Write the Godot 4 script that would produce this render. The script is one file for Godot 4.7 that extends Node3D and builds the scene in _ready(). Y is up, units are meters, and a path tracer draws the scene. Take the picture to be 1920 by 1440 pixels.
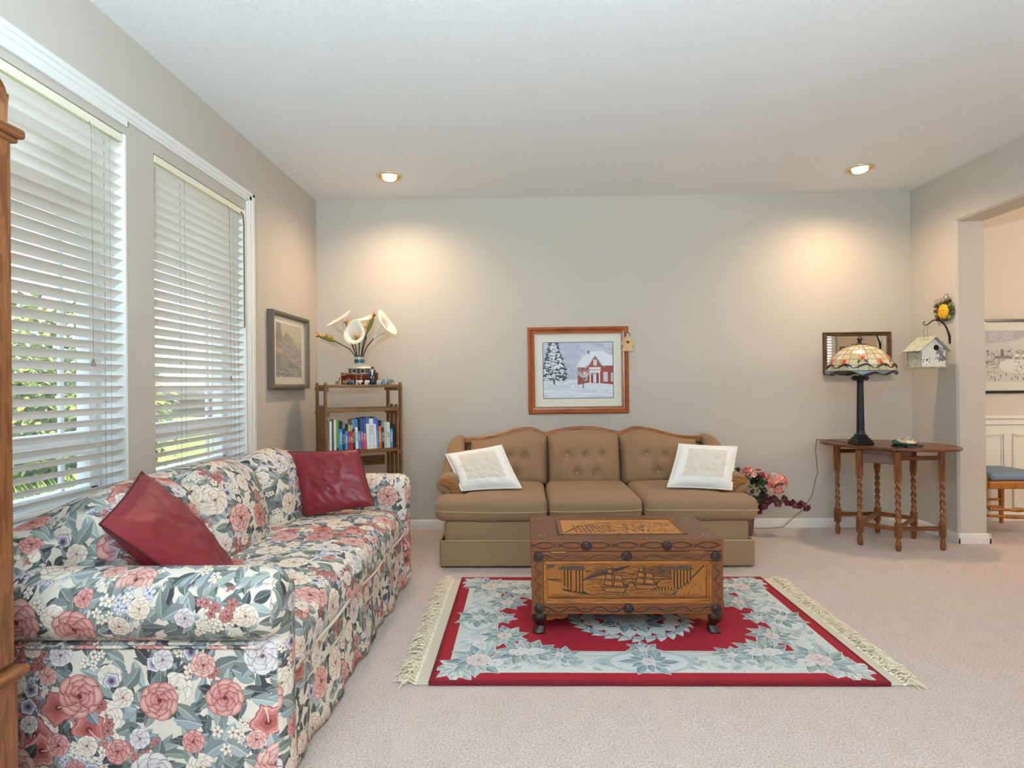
extends Node3D
# A living room: floral slipcovered sofa under two blinded windows, tan camelback sofa, carved chest on a rug.
# Units are metres, y is up, the back wall stands at z = BACK, the window wall at x = LEFT.

const LEFT := -1.739
const RIGHT := 3.207
const BACK := -4.78
const CEIL := 2.77
const REAR := 3.2

var used := {}
var tex_cache := {}


# ---------------------------------------------------------------- mesh builder
class MB:
	var v := PackedVector3Array()
	var n := PackedVector3Array()
	var uv := PackedVector2Array()
	var ix := PackedInt32Array()

	func push(P: PackedVector3Array, N: PackedVector3Array, U: PackedVector2Array, I: PackedInt32Array, xf: Transform3D) -> void:
		var at := v.size()
		var flip := xf.basis.determinant() < 0.0
		var nb := xf.basis.inverse().transposed()
		for k in P.size():
			v.append(xf * P[k])
			n.append((nb * N[k]).normalized())
			uv.append(U[k])
		for k in range(0, I.size(), 3):
			ix.append(at + I[k])
			ix.append(at + (I[k + 2] if flip else I[k + 1]))
			ix.append(at + (I[k + 1] if flip else I[k + 2]))

	# a grid of points; smooth normals; turned so that it faces away from its own middle (or along `out`)
	func grid(rows: int, cols: int, P: PackedVector3Array, U: PackedVector2Array, xf := Transform3D(), wrap := false, out := Vector3.ZERO) -> void:
		var I := PackedInt32Array()
		var N := PackedVector3Array()
		N.resize(P.size())
		var mid := Vector3.ZERO
		for p in P:
			mid += p
		mid /= P.size()
		var score := 0.0
		for i in rows - 1:
			for j in cols - 1:
				var a := i * cols + j
				for t in [[a, a + 1, a + cols + 1], [a, a + cols + 1, a + cols]]:
					var m: Vector3 = (P[t[2]] - P[t[0]]).cross(P[t[1]] - P[t[0]])
					if m.length_squared() < 1e-18:
						continue
					I.append_array(PackedInt32Array(t))
					score += m.dot(out) if out != Vector3.ZERO else m.dot((P[t[0]] + P[t[1]] + P[t[2]]) / 3.0 - mid)
					for q in t:
						N[q] += m
		if wrap:
			for i in rows:
				var s := N[i * cols] + N[i * cols + cols - 1]
				N[i * cols] = s
				N[i * cols + cols - 1] = s
		var sg := 1.0 if score >= 0.0 else -1.0
		for k in N.size():
			N[k] = N[k].normalized() * sg if N[k].length_squared() > 1e-20 else Vector3.UP
		if sg < 0.0:
			for k in range(0, I.size(), 3):
				var s := I[k + 1]
				I[k + 1] = I[k + 2]
				I[k + 2] = s
		push(P, N, U, I, xf)

	func steps(h: float, r: float, seg: int, sub: int) -> PackedFloat32Array:
		var half := PackedFloat32Array()
		for k in seg + 1:
			half.append(h - r + r * tan(PI / 4.0 * (1.0 - float(k) / seg)))
		var L := PackedFloat32Array()
		for k in half:
			L.append(-k)
		for k in range(1, sub):
			L.append(lerpf(-(h - r), h - r, float(k) / sub))
		for k in range(half.size() - 1, -1, -1):
			L.append(half[k])
		return L

	# a box with rounded edges; `bend` may move its points (normals are then found again)
	func rbox(sz: Vector3, r: float, xf := Transform3D(), seg := 1, sub := 1, bend = null) -> void:
		var h := sz / 2.0
		r = minf(r, minf(h.x, minf(h.y, h.z)) * 0.999)
		var PP := PackedVector3Array()
		var NN := PackedVector3Array()
		var UU := PackedVector2Array()
		var II := PackedInt32Array()
		for a in 3:
			var b := (a + 1) % 3
			var c := (a + 2) % 3
			var lb := steps(h[b], r, seg, sub)
			var lc := steps(h[c], r, seg, sub)
			for s in [-1.0, 1.0]:
				var at := PP.size()
				for i in lb.size():
					for j in lc.size():
						var p := Vector3.ZERO
						p[a] = s * h[a]
						p[b] = lb[i]
						p[c] = lc[j]
						var inner := p.clamp(-(h - Vector3.ONE * r), h - Vector3.ONE * r)
						var d := (p - inner).normalized()
						PP.append(inner + d * r)
						NN.append(d)
						UU.append(Vector2(p.z, -p.y) if a == 0 else Vector2(p.x, p.z) if a == 1 else Vector2(p.x, -p.y))
				for i in lb.size() - 1:
					for j in lc.size() - 1:
						var q := at + i * lc.size() + j
						var w := lc.size()
						if s > 0.0:
							II.append_array(PackedInt32Array([q, q + w + 1, q + w, q, q + 1, q + w + 1]))
						else:
							II.append_array(PackedInt32Array([q, q + w, q + w + 1, q, q + w + 1, q + 1]))
		if bend != null:
			var key := {}
			var id := PackedInt32Array()
			for k in PP.size():
				var kk := Vector3i((PP[k] * 20000.0).round())
				if not key.has(kk):
					key[kk] = key.size()
				id.append(key[kk])
			for k in PP.size():
				PP[k] = bend.call(PP[k])
			var acc := PackedVector3Array()
			acc.resize(key.size())
			for k in range(0, II.size(), 3):
				var m := (PP[II[k + 2]] - PP[II[k]]).cross(PP[II[k + 1]] - PP[II[k]])
				for q in 3:
					acc[id[II[k + q]]] += m
			for k in PP.size():
				NN[k] = acc[id[k]].normalized()
		push(PP, NN, UU, II, xf)

	func box(x0: float, x1: float, y0: float, y1: float, z0: float, z1: float, r := 0.0, seg := 1) -> void:
		rbox(Vector3(x1 - x0, y1 - y0, z1 - z0).abs(), maxf(r, 0.0004), Transform3D(Basis(), Vector3(x0 + x1, y0 + y1, z0 + z1) / 2.0), seg)

	# a round bar along a path; R is one radius or one for each point
	func tube(path: PackedVector3Array, R, segs := 8, xf := Transform3D(), caps := true, flat := 1.0) -> void:
		var m := path.size()
		var P := PackedVector3Array()
		var U := PackedVector2Array()
		var side := Vector3.ZERO
		var run := 0.0
		var rows := 0
		for i in m:
			var t := (path[mini(i + 1, m - 1)] - path[maxi(i - 1, 0)]).normalized()
			if side == Vector3.ZERO:
				side = t.cross(Vector3.UP if absf(t.y) < 0.9 else Vector3.RIGHT).normalized()
			side = (side - t * side.dot(t)).normalized()
			var up := t.cross(side)
			if i > 0:
				run += path[i].distance_to(path[i - 1])
			var r: float = R if R is float else R[i]
			var rings := [r]
			if caps and i == 0:
				rings = [0.0001, r]
			elif caps and i == m - 1:
				rings = [r, 0.0001]
			for q in rings:
				for j in segs + 1:
					var a := TAU * j / segs
					P.append(path[i] + (side * cos(a) + up * sin(a) * flat) * q)
					U.append(Vector2(float(j) / segs, run))
				rows += 1
		grid(rows, segs + 1, P, U, xf, true)

	# a turned shape: prof holds (radius, height)
	func lathe(prof: PackedVector2Array, segs := 24, xf := Transform3D(), shape = null) -> void:
		var P := PackedVector3Array()
		var U := PackedVector2Array()
		for i in prof.size():
			for j in segs + 1:
				var a := TAU * j / segs
				var r := prof[i].x
				if shape != null:
					r = shape.call(r, prof[i].y, a)
				P.append(Vector3(cos(a) * r, prof[i].y, sin(a) * r))
				U.append(Vector2(float(j) / segs, float(i) / maxi(prof.size() - 1, 1)))
		grid(prof.size(), segs + 1, P, U, xf, true)

	# a flat outline (x, y) given depth along z, edges eased by `ease`
	func extr(poly: PackedVector2Array, depth: float, xf := Transform3D(), ease := 0.0) -> void:
		var p := poly.duplicate()
		if Geometry2D.is_polygon_clockwise(p):
			p.reverse()
		var m := p.size()
		var small := PackedVector2Array()
		for i in m:
			var d1 := (p[i] - p[(i + m - 1) % m]).normalized()
			var d2 := (p[(i + 1) % m] - p[i]).normalized()
			var nn := Vector2(-(d1.y + d2.y), d1.x + d2.x)
			small.append(p[i] + nn.normalized() * ease / maxf(0.5, nn.length() / 2.0))
		var tris := Geometry2D.triangulate_polygon(small)
		var h := depth / 2.0
		for s in [1.0, -1.0]:
			var P := PackedVector3Array()
			var N := PackedVector3Array()
			var U := PackedVector2Array()
			var I := PackedInt32Array()
			for q in small:
				P.append(Vector3(q.x, q.y, h * s))
				N.append(Vector3(0, 0, s))
				U.append(Vector2(q.x, -q.y))
			for k in range(0, tris.size(), 3):
				var a := tris[k]
				var b := tris[k + 1]
				var c := tris[k + 2]
				var ccw := (small[b] - small[a]).cross(small[c] - small[a]) > 0.0
				if ccw == (s > 0.0):
					I.append_array(PackedInt32Array([a, c, b]))
				else:
					I.append_array(PackedInt32Array([a, b, c]))
			push(P, N, U, I, xf)
		var levels := [[small, h], [p, h - ease], [p, -h + ease], [small, -h]] if ease > 0.0 else [[p, h], [p, -h]]
		for l in levels.size() - 1:
			for i in m:
				var j := (i + 1) % m
				var A: PackedVector2Array = levels[l][0]
				var B: PackedVector2Array = levels[l + 1][0]
				var q := PackedVector3Array([Vector3(A[i].x, A[i].y, levels[l][1]), Vector3(A[j].x, A[j].y, levels[l][1]), Vector3(B[i].x, B[i].y, levels[l + 1][1]), Vector3(B[j].x, B[j].y, levels[l + 1][1])])
				var e := p[j] - p[i]
				grid(2, 2, q, PackedVector2Array([Vector2(0, 0), Vector2(e.length(), 0), Vector2(0, depth), Vector2(e.length(), depth)]), xf, false, Vector3(e.y, -e.x, 0))

	# a flat sheet with uv 0..1: a top left, b top right, c bottom right, d bottom left
	func quad(a: Vector3, b: Vector3, c: Vector3, d: Vector3, out: Vector3) -> void:
		grid(2, 2, PackedVector3Array([a, b, d, c]), PackedVector2Array([Vector2(0, 0), Vector2(1, 0), Vector2(0, 1), Vector2(1, 1)]), Transform3D(), false, out)

	func mesh() -> ArrayMesh:
		var arr := []
		arr.resize(Mesh.ARRAY_MAX)
		arr[Mesh.ARRAY_VERTEX] = v
		arr[Mesh.ARRAY_NORMAL] = n
		arr[Mesh.ARRAY_TEX_UV] = uv
		arr[Mesh.ARRAY_INDEX] = ix
		var m := ArrayMesh.new()
		m.add_surface_from_arrays(Mesh.PRIMITIVE_TRIANGLES, arr)
		return m


# ---------------------------------------------------------------- a small painter for prints and woven patterns
class Cv:
	var im: Image
	var hm: Image
	var w: int
	var h: int
	var wrap := false

	func _init(ww: int, hh: int, bg: Color, tall := -1.0) -> void:
		w = ww
		h = hh
		im = Image.create(w, h, false, Image.FORMAT_RGB8)
		im.fill(bg)
		if tall >= 0.0:
			hm = Image.create(w, h, false, Image.FORMAT_RGB8)
			hm.fill(Color(tall, tall, tall))

	func rect(x: float, y: float, ww: float, hh: float, c: Color, z := -1.0) -> void:
		im.fill_rect(Rect2i(int(x), int(y), int(ww), int(hh)), c)
		if hm and z >= 0.0:
			hm.fill_rect(Rect2i(int(x), int(y), int(ww), int(hh)), Color(z, z, z))

	func poly(pts: PackedVector2Array, c: Color, z := -1.0) -> void:
		var lo := pts[0]
		var hi := pts[0]
		for p in pts:
			lo = lo.min(p)
			hi = hi.max(p)
		var offs := [Vector2.ZERO]
		if wrap:
			offs = []
			for ox in [-w, 0, w]:
				for oy in [-h, 0, h]:
					if lo.x + ox < w and hi.x + ox >= 0 and lo.y + oy < h and hi.y + oy >= 0:
						offs.append(Vector2(ox, oy))
		var m := pts.size()
		var zc := Color(z, z, z)
		for y in range(floori(lo.y), ceili(hi.y) + 1):
			var yy := y + 0.5
			var xs := PackedFloat32Array()
			for i in m:
				var a := pts[i]
				var b := pts[(i + 1) % m]
				if (a.y <= yy) != (b.y <= yy):
					xs.append(a.x + (yy - a.y) / (b.y - a.y) * (b.x - a.x))
			xs.sort()
			for k in range(0, xs.size() - 1, 2):
				var x0 := roundi(xs[k])
				var l := roundi(xs[k + 1]) - x0
				if l <= 0:
					continue
				for o in offs:
					var rc := Rect2i(x0 + int(o.x), y + int(o.y), l, 1)
					im.fill_rect(rc, c)
					if hm and z >= 0.0:
						hm.fill_rect(rc, zc)

	func ell(c: Vector2, rx: float, ry: float, ang: float, col: Color, z := -1.0, k := 14) -> void:
		var p := PackedVector2Array()
		for i in k:
			p.append(c + Vector2(cos(TAU * i / k) * rx, sin(TAU * i / k) * ry).rotated(ang))
		poly(p, col, z)

	func line(pts: PackedVector2Array, wd: float, col: Color, z := -1.0) -> void:
		for i in pts.size() - 1:
			var d := (pts[i + 1] - pts[i]).normalized().orthogonal() * wd / 2.0
			poly(PackedVector2Array([pts[i] + d, pts[i + 1] + d, pts[i + 1] - d, pts[i] - d]), col, z)
			if wd > 2.5:
				ell(pts[i + 1], wd / 2.0, wd / 2.0, 0, col, z, 8)

	func leaf(c: Vector2, ang: float, ln: float, wd: float, col: Color, dark: Color, z := -1.0) -> void:
		var a := PackedVector2Array()
		var b := PackedVector2Array()
		for i in 9:
			var t := i / 8.0
			var y := sin(PI * pow(t, 0.8)) * wd / 2.0
			a.append(c + Vector2(t * ln, -y + sin(t * 3.0) * ln * 0.05).rotated(ang))
			b.append(c + Vector2(t * ln, y + sin(t * 3.0) * ln * 0.05).rotated(ang))
		var all := a.duplicate()
		var rb := b.duplicate()
		rb.reverse()
		all.append_array(rb)
		poly(all, dark, z)
		var mid := PackedVector2Array()
		for i in 9:
			mid.append(a[i].lerp(b[i], 0.46))
		var up := PackedVector2Array()
		for i in 9:
			up.append(a[i].lerp(b[i], 0.04))
		mid.reverse()
		up.append_array(mid)
		poly(up, col, z)
		line(PackedVector2Array([a[0], a[4].lerp(b[4], 0.5), a[8]]), maxf(1.0, wd * 0.06), col.lightened(0.35), z - 0.1 if z > 0 else z)

	func petal(c: Vector2, ang: float, ln: float, wd: float, tip: Color, root: Color, edge: Color, z := -1.0) -> void:
		for s in 4:
			var f: float = [1.0, 0.92, 0.72, 0.48][s]
			var col: Color = [edge, tip, tip.lerp(root, 0.45), root][s]
			var p := PackedVector2Array()
			for i in 13:
				var t := i / 12.0
				var a := lerpf(-1.0, 1.0, t)
				var r := ln * f * (1.0 - 0.16 * a * a + 0.05 * cos(a * 9.0 + ang * 3.0))
				p.append(c + Vector2(r * (1.0 - 0.35 * absf(a)), a * wd * f / 2.0 * 1.15).rotated(ang))
			p.append(c + Vector2(ln * 0.02, 0).rotated(ang))
			poly(p, col, z)

	func rose(c: Vector2, r: float, pal: Array, turn: float, z := -1.0) -> void:
		var dark: Color = pal[2]
		for ring in 4:
			var cnt: int = [8, 7, 5, 3][ring]
			var far: float = [0.62, 0.42, 0.24, 0.1][ring]
			var sz: float = [0.42, 0.36, 0.28, 0.2][ring]
			for k in cnt:
				var a := turn + TAU * k / cnt + ring * 0.5
				var wob := 0.92 + 0.16 * fposmod(sin(a * 37.0 + turn * 11.0) * 43.7, 1.0)
				var o := c + Vector2(cos(a), sin(a) * 0.95) * r * far * wob
				var base: Color = (pal[0] as Color).lerp(pal[1], ring / 3.6)
				ell(o, r * sz * 1.06, r * sz * 0.88, a + PI / 2, dark.lerp(base, 0.25 if ring < 2 else 0.1), z)
				ell(o + Vector2(cos(a), sin(a)) * r * 0.025, r * sz * 0.95, r * sz * 0.76, a + PI / 2, base, z)
				ell(o + Vector2(cos(a), sin(a)) * r * 0.07, r * sz * 0.66, r * sz * 0.42, a + PI / 2, base.lightened(0.22), z)
		ell(c, r * 0.13, r * 0.1, turn, dark, z - 0.15 if z > 0 else z)
		ell(c + Vector2(r * 0.03, 0), r * 0.06, r * 0.05, turn, dark.darkened(0.35), z)

	func daisy(c: Vector2, r: float, tip: Color, eye: Color, turn: float, edge: Color, z := -1.0) -> void:
		for k in 5:
			var a := turn + TAU * k / 5.0
			ell(c + Vector2(cos(a), sin(a)) * r * 0.55, r * 0.5, r * 0.36, a, edge, z, 9)
			ell(c + Vector2(cos(a), sin(a)) * r * 0.56, r * 0.43, r * 0.29, a, tip, z, 9)
		ell(c, r * 0.22, r * 0.22, 0, eye, z, 8)

	func tex() -> ImageTexture:
		return ImageTexture.create_from_image(im)

	func htex() -> ImageTexture:
		return ImageTexture.create_from_image(hm)


# ---------------------------------------------------------------- naming and placing
func numbered(called: String) -> String:
	if not used.has(called):
		used[called] = 0
		return called
	used[called] += 1
	return "%s_%03d" % [called, used[called]]


func tag(o: Node, label: String, category: String, group := "") -> Node:
	o.set_meta("label", label)
	o.set_meta("category", category)
	if group:
		o.set_meta("group", group)
	return o


func thing(called: String, label: String, category: String, at := Vector3.ZERO, turn := 0.0, group := "") -> Node3D:
	var o := Node3D.new()
	o.name = numbered(called)
	add_child(o)
	o.position = at
	o.rotation.y = turn
	tag(o, label, category, group)
	return o


func obj(called: String, shape, m: Material, parent: Node = null, xf := Transform3D()) -> MeshInstance3D:
	var o := MeshInstance3D.new()
	o.mesh = shape.mesh() if shape is MB else shape
	o.material_override = m
	o.transform = xf
	if parent:
		o.name = called
		parent.add_child(o, true)
	else:
		o.name = numbered(called)
		add_child(o)
	return o


func struct(called: String, shape, m: Material, parent: Node = null) -> MeshInstance3D:
	var o := obj(called, shape, m, parent)
	if parent == null:
		o.set_meta("kind", "structure")
	return o


func stuff(o: Node) -> Node:
	o.set_meta("kind", "stuff")
	return o


func at(x: float, y: float, z: float, turn := Vector3.ZERO) -> Transform3D:
	return Transform3D(Basis.from_euler(turn), Vector3(x, y, z))


# one mesh turned into a whole thing
func solo(called: String, shape, m: Material, label: String, category: String, where := Vector3.ZERO, turn := 0.0, group := "") -> MeshInstance3D:
	var o := obj(called, shape, m)
	o.position = where
	o.rotation.y = turn
	tag(o, label, category, group)
	return o


# ---------------------------------------------------------------- materials
func mat(c: Color, rough := 0.7, metal := 0.0) -> StandardMaterial3D:
	var m := StandardMaterial3D.new()
	m.albedo_color = c
	m.roughness = rough
	m.metallic = metal
	m.cull_mode = BaseMaterial3D.CULL_DISABLED
	return m


func hexc(s: String) -> Color:
	return Color.html(s)


func noise_tex(seed_: int, freq: float, ramp: Array, size := 256, kind := FastNoiseLite.TYPE_SIMPLEX_SMOOTH, oct := 4) -> NoiseTexture2D:
	var f := FastNoiseLite.new()
	f.seed = seed_
	f.noise_type = kind
	f.frequency = freq
	f.fractal_octaves = oct
	var t := NoiseTexture2D.new()
	t.width = size
	t.height = size
	t.seamless = true
	t.noise = f
	if ramp.size():
		var g := Gradient.new()
		var offs := PackedFloat32Array()
		var cols := PackedColorArray()
		for r in ramp:
			offs.append(r[0])
			cols.append(r[1])
		g.offsets = offs
		g.colors = cols
		t.color_ramp = g
	return t


func triplanar(m: StandardMaterial3D, scale: Vector3, sharp := 4.0, offset := Vector3.ZERO) -> StandardMaterial3D:
	m.uv1_triplanar = true
	m.uv1_scale = scale
	m.uv1_offset = offset
	m.uv1_triplanar_sharpness = sharp
	return m


# wood whose grain runs along one axis (0 x, 1 y, 2 z)
func wood(dark: Color, light: Color, axis: int, seed_ := 1, rough := 0.42, fine := 1.0) -> StandardMaterial3D:
	var key := "wood%s%s%d" % [dark, light, seed_]
	if not tex_cache.has(key):
		tex_cache[key] = noise_tex(seed_, 0.02, [[0.0, dark], [0.38, dark.lerp(light, 0.35)], [0.5, light], [0.62, dark.lerp(light, 0.6)], [1.0, light.lightened(0.06)]], 256, FastNoiseLite.TYPE_SIMPLEX_SMOOTH, 5)
	var m := mat(Color.WHITE, rough)
	m.albedo_texture = tex_cache[key]
	var s := Vector3(9, 9, 9) * fine
	s[axis] = 0.9 * fine
	return triplanar(m, s, 6.0, Vector3(0.13, 0.37, 0.71) * seed_)


func fabric(c: Color, amount := 0.08, scale := 14.0, rough := 0.95, bump := 0.05, sheen := 0.3) -> StandardMaterial3D:
	var m := mat(c, rough)
	if not tex_cache.has("weave"):
		tex_cache["weave"] = noise_tex(7, 0.09, [[0.0, Color(0.86, 0.86, 0.86)], [0.5, Color(0.97, 0.97, 0.97)], [1.0, Color(1, 1, 1)]], 256, FastNoiseLite.TYPE_SIMPLEX, 3)
		tex_cache["weave_h"] = noise_tex(8, 0.25, [], 256, FastNoiseLite.TYPE_SIMPLEX, 2)
	m.albedo_texture = tex_cache["weave"]
	m.heightmap_enabled = bump > 0.0
	m.heightmap_texture = tex_cache["weave_h"]
	m.heightmap_scale = bump
	m.rim_enabled = sheen > 0.0
	m.rim = sheen
	m.rim_tint = 0.6
	return triplanar(m, Vector3.ONE * scale, 4.0)


# ---------------------------------------------------------------- camera, sky, light
func stage() -> void:
	var cam := Camera3D.new()
	cam.name = "camera"
	cam.fov = 67.872
	cam.near = 0.02
	cam.far = 200.0
	cam.basis = Basis.from_euler(Vector3(0.0017, 0.0203, -0.009))
	cam.position = Vector3(0, 1.2, 0)
	add_child(cam)
	cam.current = true

	var sky_m := ProceduralSkyMaterial.new()
	sky_m.sky_top_color = Color(0.72, 0.84, 1.0)
	sky_m.sky_horizon_color = Color(0.97, 0.98, 1.0)
	sky_m.ground_horizon_color = Color(0.55, 0.58, 0.52)
	sky_m.ground_bottom_color = Color(0.4, 0.44, 0.36)
	sky_m.sky_energy_multiplier = 1.5
	sky_m.ground_energy_multiplier = 0.9
	var sky := Sky.new()
	sky.sky_material = sky_m
	var env := Environment.new()
	env.background_mode = Environment.BG_SKY
	env.sky = sky
	env.tonemap_mode = Environment.TONE_MAPPER_LINEAR
	env.tonemap_exposure = 1.26
	env.sdfgi_enabled = true
	env.ssao_enabled = true
	env.ssil_enabled = true
	var we := WorldEnvironment.new()
	we.name = "world_environment"
	we.environment = env
	add_child(we)

	# the sun stands behind the house, so it reaches the garden and no window
	var sun := DirectionalLight3D.new()
	sun.name = "sun"
	sun.light_color = Color(1.0, 0.95, 0.84)
	sun.light_energy = 4.5
	sun.light_angular_distance = 0.6
	sun.shadow_enabled = true
	sun.look_at_from_position(Vector3.ZERO, Vector3(-0.62, -0.78, 0.3))
	add_child(sun)

	# daylight of the wide patio glazing behind the camera
	var day := AreaLight3D.new()
	day.name = "patio_daylight"
	day.area_size = Vector2(3.0, 1.9)
	day.light_color = Color(0.88, 0.95, 1.0)
	day.light_energy = 1.5
	day.shadow_enabled = true
	day.position = Vector3(0.9, 1.28, REAR - 0.04)
	day.rotation.x = 0.2
	add_child(day)


# ---------------------------------------------------------------- the shell of the room
func wall_mat(c: Color) -> StandardMaterial3D:
	var m := mat(c, 0.85)
	if not tex_cache.has("plaster"):
		tex_cache["plaster"] = noise_tex(21, 0.12, [], 512, FastNoiseLite.TYPE_SIMPLEX, 3)
	m.heightmap_enabled = true
	m.heightmap_texture = tex_cache["plaster"]
	m.heightmap_scale = 0.03
	m.uv1_triplanar = true
	m.uv1_world_triplanar = true
	m.uv1_scale = Vector3.ONE * 2.2
	return m


func csg_wall(called: String, size: Vector3, centre: Vector3, holes: Array, m: Material) -> void:
	var c := CSGCombiner3D.new()
	c.name = called
	var b := CSGBox3D.new()
	b.name = "plate"
	b.size = size
	b.position = centre
	b.material = m
	c.add_child(b)
	for h in holes:
		var s := CSGBox3D.new()
		s.name = "opening"
		s.operation = CSGShape3D.OPERATION_SUBTRACTION
		s.size = h[0]
		s.position = h[1]
		s.material = m
		c.add_child(s, true)
	c.set_meta("kind", "structure")
	add_child(c)


func room() -> void:
	var wall := wall_mat(hexc("c4baad"))
	var trim := mat(hexc("e6e1d8"), 0.45)
	# carpet
	var cm := mat(Color.WHITE, 1.0)
	cm.albedo_texture = noise_tex(31, 0.16, [[0.0, hexc("a08a80")], [0.4, hexc("c6b0a4")], [0.6, hexc("d0bbaf")], [1.0, hexc("e2d0c6")]], 512, FastNoiseLite.TYPE_SIMPLEX, 4)
	cm.heightmap_enabled = true
	cm.heightmap_texture = noise_tex(32, 0.3, [], 512, FastNoiseLite.TYPE_SIMPLEX, 3)
	cm.heightmap_scale = 0.5
	cm.rim_enabled = true
	cm.rim = 0.4
	cm.rim_tint = 0.7
	cm.uv1_triplanar = true
	cm.uv1_world_triplanar = true
	cm.uv1_scale = Vector3.ONE * 1.1
	var patch := noise_tex(33, 0.03, [[0.0, Color(0.965, 0.96, 0.955)], [1.0, Color.WHITE]], 256)
	cm.detail_enabled = true
	cm.detail_blend_mode = BaseMaterial3D.BLEND_MODE_MUL
	cm.detail_albedo = patch
	var fl := MB.new()
	fl.box(LEFT - 0.22, 6.9, -0.12, 0.0, -5.2, REAR + 0.16)
	struct("floor", fl, cm)
	# ceiling with its orange-peel texture
	var ce := mat(hexc("f0f0ee"), 0.95)
	ce.heightmap_enabled = true
	ce.heightmap_texture = noise_tex(41, 0.14, [], 512, FastNoiseLite.TYPE_SIMPLEX, 3)
	ce.heightmap_scale = 0.25
	ce.uv1_triplanar = true
	ce.uv1_world_triplanar = true
	ce.uv1_scale = Vector3.ONE * 1.6
	var cb := MB.new()
	cb.box(LEFT - 0.5, 6.9, CEIL, CEIL + 0.16, -5.2, REAR + 0.16)
	struct("ceiling", cb, ce)
	# back wall
	var wb := MB.new()
	wb.box(LEFT - 0.22, 3.3, -0.1, CEIL + 0.1, BACK - 0.16, BACK)
	struct("wall_back", wb, wall)
	# window wall
	var zl := -(5.1 + 0.0)
	csg_wall("wall_left", Vector3(0.22, CEIL + 0.2, REAR + 0.16 + 5.1), Vector3(LEFT - 0.11, CEIL / 2.0, (REAR + 0.16 + zl) / 2.0),
		[[Vector3(0.6, 1.582, 0.885), Vector3(LEFT - 0.1, 1.521, -3.1025)], [Vector3(0.6, 1.582, 0.887), Vector3(LEFT - 0.1, 1.521, -2.0235)]], wall)
	# right wall: a stub with eased corners, the head of the wide opening, the rest of the wall nearer the camera
	var wr := MB.new()
	wr.extr(PackedVector2Array([Vector2(5.1, -0.1), Vector2(4.285, -0.1), Vector2(4.285, 2.381), Vector2(1.1, 2.381), Vector2(1.1, -0.1), Vector2(-REAR - 0.1, -0.1), Vector2(-REAR - 0.1, CEIL + 0.1), Vector2(5.1, CEIL + 0.1)]), 3.42 - RIGHT, Transform3D(Basis(Vector3.UP, PI / 2), Vector3((3.42 + RIGHT) / 2, 0, 0)), 0.014)
	struct("wall_right", wr, wall)
	# rear wall behind the camera with the patio glazing
	csg_wall("wall_rear", Vector3(5.3, CEIL + 0.2, 0.16), Vector3(0.78, CEIL / 2.0, REAR + 0.08), [[Vector3(3.1, 2.0, 0.5), Vector3(0.9, 1.28, REAR + 0.08)]], wall)
	var pw := Node3D.new()
	pw.name = "window_3"
	pw.set_meta("kind", "structure")
	add_child(pw)
	var pf := MB.new()
	for x in [-0.62, 0.9, 2.42]:
		pf.box(x - 0.04, x + 0.04, 0.28, 2.28, REAR + 0.05, REAR + 0.11)
	for y in [0.31, 2.25]:
		pf.box(-0.65, 2.45, y - 0.04, y + 0.04, REAR + 0.055, REAR + 0.105)
	obj("frame", pf, trim, pw)
	var glass := mat(Color(1, 1, 1, 0.04), 0.03)
	glass.transparency = BaseMaterial3D.TRANSPARENCY_ALPHA
	var pg := MB.new()
	pg.box(-0.62, 2.42, 0.3, 2.26, REAR + 0.075, REAR + 0.081)
	obj("pane", pg, glass, pw)

	# dining room beyond the opening
	var dwall := wall_mat(hexc("d2c8bb"))
	var wd := MB.new()
	wd.box(3.3, 6.9, -0.1, CEIL + 0.1, -5.14, -4.98)
	struct("wall_dining", wd, dwall)
	var ws := MB.new()
	ws.box(6.6, 6.76, -0.1, CEIL + 0.1, -5.14, 0.16)
	struct("wall_side", ws, dwall)
	csg_wall("wall_front", Vector3(3.4, CEIL + 0.2, 0.16), Vector3(5.05, CEIL / 2.0, 0.08), [[Vector3(0.95, 1.5, 0.5), Vector3(4.72, 1.55, 0.08)]], dwall)
	wainscot(trim)

	# baseboards with a stepped top
	board("baseboard_back", Vector3(LEFT, 0, BACK), Vector3(RIGHT, 0, BACK), Vector3(0, 0, 1), trim)
	board("baseboard_left", Vector3(LEFT, 0, BACK), Vector3(LEFT, 0, REAR), Vector3(1, 0, 0), trim)
	board("baseboard_right", Vector3(RIGHT, 0, BACK), Vector3(RIGHT, 0, -4.272), Vector3(-1, 0, 0), trim)
	board("baseboard_end", Vector3(RIGHT - 0.012, 0, -4.285), Vector3(3.432, 0, -4.285), Vector3(0, 0, 1), trim)
	board("baseboard_jamb", Vector3(3.42, 0, -4.98), Vector3(3.42, 0, -4.272), Vector3(1, 0, 0), trim)
	board("baseboard_dining", Vector3(3.42, 0, -4.98), Vector3(6.6, 0, -4.98), Vector3(0, 0, 1), trim)


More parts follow.
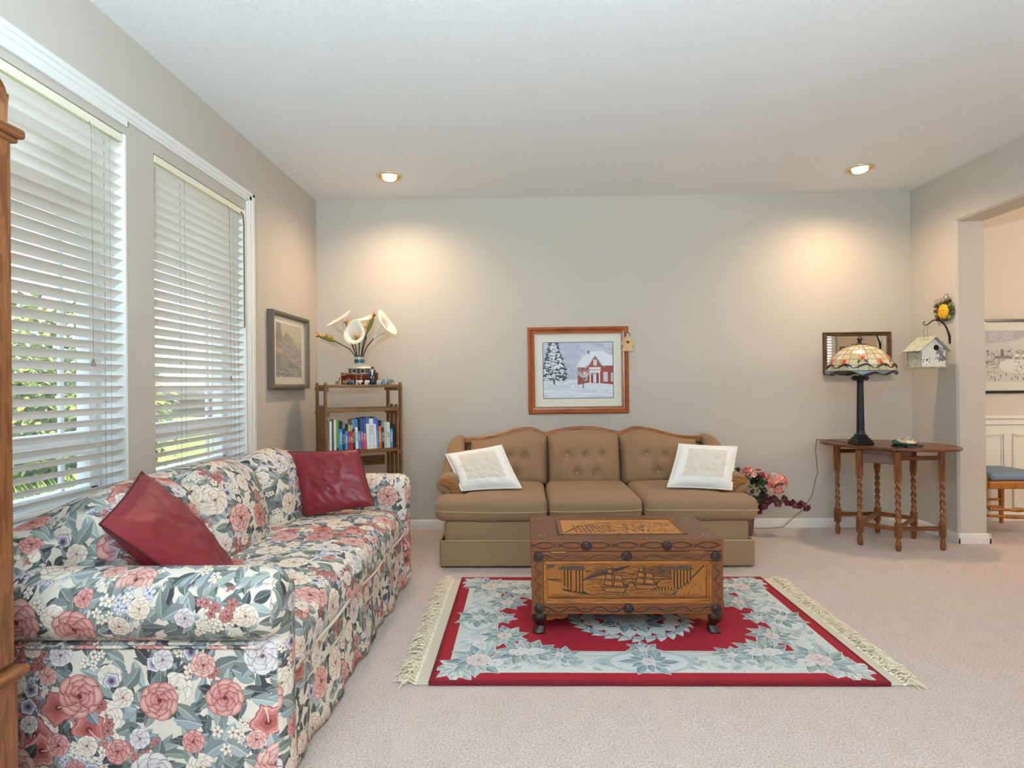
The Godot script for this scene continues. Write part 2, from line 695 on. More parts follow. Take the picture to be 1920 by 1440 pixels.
func board(called: String, a: Vector3, b: Vector3, out: Vector3, m: Material) -> void:
	var prof := [[0.0, 0.013], [0.038, 0.013], [0.04, 0.011], [0.055, 0.011], [0.058, 0.0085], [0.066, 0.008], [0.07, 0.005], [0.074, 0.004], [0.075, 0.0]]
	var st := MB.new()
	var P := PackedVector3Array()
	var U := PackedVector2Array()
	for q in prof:
		for e in [a, b]:
			P.append(e + Vector3.UP * q[0] * 1.0 + out * q[1])
			U.append(Vector2(0, q[0]))
	st.grid(prof.size(), 2, P, U, Transform3D(), false, out)
	var l := (b - a).normalized()
	for e in [[a, -l], [b, l]]:
		st.quad(e[0] + Vector3(0, 0.04, 0), e[0] + Vector3(0, 0.04, 0) + out * 0.013, e[0] + out * 0.013, e[0], e[1])
		st.quad(e[0] + Vector3(0, 0.075, 0), e[0] + Vector3(0, 0.075, 0) + out * 0.006, e[0] + out * 0.011 + Vector3(0, 0.04, 0), e[0] + Vector3(0, 0.04, 0), e[1])
	struct(called, st, m)


func wainscot(trim: Material) -> void:
	# lower wall boarding, chair rail and panel mouldings of the dining room
	var z := -4.98
	var w := MB.new()
	w.box(3.42, 6.6, 0.07, 0.83, z - 0.01, z + 0.004)
	struct("trim_1", w, trim)
	var r := MB.new()
	r.box(3.42, 6.6, 0.822, 0.842, z, z + 0.02, 0.006, 2)
	r.box(3.42, 6.6, 0.838, 0.876, z, z + 0.012, 0.003)
	r.box(3.42, 6.6, 0.872, 0.9, z, z + 0.03, 0.009, 2)
	struct("trim_2", r, trim)
	var k := 3
	for x in [3.63, 4.18, 4.73, 5.28, 5.83]:
		var st := MB.new()
		var x1: float = x + 0.485
		for e in [[0.0, 0.012], [0.016, 0.006]]:
			var i: float = e[0]
			var d: float = e[1]
			var t := 0.015
			st.box(x + i, x1 - i, 0.745 - i - t, 0.745 - i, z, z + 0.004 + d, 0.004, 2)
			st.box(x + i, x1 - i, 0.092 + i, 0.092 + i + t, z, z + 0.004 + d, 0.004, 2)
			st.box(x + i, x + i + t, 0.092 + i, 0.745 - i, z, z + 0.004 + d, 0.004, 2)
			st.box(x1 - i - t, x1 - i, 0.092 + i, 0.745 - i, z, z + 0.004 + d, 0.004, 2)
		struct("trim_%d" % k, st, trim)
		k += 1


# ---------------------------------------------------------------- the two windows and their blinds
func windows() -> void:
	var trim := mat(hexc("e9e6e0"), 0.4)
	var vinyl := mat(hexc("f2f2f0"), 0.35)
	var glass := mat(Color(1, 1, 1, 0.04), 0.03)
	glass.transparency = BaseMaterial3D.TRANSPARENCY_ALPHA
	var x := LEFT
	# casing round both openings
	for c in [["trim_8", 2.385, 2.437, -3.64, -1.42, true], ["trim_9", 0.6, 2.385, -3.64, -3.572, false]]:
		var st := MB.new()
		for s in [[0.0, 0.4, 0.020], [0.36, 0.8, 0.015], [0.76, 1.0, 0.010]]:
			if c[5]:
				st.box(x - 0.002, x + s[2], lerpf(2.437, 2.375, s[1]), lerpf(2.437, 2.375, s[0]), c[3] + s[0] * 0.07, c[4], 0.004, 2)
			else:
				st.box(x - 0.002, x + s[2], c[1], 2.437 - s[0] * 0.062, lerpf(-3.64, -3.56, s[0]), lerpf(-3.64, -3.56, s[1]), 0.004, 2)
		struct(c[0], st, trim)
	var strip := MB.new()
	strip.box(x - 0.002, x + 0.012, 2.347, 2.377, -2.47, -1.42, 0.003)
	struct("trim_10", strip, trim)
	for k in 2:
		var za: float = [-2.467, -3.545][k]
		var zb: float = [-1.58, -2.66][k]
		var win := Node3D.new()
		win.name = "window_%d" % (k + 1)
		win.set_meta("kind", "structure")
		add_child(win)
		# side liners and sill of the recess
		var jl := MB.new()
		jl.box(x - 0.2, x - 0.004, 0.73, 2.312, za - 0.006, za + 0.008, 0.003)
		jl.box(x - 0.05, x + 0.004, 0.73, 2.312, za - 0.004, za + 0.012, 0.003)
		obj("jamb", jl, vinyl, win)
		var sill := MB.new()
		sill.box(x - 0.2, x + 0.03, 0.715, 0.738, za - 0.006, zb + 0.006, 0.006, 2)
		obj("sill", sill, vinyl, win)
		var fr := MB.new()
		var xf := x - 0.155
		var t := 0.045
		fr.box(xf - 0.03, xf + 0.03, 0.738, 2.312, za + 0.008, za + 0.008 + t, 0.004)
		fr.box(xf - 0.03, xf + 0.03, 0.738, 2.312, zb - t, zb, 0.004)
		fr.box(xf - 0.03, xf + 0.03, 2.312 - t, 2.312, za, zb, 0.004)
		fr.box(xf - 0.03, xf + 0.03, 0.738, 0.738 + t, za, zb, 0.004)
		obj("frame", fr, vinyl, win)
		var mr := MB.new()
		mr.box(xf - 0.025, xf + 0.035, 0.925, 0.972, za + 0.02, zb - 0.02, 0.006, 2)
		mr.box(xf - 0.035, xf + 0.02, 0.965, 1.02, za + 0.02, zb - 0.02, 0.006, 2)
		obj("meeting_rail", mr, vinyl, win)
		for z in [za + 0.17, zb - 0.17]:
			var b := MB.new()
			b.box(xf - 0.009, xf + 0.009, 0.76, 2.3, z - 0.009, z + 0.009, 0.003)
			obj("glazing_bar", b, vinyl, win)
		var bb := MB.new()
		bb.box(xf - 0.009, xf + 0.009, 2.14, 2.158, za + 0.03, zb - 0.03, 0.003)
		obj("glazing_bar", bb, vinyl, win)
		for s in [[0.76, 0.95], [0.95, 2.29]]:
			var g := MB.new()
			g.box(xf - 0.003, xf + 0.003, s[0], s[1], za + 0.03, zb - 0.03)
			obj("pane", g, glass, win)
		blind(k, x - 0.025, za + 0.007, zb - 0.008)


func blind(k: int, x: float, za: float, zb: float) -> void:
	var lab: String = ["white wooden slat blind in the window beside the tall oak cabinet", "white wooden slat blind in the window beside the framed seascape, with a brown wand"][k]
	var b := thing("window_blind", lab, "blind", Vector3(x, 0.74, (za + zb) / 2.0), 0.0, "slat blinds in the two windows")
	var paint := mat(hexc("ece6da"), 0.42)
	var cream := mat(hexc("f0e8cf"), 0.5)
	var cordm := mat(hexc("8d8679"), 0.9)
	var l := zb - za
	# head box and valance
	var hr := MB.new()
	hr.box(-0.028, 0.026, 1.532, 1.568, -l / 2.0, l / 2.0, 0.004)
	obj("head_rail", hr, cream, b)
	# a slat: slightly crowned, its room edge higher than its window edge
	var slat := MB.new()
	var P := PackedVector3Array()
	var U := PackedVector2Array()
	var ring := []
	for i in 7:
		var s := lerpf(-1.0, 1.0, i / 6.0)
		ring.append(Vector2(s * 0.025, 0.0022 * (1.0 - s * s) + 0.0013))
	for i in range(6, -1, -1):
		var s := lerpf(-1.0, 1.0, i / 6.0)
		ring.append(Vector2(s * 0.025, 0.0022 * (1.0 - s * s) - 0.0013))
	ring.append(ring[0])
	for z in [-l / 2.0 + 0.0005, -l / 2.0, l / 2.0, l / 2.0 - 0.0005]:
		var f := 0.02 if absf(z) < l / 2.0 - 0.0001 else 1.0
		for q in ring:
			P.append(Vector3(q.x, q.y * f, z))
			U.append(Vector2(q.x, z))
	slat.grid(4, ring.size(), P, U, Transform3D(), true)
	var sm := slat.mesh()
	var tilt := deg_to_rad(33.0)
	for i in 33:
		var y := 1.508 - i * 0.0457
		var wob := sin(i * 2.3 + k) * 0.006
		obj("slat", sm, paint, b, at(0, y, 0, Vector3(0, 0, tilt + wob)))
	var br := MB.new()
	br.box(-0.025, 0.025, 0.006, 0.022, -l / 2.0, l / 2.0, 0.006, 2)
	obj("bottom_rail", br, paint, b)
	# ladder cords: one before and one behind the slats, with rungs, at three places
	for zc in [-l / 2.0 + 0.085, l / 2.0 - 0.24]:
		var st := MB.new()
		for sx in [-0.024, 0.024]:
			st.tube(PackedVector3Array([Vector3(sx, 0.01, zc), Vector3(sx, 1.54, zc)]), 0.0008, 4)
		obj("ladder_cord", st, cordm, b)
		var lc := MB.new()
		lc.tube(PackedVector3Array([Vector3(0.0, 0.01, zc + 0.002), Vector3(0.0, 1.54, zc + 0.002)]), 0.0012, 4)
		obj("lift_cord", lc, cordm, b)
	if k == 1:
		var wand := MB.new()
		wand.tube(PackedVector3Array([Vector3(0.026, 1.545, -l / 2 + 0.05), Vector3(0.034, 1.53, -l / 2 + 0.035), Vector3(0.036, 1.47, -l / 2 + 0.03), Vector3(0.036, 0.83, -l / 2 + 0.03)]), 0.0045, 6)
		obj("wand", wand, mat(hexc("7a5a30"), 0.4), b)
	var tas := MB.new()
	tas.lathe(PackedVector2Array([Vector2(0.0005, 0.03), Vector2(0.004, 0.028), Vector2(0.008, 0.004), Vector2(0.007, 0.0), Vector2(0.0005, 0.0)]), 8, at(0.036, 0.55 if k == 0 else 0.5, -l / 2 + 0.2))
	tas.tube(PackedVector3Array([Vector3(0.026, 1.54, -l / 2 + 0.2), Vector3(0.034, 1.5, -l / 2 + 0.2), Vector3(0.036, 0.56, -l / 2 + 0.2)]), 0.0013, 4)
	obj("pull_cord", tas, cordm, b)


# ---------------------------------------------------------------- recessed ceiling lamps
func downlight(x: float, z: float, label: String, energy: float) -> void:
	var d := thing("recessed_light", label, "ceiling light", Vector3(x, CEIL, z), 0.0, "recessed ceiling lights")
	var brass := mat(hexc("c79a58"), 0.28, 0.9)
	var rim := MB.new()
	rim.lathe(PackedVector2Array([Vector2(0.098, 0.002), Vector2(0.098, -0.004), Vector2(0.094, -0.009), Vector2(0.086, -0.011), Vector2(0.08, -0.008), Vector2(0.078, -0.001)]), 40)
	obj("trim_ring", rim, mat(hexc("d9c3a0"), 0.3, 0.5), d)
	var dish := MB.new()
	dish.lathe(PackedVector2Array([Vector2(0.08, -0.008), Vector2(0.072, -0.003), Vector2(0.045, -0.001), Vector2(0.0005, -0.001)]), 40)
	obj("reflector", dish, brass, d)
	var bulb := MB.new()
	bulb.lathe(PackedVector2Array([Vector2(0.052, -0.001), Vector2(0.054, -0.008), Vector2(0.05, -0.018), Vector2(0.038, -0.026), Vector2(0.02, -0.03), Vector2(0.0005, -0.031)]), 32)
	var bm := mat(hexc("fff4e0"), 0.4)
	bm.emission_enabled = true
	bm.emission = hexc("ffe3b8")
	bm.emission_energy_multiplier = 6.0
	obj("bulb", bulb, bm, d)
	var s := SpotLight3D.new()
	s.name = "beam"
	s.position = Vector3(0, -0.037, 0)
	s.rotation.x = -PI / 2
	s.spot_angle = 80.0
	s.spot_angle_attenuation = 1.0
	s.spot_range = 12.0
	s.spot_attenuation = 2.0
	s.light_size = 0.05
	s.light_color = Color(1.0, 0.87, 0.71)
	s.light_energy = energy
	s.shadow_enabled = true
	d.add_child(s)


# the photographer's flash head on its stand behind the camera, turned up so that the ceiling throws its light back
func flash_head() -> void:
	var t := thing("studio_flash", "studio flash head on a tripod stand behind the camera, aimed at the ceiling", "lamp", Vector3(-0.1, 0, 0.9))
	var black := mat(hexc("1a1a1c"), 0.5)
	for k in 3:
		var a := TAU * k / 3.0
		var lg := MB.new()
		lg.tube(PackedVector3Array([Vector3(cos(a) * 0.42, 0.01, sin(a) * 0.42), Vector3(0, 0.55, 0)]), 0.011, 8)
		obj("leg", lg, black, t)
	var po := MB.new()
	po.tube(PackedVector3Array([Vector3(0, 0.3, 0), Vector3(0, 1.42, 0)]), 0.013, 10)
	obj("pole", po, black, t)
	var head := Transform3D(Basis(Vector3.RIGHT, -0.2), Vector3(0, 1.44, 0))
	var bx := MB.new()
	bx.lathe(PackedVector2Array([Vector2(0.0005, -0.06), Vector2(0.06, -0.06), Vector2(0.07, 0.04), Vector2(0.19, 0.14), Vector2(0.2, 0.15), Vector2(0.19, 0.152)]), 24, head)
	obj("reflector", bx, black, t)
	var fc := MB.new()
	fc.lathe(PackedVector2Array([Vector2(0.19, 0.14), Vector2(0.0005, 0.143)]), 24, head)
	var fm := mat(hexc("f4f8ff"), 0.5)
	fm.emission_enabled = true
	fm.emission = hexc("dceaff")
	fm.emission_energy_multiplier = 4.0
	obj("lamp_face", fc, fm, t)
	var l := AreaLight3D.new()
	l.name = "flash_light"
	l.area_size = Vector2(0.3, 0.3)
	l.light_color = Color(0.8, 0.92, 1.0)
	l.light_energy = 30.0
	l.shadow_enabled = true
	l.transform = head * Transform3D(Basis(Vector3.RIGHT, PI / 2), Vector3(0, 0.165, 0))
	t.add_child(l)


# ---------------------------------------------------------------- chintz: roses, hibiscus, daisies and leaves printed on cream
func chintz() -> ImageTexture:
	var r := RandomNumberGenerator.new()
	r.seed = 77
	var N := 1280
	var cv := Cv.new(N, N, hexc("e2d5c4"))
	cv.wrap = true
	var sage := [hexc("8f948c"), hexc("80867e"), hexc("9ca098"), hexc("70756e"), hexc("aaaea8"), hexc("949c9c")]
	var deep := [hexc("4f5553"), hexc("434947"), hexc("5d6361"), hexc("4b4746"), hexc("6a6f6c")]
	# dark hollows and leaves fill the ground almost wholly
	for i in 420:
		var p := Vector2(r.randf() * N, r.randf() * N)
		cv.leaf(p, r.randf() * TAU, r.randf_range(50, 105), r.randf_range(26, 46), deep[r.randi() % 5], (deep[r.randi() % 5] as Color).darkened(0.25))
	for i in 560:
		var p := Vector2(r.randf() * N, r.randf() * N)
		var c: Color = sage[r.randi() % 6]
		cv.leaf(p, r.randf() * TAU, r.randf_range(54, 110), r.randf_range(30, 58), c, c.darkened(0.2))
	# pale cream blooms half hidden under the rest
	for i in 30:
		cv.rose(Vector2(r.randf() * N, r.randf() * N), r.randf_range(38, 60), [hexc("ece0d0"), hexc("e0cdb8"), hexc("a9876f")], r.randf() * TAU)
	# clusters of small blossoms
	for i in 46:
		var p := Vector2(r.randf() * N, r.randf() * N)
		var kind := i % 4
		var tip: Color = [hexc("ede2d2"), hexc("d3ccd2"), hexc("ae645c"), hexc("ead9c4")][kind]
		var eye: Color = [hexc("b98a54"), hexc("75687a"), hexc("6f332f"), hexc("965c4a")][kind]
		for k in 10:
			cv.daisy(p + Vector2(r.randf_range(-60, 60), r.randf_range(-50, 50)), r.randf_range(15, 23), tip.lerp(Color.WHITE, r.randf() * 0.2), eye, r.randf() * TAU, tip.darkened(0.42))
	# dusky violets
	for i in 20:
		var p := Vector2(r.randf() * N, r.randf() * N)
		for k in 5:
			cv.petal(p, TAU * k / 5.0 + i, 32, 34, hexc("e2dbde"), hexc("84738a"), hexc("655a6c"))
		cv.ell(p, 7, 7, 0, hexc("4d3a4a"))
	# hibiscus: five separate ruffled petals and a long stamen
	for i in 20:
		var p := Vector2(fposmod(i * 0.618 * N + 90 * (i % 3), N), fposmod(i * 0.382 * N + 170 * (i % 4), N))
		var turn := r.randf() * TAU
		var tone := hexc("d79484").lerp(hexc("c4756c"), r.randf())
		for k in 5:
			var a := turn + TAU * k / 5.0
			cv.petal(p, a, 66, 56, tone.lightened(0.06 * (k % 2)), hexc("a04f4a"), hexc("8f4a45"))
			for v in 3:
				cv.line(PackedVector2Array([p + Vector2(16, 0).rotated(a + (v - 1) * 0.2), p + Vector2(52, 0).rotated(a + (v - 1) * 0.24)]), 1.4, hexc("b2645b"))
		cv.ell(p, 11, 10, 0, hexc("6e2426"))
		cv.line(PackedVector2Array([p, p + Vector2(20, 6).rotated(turn), p + Vector2(46, 10).rotated(turn)]), 3.5, hexc("ecd5b4"))
		cv.ell(p + Vector2(48, 10).rotated(turn), 5, 5, 0, hexc("dfc08c"))
	# roses, large and small
	var pals := [[hexc("ecdfcd"), hexc("d8b7a0"), hexc("8e6456")], [hexc("dca797"), hexc("c17a70"), hexc("7c3835")], [hexc("ead7c3"), hexc("dcbfa5"), hexc("947060")], [hexc("cd8c80"), hexc("ac5752"), hexc("6c2f2e")], [hexc("e4dad4"), hexc("c6b3b1"), hexc("745d61")]]
	var spots := []
	for i in 1200:
		if spots.size() >= 58:
			break
		var p := Vector2(r.randf() * N, r.randf() * N)
		var rad: float = r.randf_range(64, 82) if spots.size() < 24 else r.randf_range(32, 46)
		var ok := true
		for s in spots:
			var d: Vector2 = (p - s[0]).abs()
			d = Vector2(minf(d.x, N - d.x), minf(d.y, N - d.y))
			if d.length() < (rad + s[1]) * 1.0:
				ok = false
		if ok:
			spots.append([p, rad])
	for i in spots.size():
		var s: Array = spots[i]
		for k in 3:
			var c: Color = sage[r.randi() % 6] if k else deep[r.randi() % 5]
			var a := r.randf() * TAU
			cv.leaf(s[0] + Vector2(s[1] * 0.6, 0).rotated(a), a, s[1] * 0.9, s[1] * 0.55, c, c.darkened(0.22))
		cv.rose(s[0], s[1], pals[i % 5], r.randf() * TAU)
	return cv.tex()


func chintz_mat(offset := Vector3.ZERO) -> StandardMaterial3D:
	if not tex_cache.has("chintz"):
		tex_cache["chintz"] = chintz()
		tex_cache["chintz_h"] = noise_tex(55, 0.03, [], 256, FastNoiseLite.TYPE_SIMPLEX_SMOOTH, 3)
	var m := mat(Color.WHITE, 0.72)
	m.albedo_texture = tex_cache["chintz"]
	m.heightmap_enabled = true
	m.heightmap_texture = tex_cache["chintz_h"]
	m.heightmap_scale = 0.5
	return triplanar(m, Vector3.ONE * 0.92, 16.0, offset)


func inset(p: PackedVector2Array, d: float) -> PackedVector2Array:
	var out := PackedVector2Array()
	var m := p.size()
	for i in m:
		var e := (p[(i + 1) % m] - p[(i + m - 1) % m]).normalized()
		out.append(p[i] + Vector2(e.y, -e.x) * d)
	return out


func floral_sofa() -> void:
	var s := thing("floral_sofa", "long sofa in a rose-printed slipcover with rolled arms, under the two windows", "sofa")
	var zn := -1.58
	var zf := -3.6
	# rolled arms: a profile in (z, y) carried from the back to the eased front
	for k in 2:
		var prof := PackedVector2Array()
		prof.append_array([Vector2(-0.1, 0.02), Vector2(-0.1, 0.3), Vector2(-0.1, 0.52)])
		for i in 15:
			var a := deg_to_rad(178.0 - i * 17.5)
			prof.append(Vector2(0.0, 0.56) + Vector2(cos(a), sin(a)) * 0.105)
		prof.append_array([Vector2(0.052, 0.462), Vector2(0.058, 0.43), Vector2(0.06, 0.3), Vector2(0.066, 0.15), Vector2(0.07, 0.02)])
		var area := 0.0
		for i in prof.size():
			area += prof[i].cross(prof[(i + 1) % prof.size()])
		var sg := 1.0 if area > 0 else -1.0
		var secs := [[-1.66, 0.0], [-1.3, 0.0], [-1.05, 0.0], [-0.86, 0.0], [-0.78, 0.002], [-0.75, 0.006], [-0.73, 0.014], [-0.715, 0.028], [-0.709, 0.045]]
		var P := PackedVector3Array()
		var U := PackedVector2Array()
		for e in secs:
			var q := inset(prof, -e[1] * sg)
			q.append(q[0])
			for c in q:
				P.append(Vector3(e[0], maxf(c.y, 0.012), c.x))
				U.append(c)
		# the front face, closed towards the middle of the profile
		for f in [0.6, 0.2, 0.01]:
			var q := inset(prof, -0.045 * sg)
			q.append(q[0])
			for c in q:
				P.append(Vector3(-0.706 + 0.004 * (1.0 - f), maxf(lerpf(c.y, c.y, f), 0.012), lerpf(-0.02, c.x, f)))
				U.append(c)
		var st := MB.new()
		var xf := Transform3D(Basis(), Vector3(0, 0, zn - 0.105)) if k == 0 else Transform3D(Basis(Vector3(1, 0, 0), Vector3(0, 1, 0), Vector3(0, 0, -1)), Vector3(0, 0, zf + 0.105))
		st.grid(secs.size() + 3, prof.size() + 1, P, U, xf, true)
		obj("arm", st, chintz_mat(Vector3(0.1 + k * 0.43, 0.2, 0.35)), s)
		# welt under the roll and round the front of the arm
		var w := MB.new()
		var zz := zn - 0.105 + 0.057 if k == 0 else zf + 0.105 - 0.057
		w.tube(PackedVector3Array([Vector3(-1.6, 0.452, zz), Vector3(-1.1, 0.452, zz), Vector3(-0.76, 0.452, zz)]), 0.0055, 6)
		obj("welt", w, chintz_mat(Vector3(0.3, 0.1, 0)), s)
	# frame of the back
	var bk := MB.new()
	var humped := func(p: Vector3) -> Vector3:
		var t := clampf((p.y + 0.1) / 0.4, 0, 1)
		return p + Vector3(0, t * (0.115 * (1.0 - pow(absf(p.z / 0.97), 2.2)) - 0.02), 0)
	bk.rbox(Vector3(0.24, 0.74, 1.94), 0.09, at(-1.575, 0.37, -2.59), 4, 16, humped)
	obj("back_frame", bk, chintz_mat(Vector3(0.6, 0.15, 0.2)), s)
	# three back cushions, arched on top
	for i in 3:
		var cu := MB.new()
		var hz := 0.278
		var bend := func(p: Vector3) -> Vector3:
			var a := clampf(p.z / hz, -1, 1)
			var t := clampf((p.y + 0.23) / 0.46, 0, 1)
			var q := p
			q.y += 0.055 * (1.0 - a * a) * t - 0.02 * t
			q.x += (0.055 * (1.0 - a * a) * sin(PI * clampf(t, 0.06, 0.94))) * (1.0 if p.x > 0 else 0.0)
			q.x += 0.006 * sin(p.z * 21.0 + i) * t
			return q
		cu.rbox(Vector3(0.25, 0.47, hz * 2.0), 0.1, at(0, 0, 0), 4, 9, bend)
		obj("back_cushion", cu, chintz_mat(Vector3(0.21 * i, 0.4 + 0.3 * i, 0.13 * i)), s, at(-1.42, 0.585, -2.045 - i * 0.552, Vector3(0, 0, deg_to_rad(14.0))))
	# one long seat cushion
	var se := MB.new()
	var seat := func(p: Vector3) -> Vector3:
		var q := p
		if p.y > 0:
			q.y += 0.03 * (1.0 - pow(absf(p.x) / 0.34, 3.0)) * (1.0 - pow(absf(p.z) / 0.84, 6.0))
			q.y += 0.004 * sin(p.z * 9.0) * sin(p.x * 7.0)
		if p.x > 0.2:
			q.x += 0.008 * sin(p.z * 11.0 + p.y * 8.0)
		return q
	se.rbox(Vector3(0.68, 0.19, 1.66), 0.065, at(0, 0, 0), 4, 14, seat)
	obj("seat_cushion", se, chintz_mat(Vector3(0.5, 0.2, 0.77)), s, at(-1.065, 0.365, -2.59))
	# slipcover skirt: soft folds, longer at the hem, with corner pleats
	var n := 80
	var rows := [[0.33, 0.0, 0.0], [0.27, 0.004, 0.1], [0.2, 0.008, 0.3], [0.12, 0.016, 0.7], [0.05, 0.022, 1.0], [0.012, 0.026, 1.1]]
	var P2 := PackedVector3Array()
	var U2 := PackedVector2Array()
	for r in rows:
		for j in n + 1:
			var t := float(j) / n
			var z := lerpf(zn - 0.17, zf + 0.14, t)
			var x: float = -0.742 + r[1] + r[2] * (0.009 * sin(z * 14.0) + 0.005 * sin(z * 37.0 + 1.0))
			for pl in [-2.26, -2.92]:
				x -= 0.03 * r[2] * exp(-pow((z - pl) / 0.012, 2.0))
			P2.append(Vector3(x, r[0], z))
			U2.append(Vector2(z, r[0]))
	# the cloth turns in at the bottom
	for j in n + 1:
		var q := P2[P2.size() - n - 1]
		P2.append(Vector3(q.x - 0.04, 0.014, q.z))
		U2.append(Vector2(q.z, 0.0))
	var sk := MB.new()
	sk.grid(rows.size() + 1, n + 1, P2, U2, Transform3D(), false, Vector3(1, 0, 0))
	obj("skirt", sk, chintz_mat(Vector3(0.15, 0.66, 0.3)), s)
	var base := MB.new()
	base.box(-1.64, -0.77, 0.02, 0.31, zf + 0.13, zn - 0.14, 0.01)
	obj("base", base, chintz_mat(Vector3(0.4, 0.3, 0.9)), s)
	# welts along the seat edge and the skirt seam
	for e in [[-0.722, 0.318, 0.0062], [-0.735, 0.215, 0.004]]:
		var w := MB.new()
		var path := PackedVector3Array()
		for j in 41:
			var z := lerpf(zn - 0.2, zf + 0.2, j / 40.0)
			path.append(Vector3(e[0] + 0.006 * sin(z * 11.0), e[1] + 0.006 * sin(z * 5.0), z))
		w.tube(path, e[2], 6)
		obj("welt", w, fabric(hexc("d9c9b4")), s)


# a square throw pillow slung between four corners (top left, top right, bottom right, bottom left)
func pillow_mesh(A: Vector3, B: Vector3, C: Vector3, D: Vector3, thick: float, seed_: int, tuck := 0.07) -> MB:
	var st := MB.new()
	var out := (B - A).cross(D - A).normalized()
	var f := FastNoiseLite.new()
	f.seed = seed_
	f.frequency = 1.1
	var N := 26
	for s in [1.0, -1.0]:
		var P := PackedVector3Array()
		var U := PackedVector2Array()
		for i in N + 1:
			for j in N + 1:
				var u := lerpf(-1, 1, float(j) / N)
				var w := lerpf(-1, 1, float(i) / N)
				var uu := u * (1.0 - tuck * (1.0 - w * w))
				var ww := w * (1.0 - tuck * (1.0 - u * u))
				var p := A.lerp(B, (uu + 1) / 2).lerp(D.lerp(C, (uu + 1) / 2), (ww + 1) / 2)
				var e := pow(maxf(0.0, (1.0 - u * u) * (1.0 - w * w)), 0.42)
				var rim := pow(1.0 - maxf(absf(u), absf(w)), 0.5)
				var wr := f.get_noise_2d(u * 1.3, w * 1.3) * 0.22 + f.get_noise_2d(u * 3.1 + 7, w * 3.1) * 0.07
				p += out * s * thick * e * (1.0 + wr * s) + out * 0.012 * f.get_noise_2d(u * 4.0, w * 4.0 + 9.0) * rim
				P.append(p)
				U.append(Vector2((u + 1) / 2, (w + 1) / 2))
		st.grid(N + 1, N + 1, P, U, Transform3D(), false, out * s)
	return st


func pillow_rim(A: Vector3, B: Vector3, C: Vector3, D: Vector3, tuck: float) -> PackedVector3Array:
	var path := PackedVector3Array()
	var q := [A, B, C, D]
	for k in 4:
		var a: Vector3 = q[k]
		var b: Vector3 = q[(k + 1) % 4]
		var mid := (A + B + C + D) / 4.0
		for i in 10:
			var t := i / 10.0
			var u := t * 2 - 1
			var p := a.lerp(b, t)
			path.append(p.lerp(mid, 0.0) + (mid - a.lerp(b, 0.5)) * tuck * (1 - u * u))
	path.append(path[0])
	return path


func red_pillows() -> void:
	var silk := mat(hexc("7d1a24"), 0.45)
	silk.heightmap_enabled = true
	silk.heightmap_texture = noise_tex(61, 0.012, [], 256, FastNoiseLite.TYPE_SIMPLEX_SMOOTH, 4)
	silk.heightmap_scale = 0.5
	silk.rim_enabled = true
	silk.rim = 0.12
	triplanar(silk, Vector3.ONE * 2.4)
	var seam := mat(hexc("4a0d14"), 0.6)
	var sets := [
		[Vector3(-1.255, 0.80, -1.66), Vector3(-1.40, 0.895, -2.06), Vector3(-1.19, 0.468, -2.3), Vector3(-1.03, 0.46, -1.9), "plum red square throw pillow leaning by the near arm of the floral sofa", 0.075],
		[Vector3(-1.375, 0.825, -3.27), Vector3(-0.96, 0.835, -3.3), Vector3(-0.83, 0.54, -3.14), Vector3(-1.2, 0.49, -3.1), "plum red square throw pillow in the corner of the floral sofa by the bookshelf", 0.07],
	]
	for k in 2:
		var e: Array = sets[k]
		var t := thing("throw_pillow", e[4], "pillow", Vector3.ZERO, 0.0, "red throw pillows on the floral sofa")
		obj("cover", pillow_mesh(e[0], e[1], e[2], e[3], e[5], 5 + k, 0.035), silk, t)
		var w := MB.new()
		w.tube(pillow_rim(e[0], e[1], e[2], e[3], 0.035), 0.0035, 5)
		obj("seam", w, seam, t)


# ---------------------------------------------------------------- the tan camelback sofa
func tan_top(x: float) -> float:
	# height of the scalloped back along x, measured from the middle of the sofa
	var a := absf(x)
	if a < 0.285:
		return 0.853 - 0.045 * pow(a / 0.285, 2.0)
	if a < 0.42:
		return lerpf(0.808, 0.85, smoothstep(0.285, 0.42, a))
	return lerpf(0.85, 0.772, smoothstep(0.42, 0.86, a))


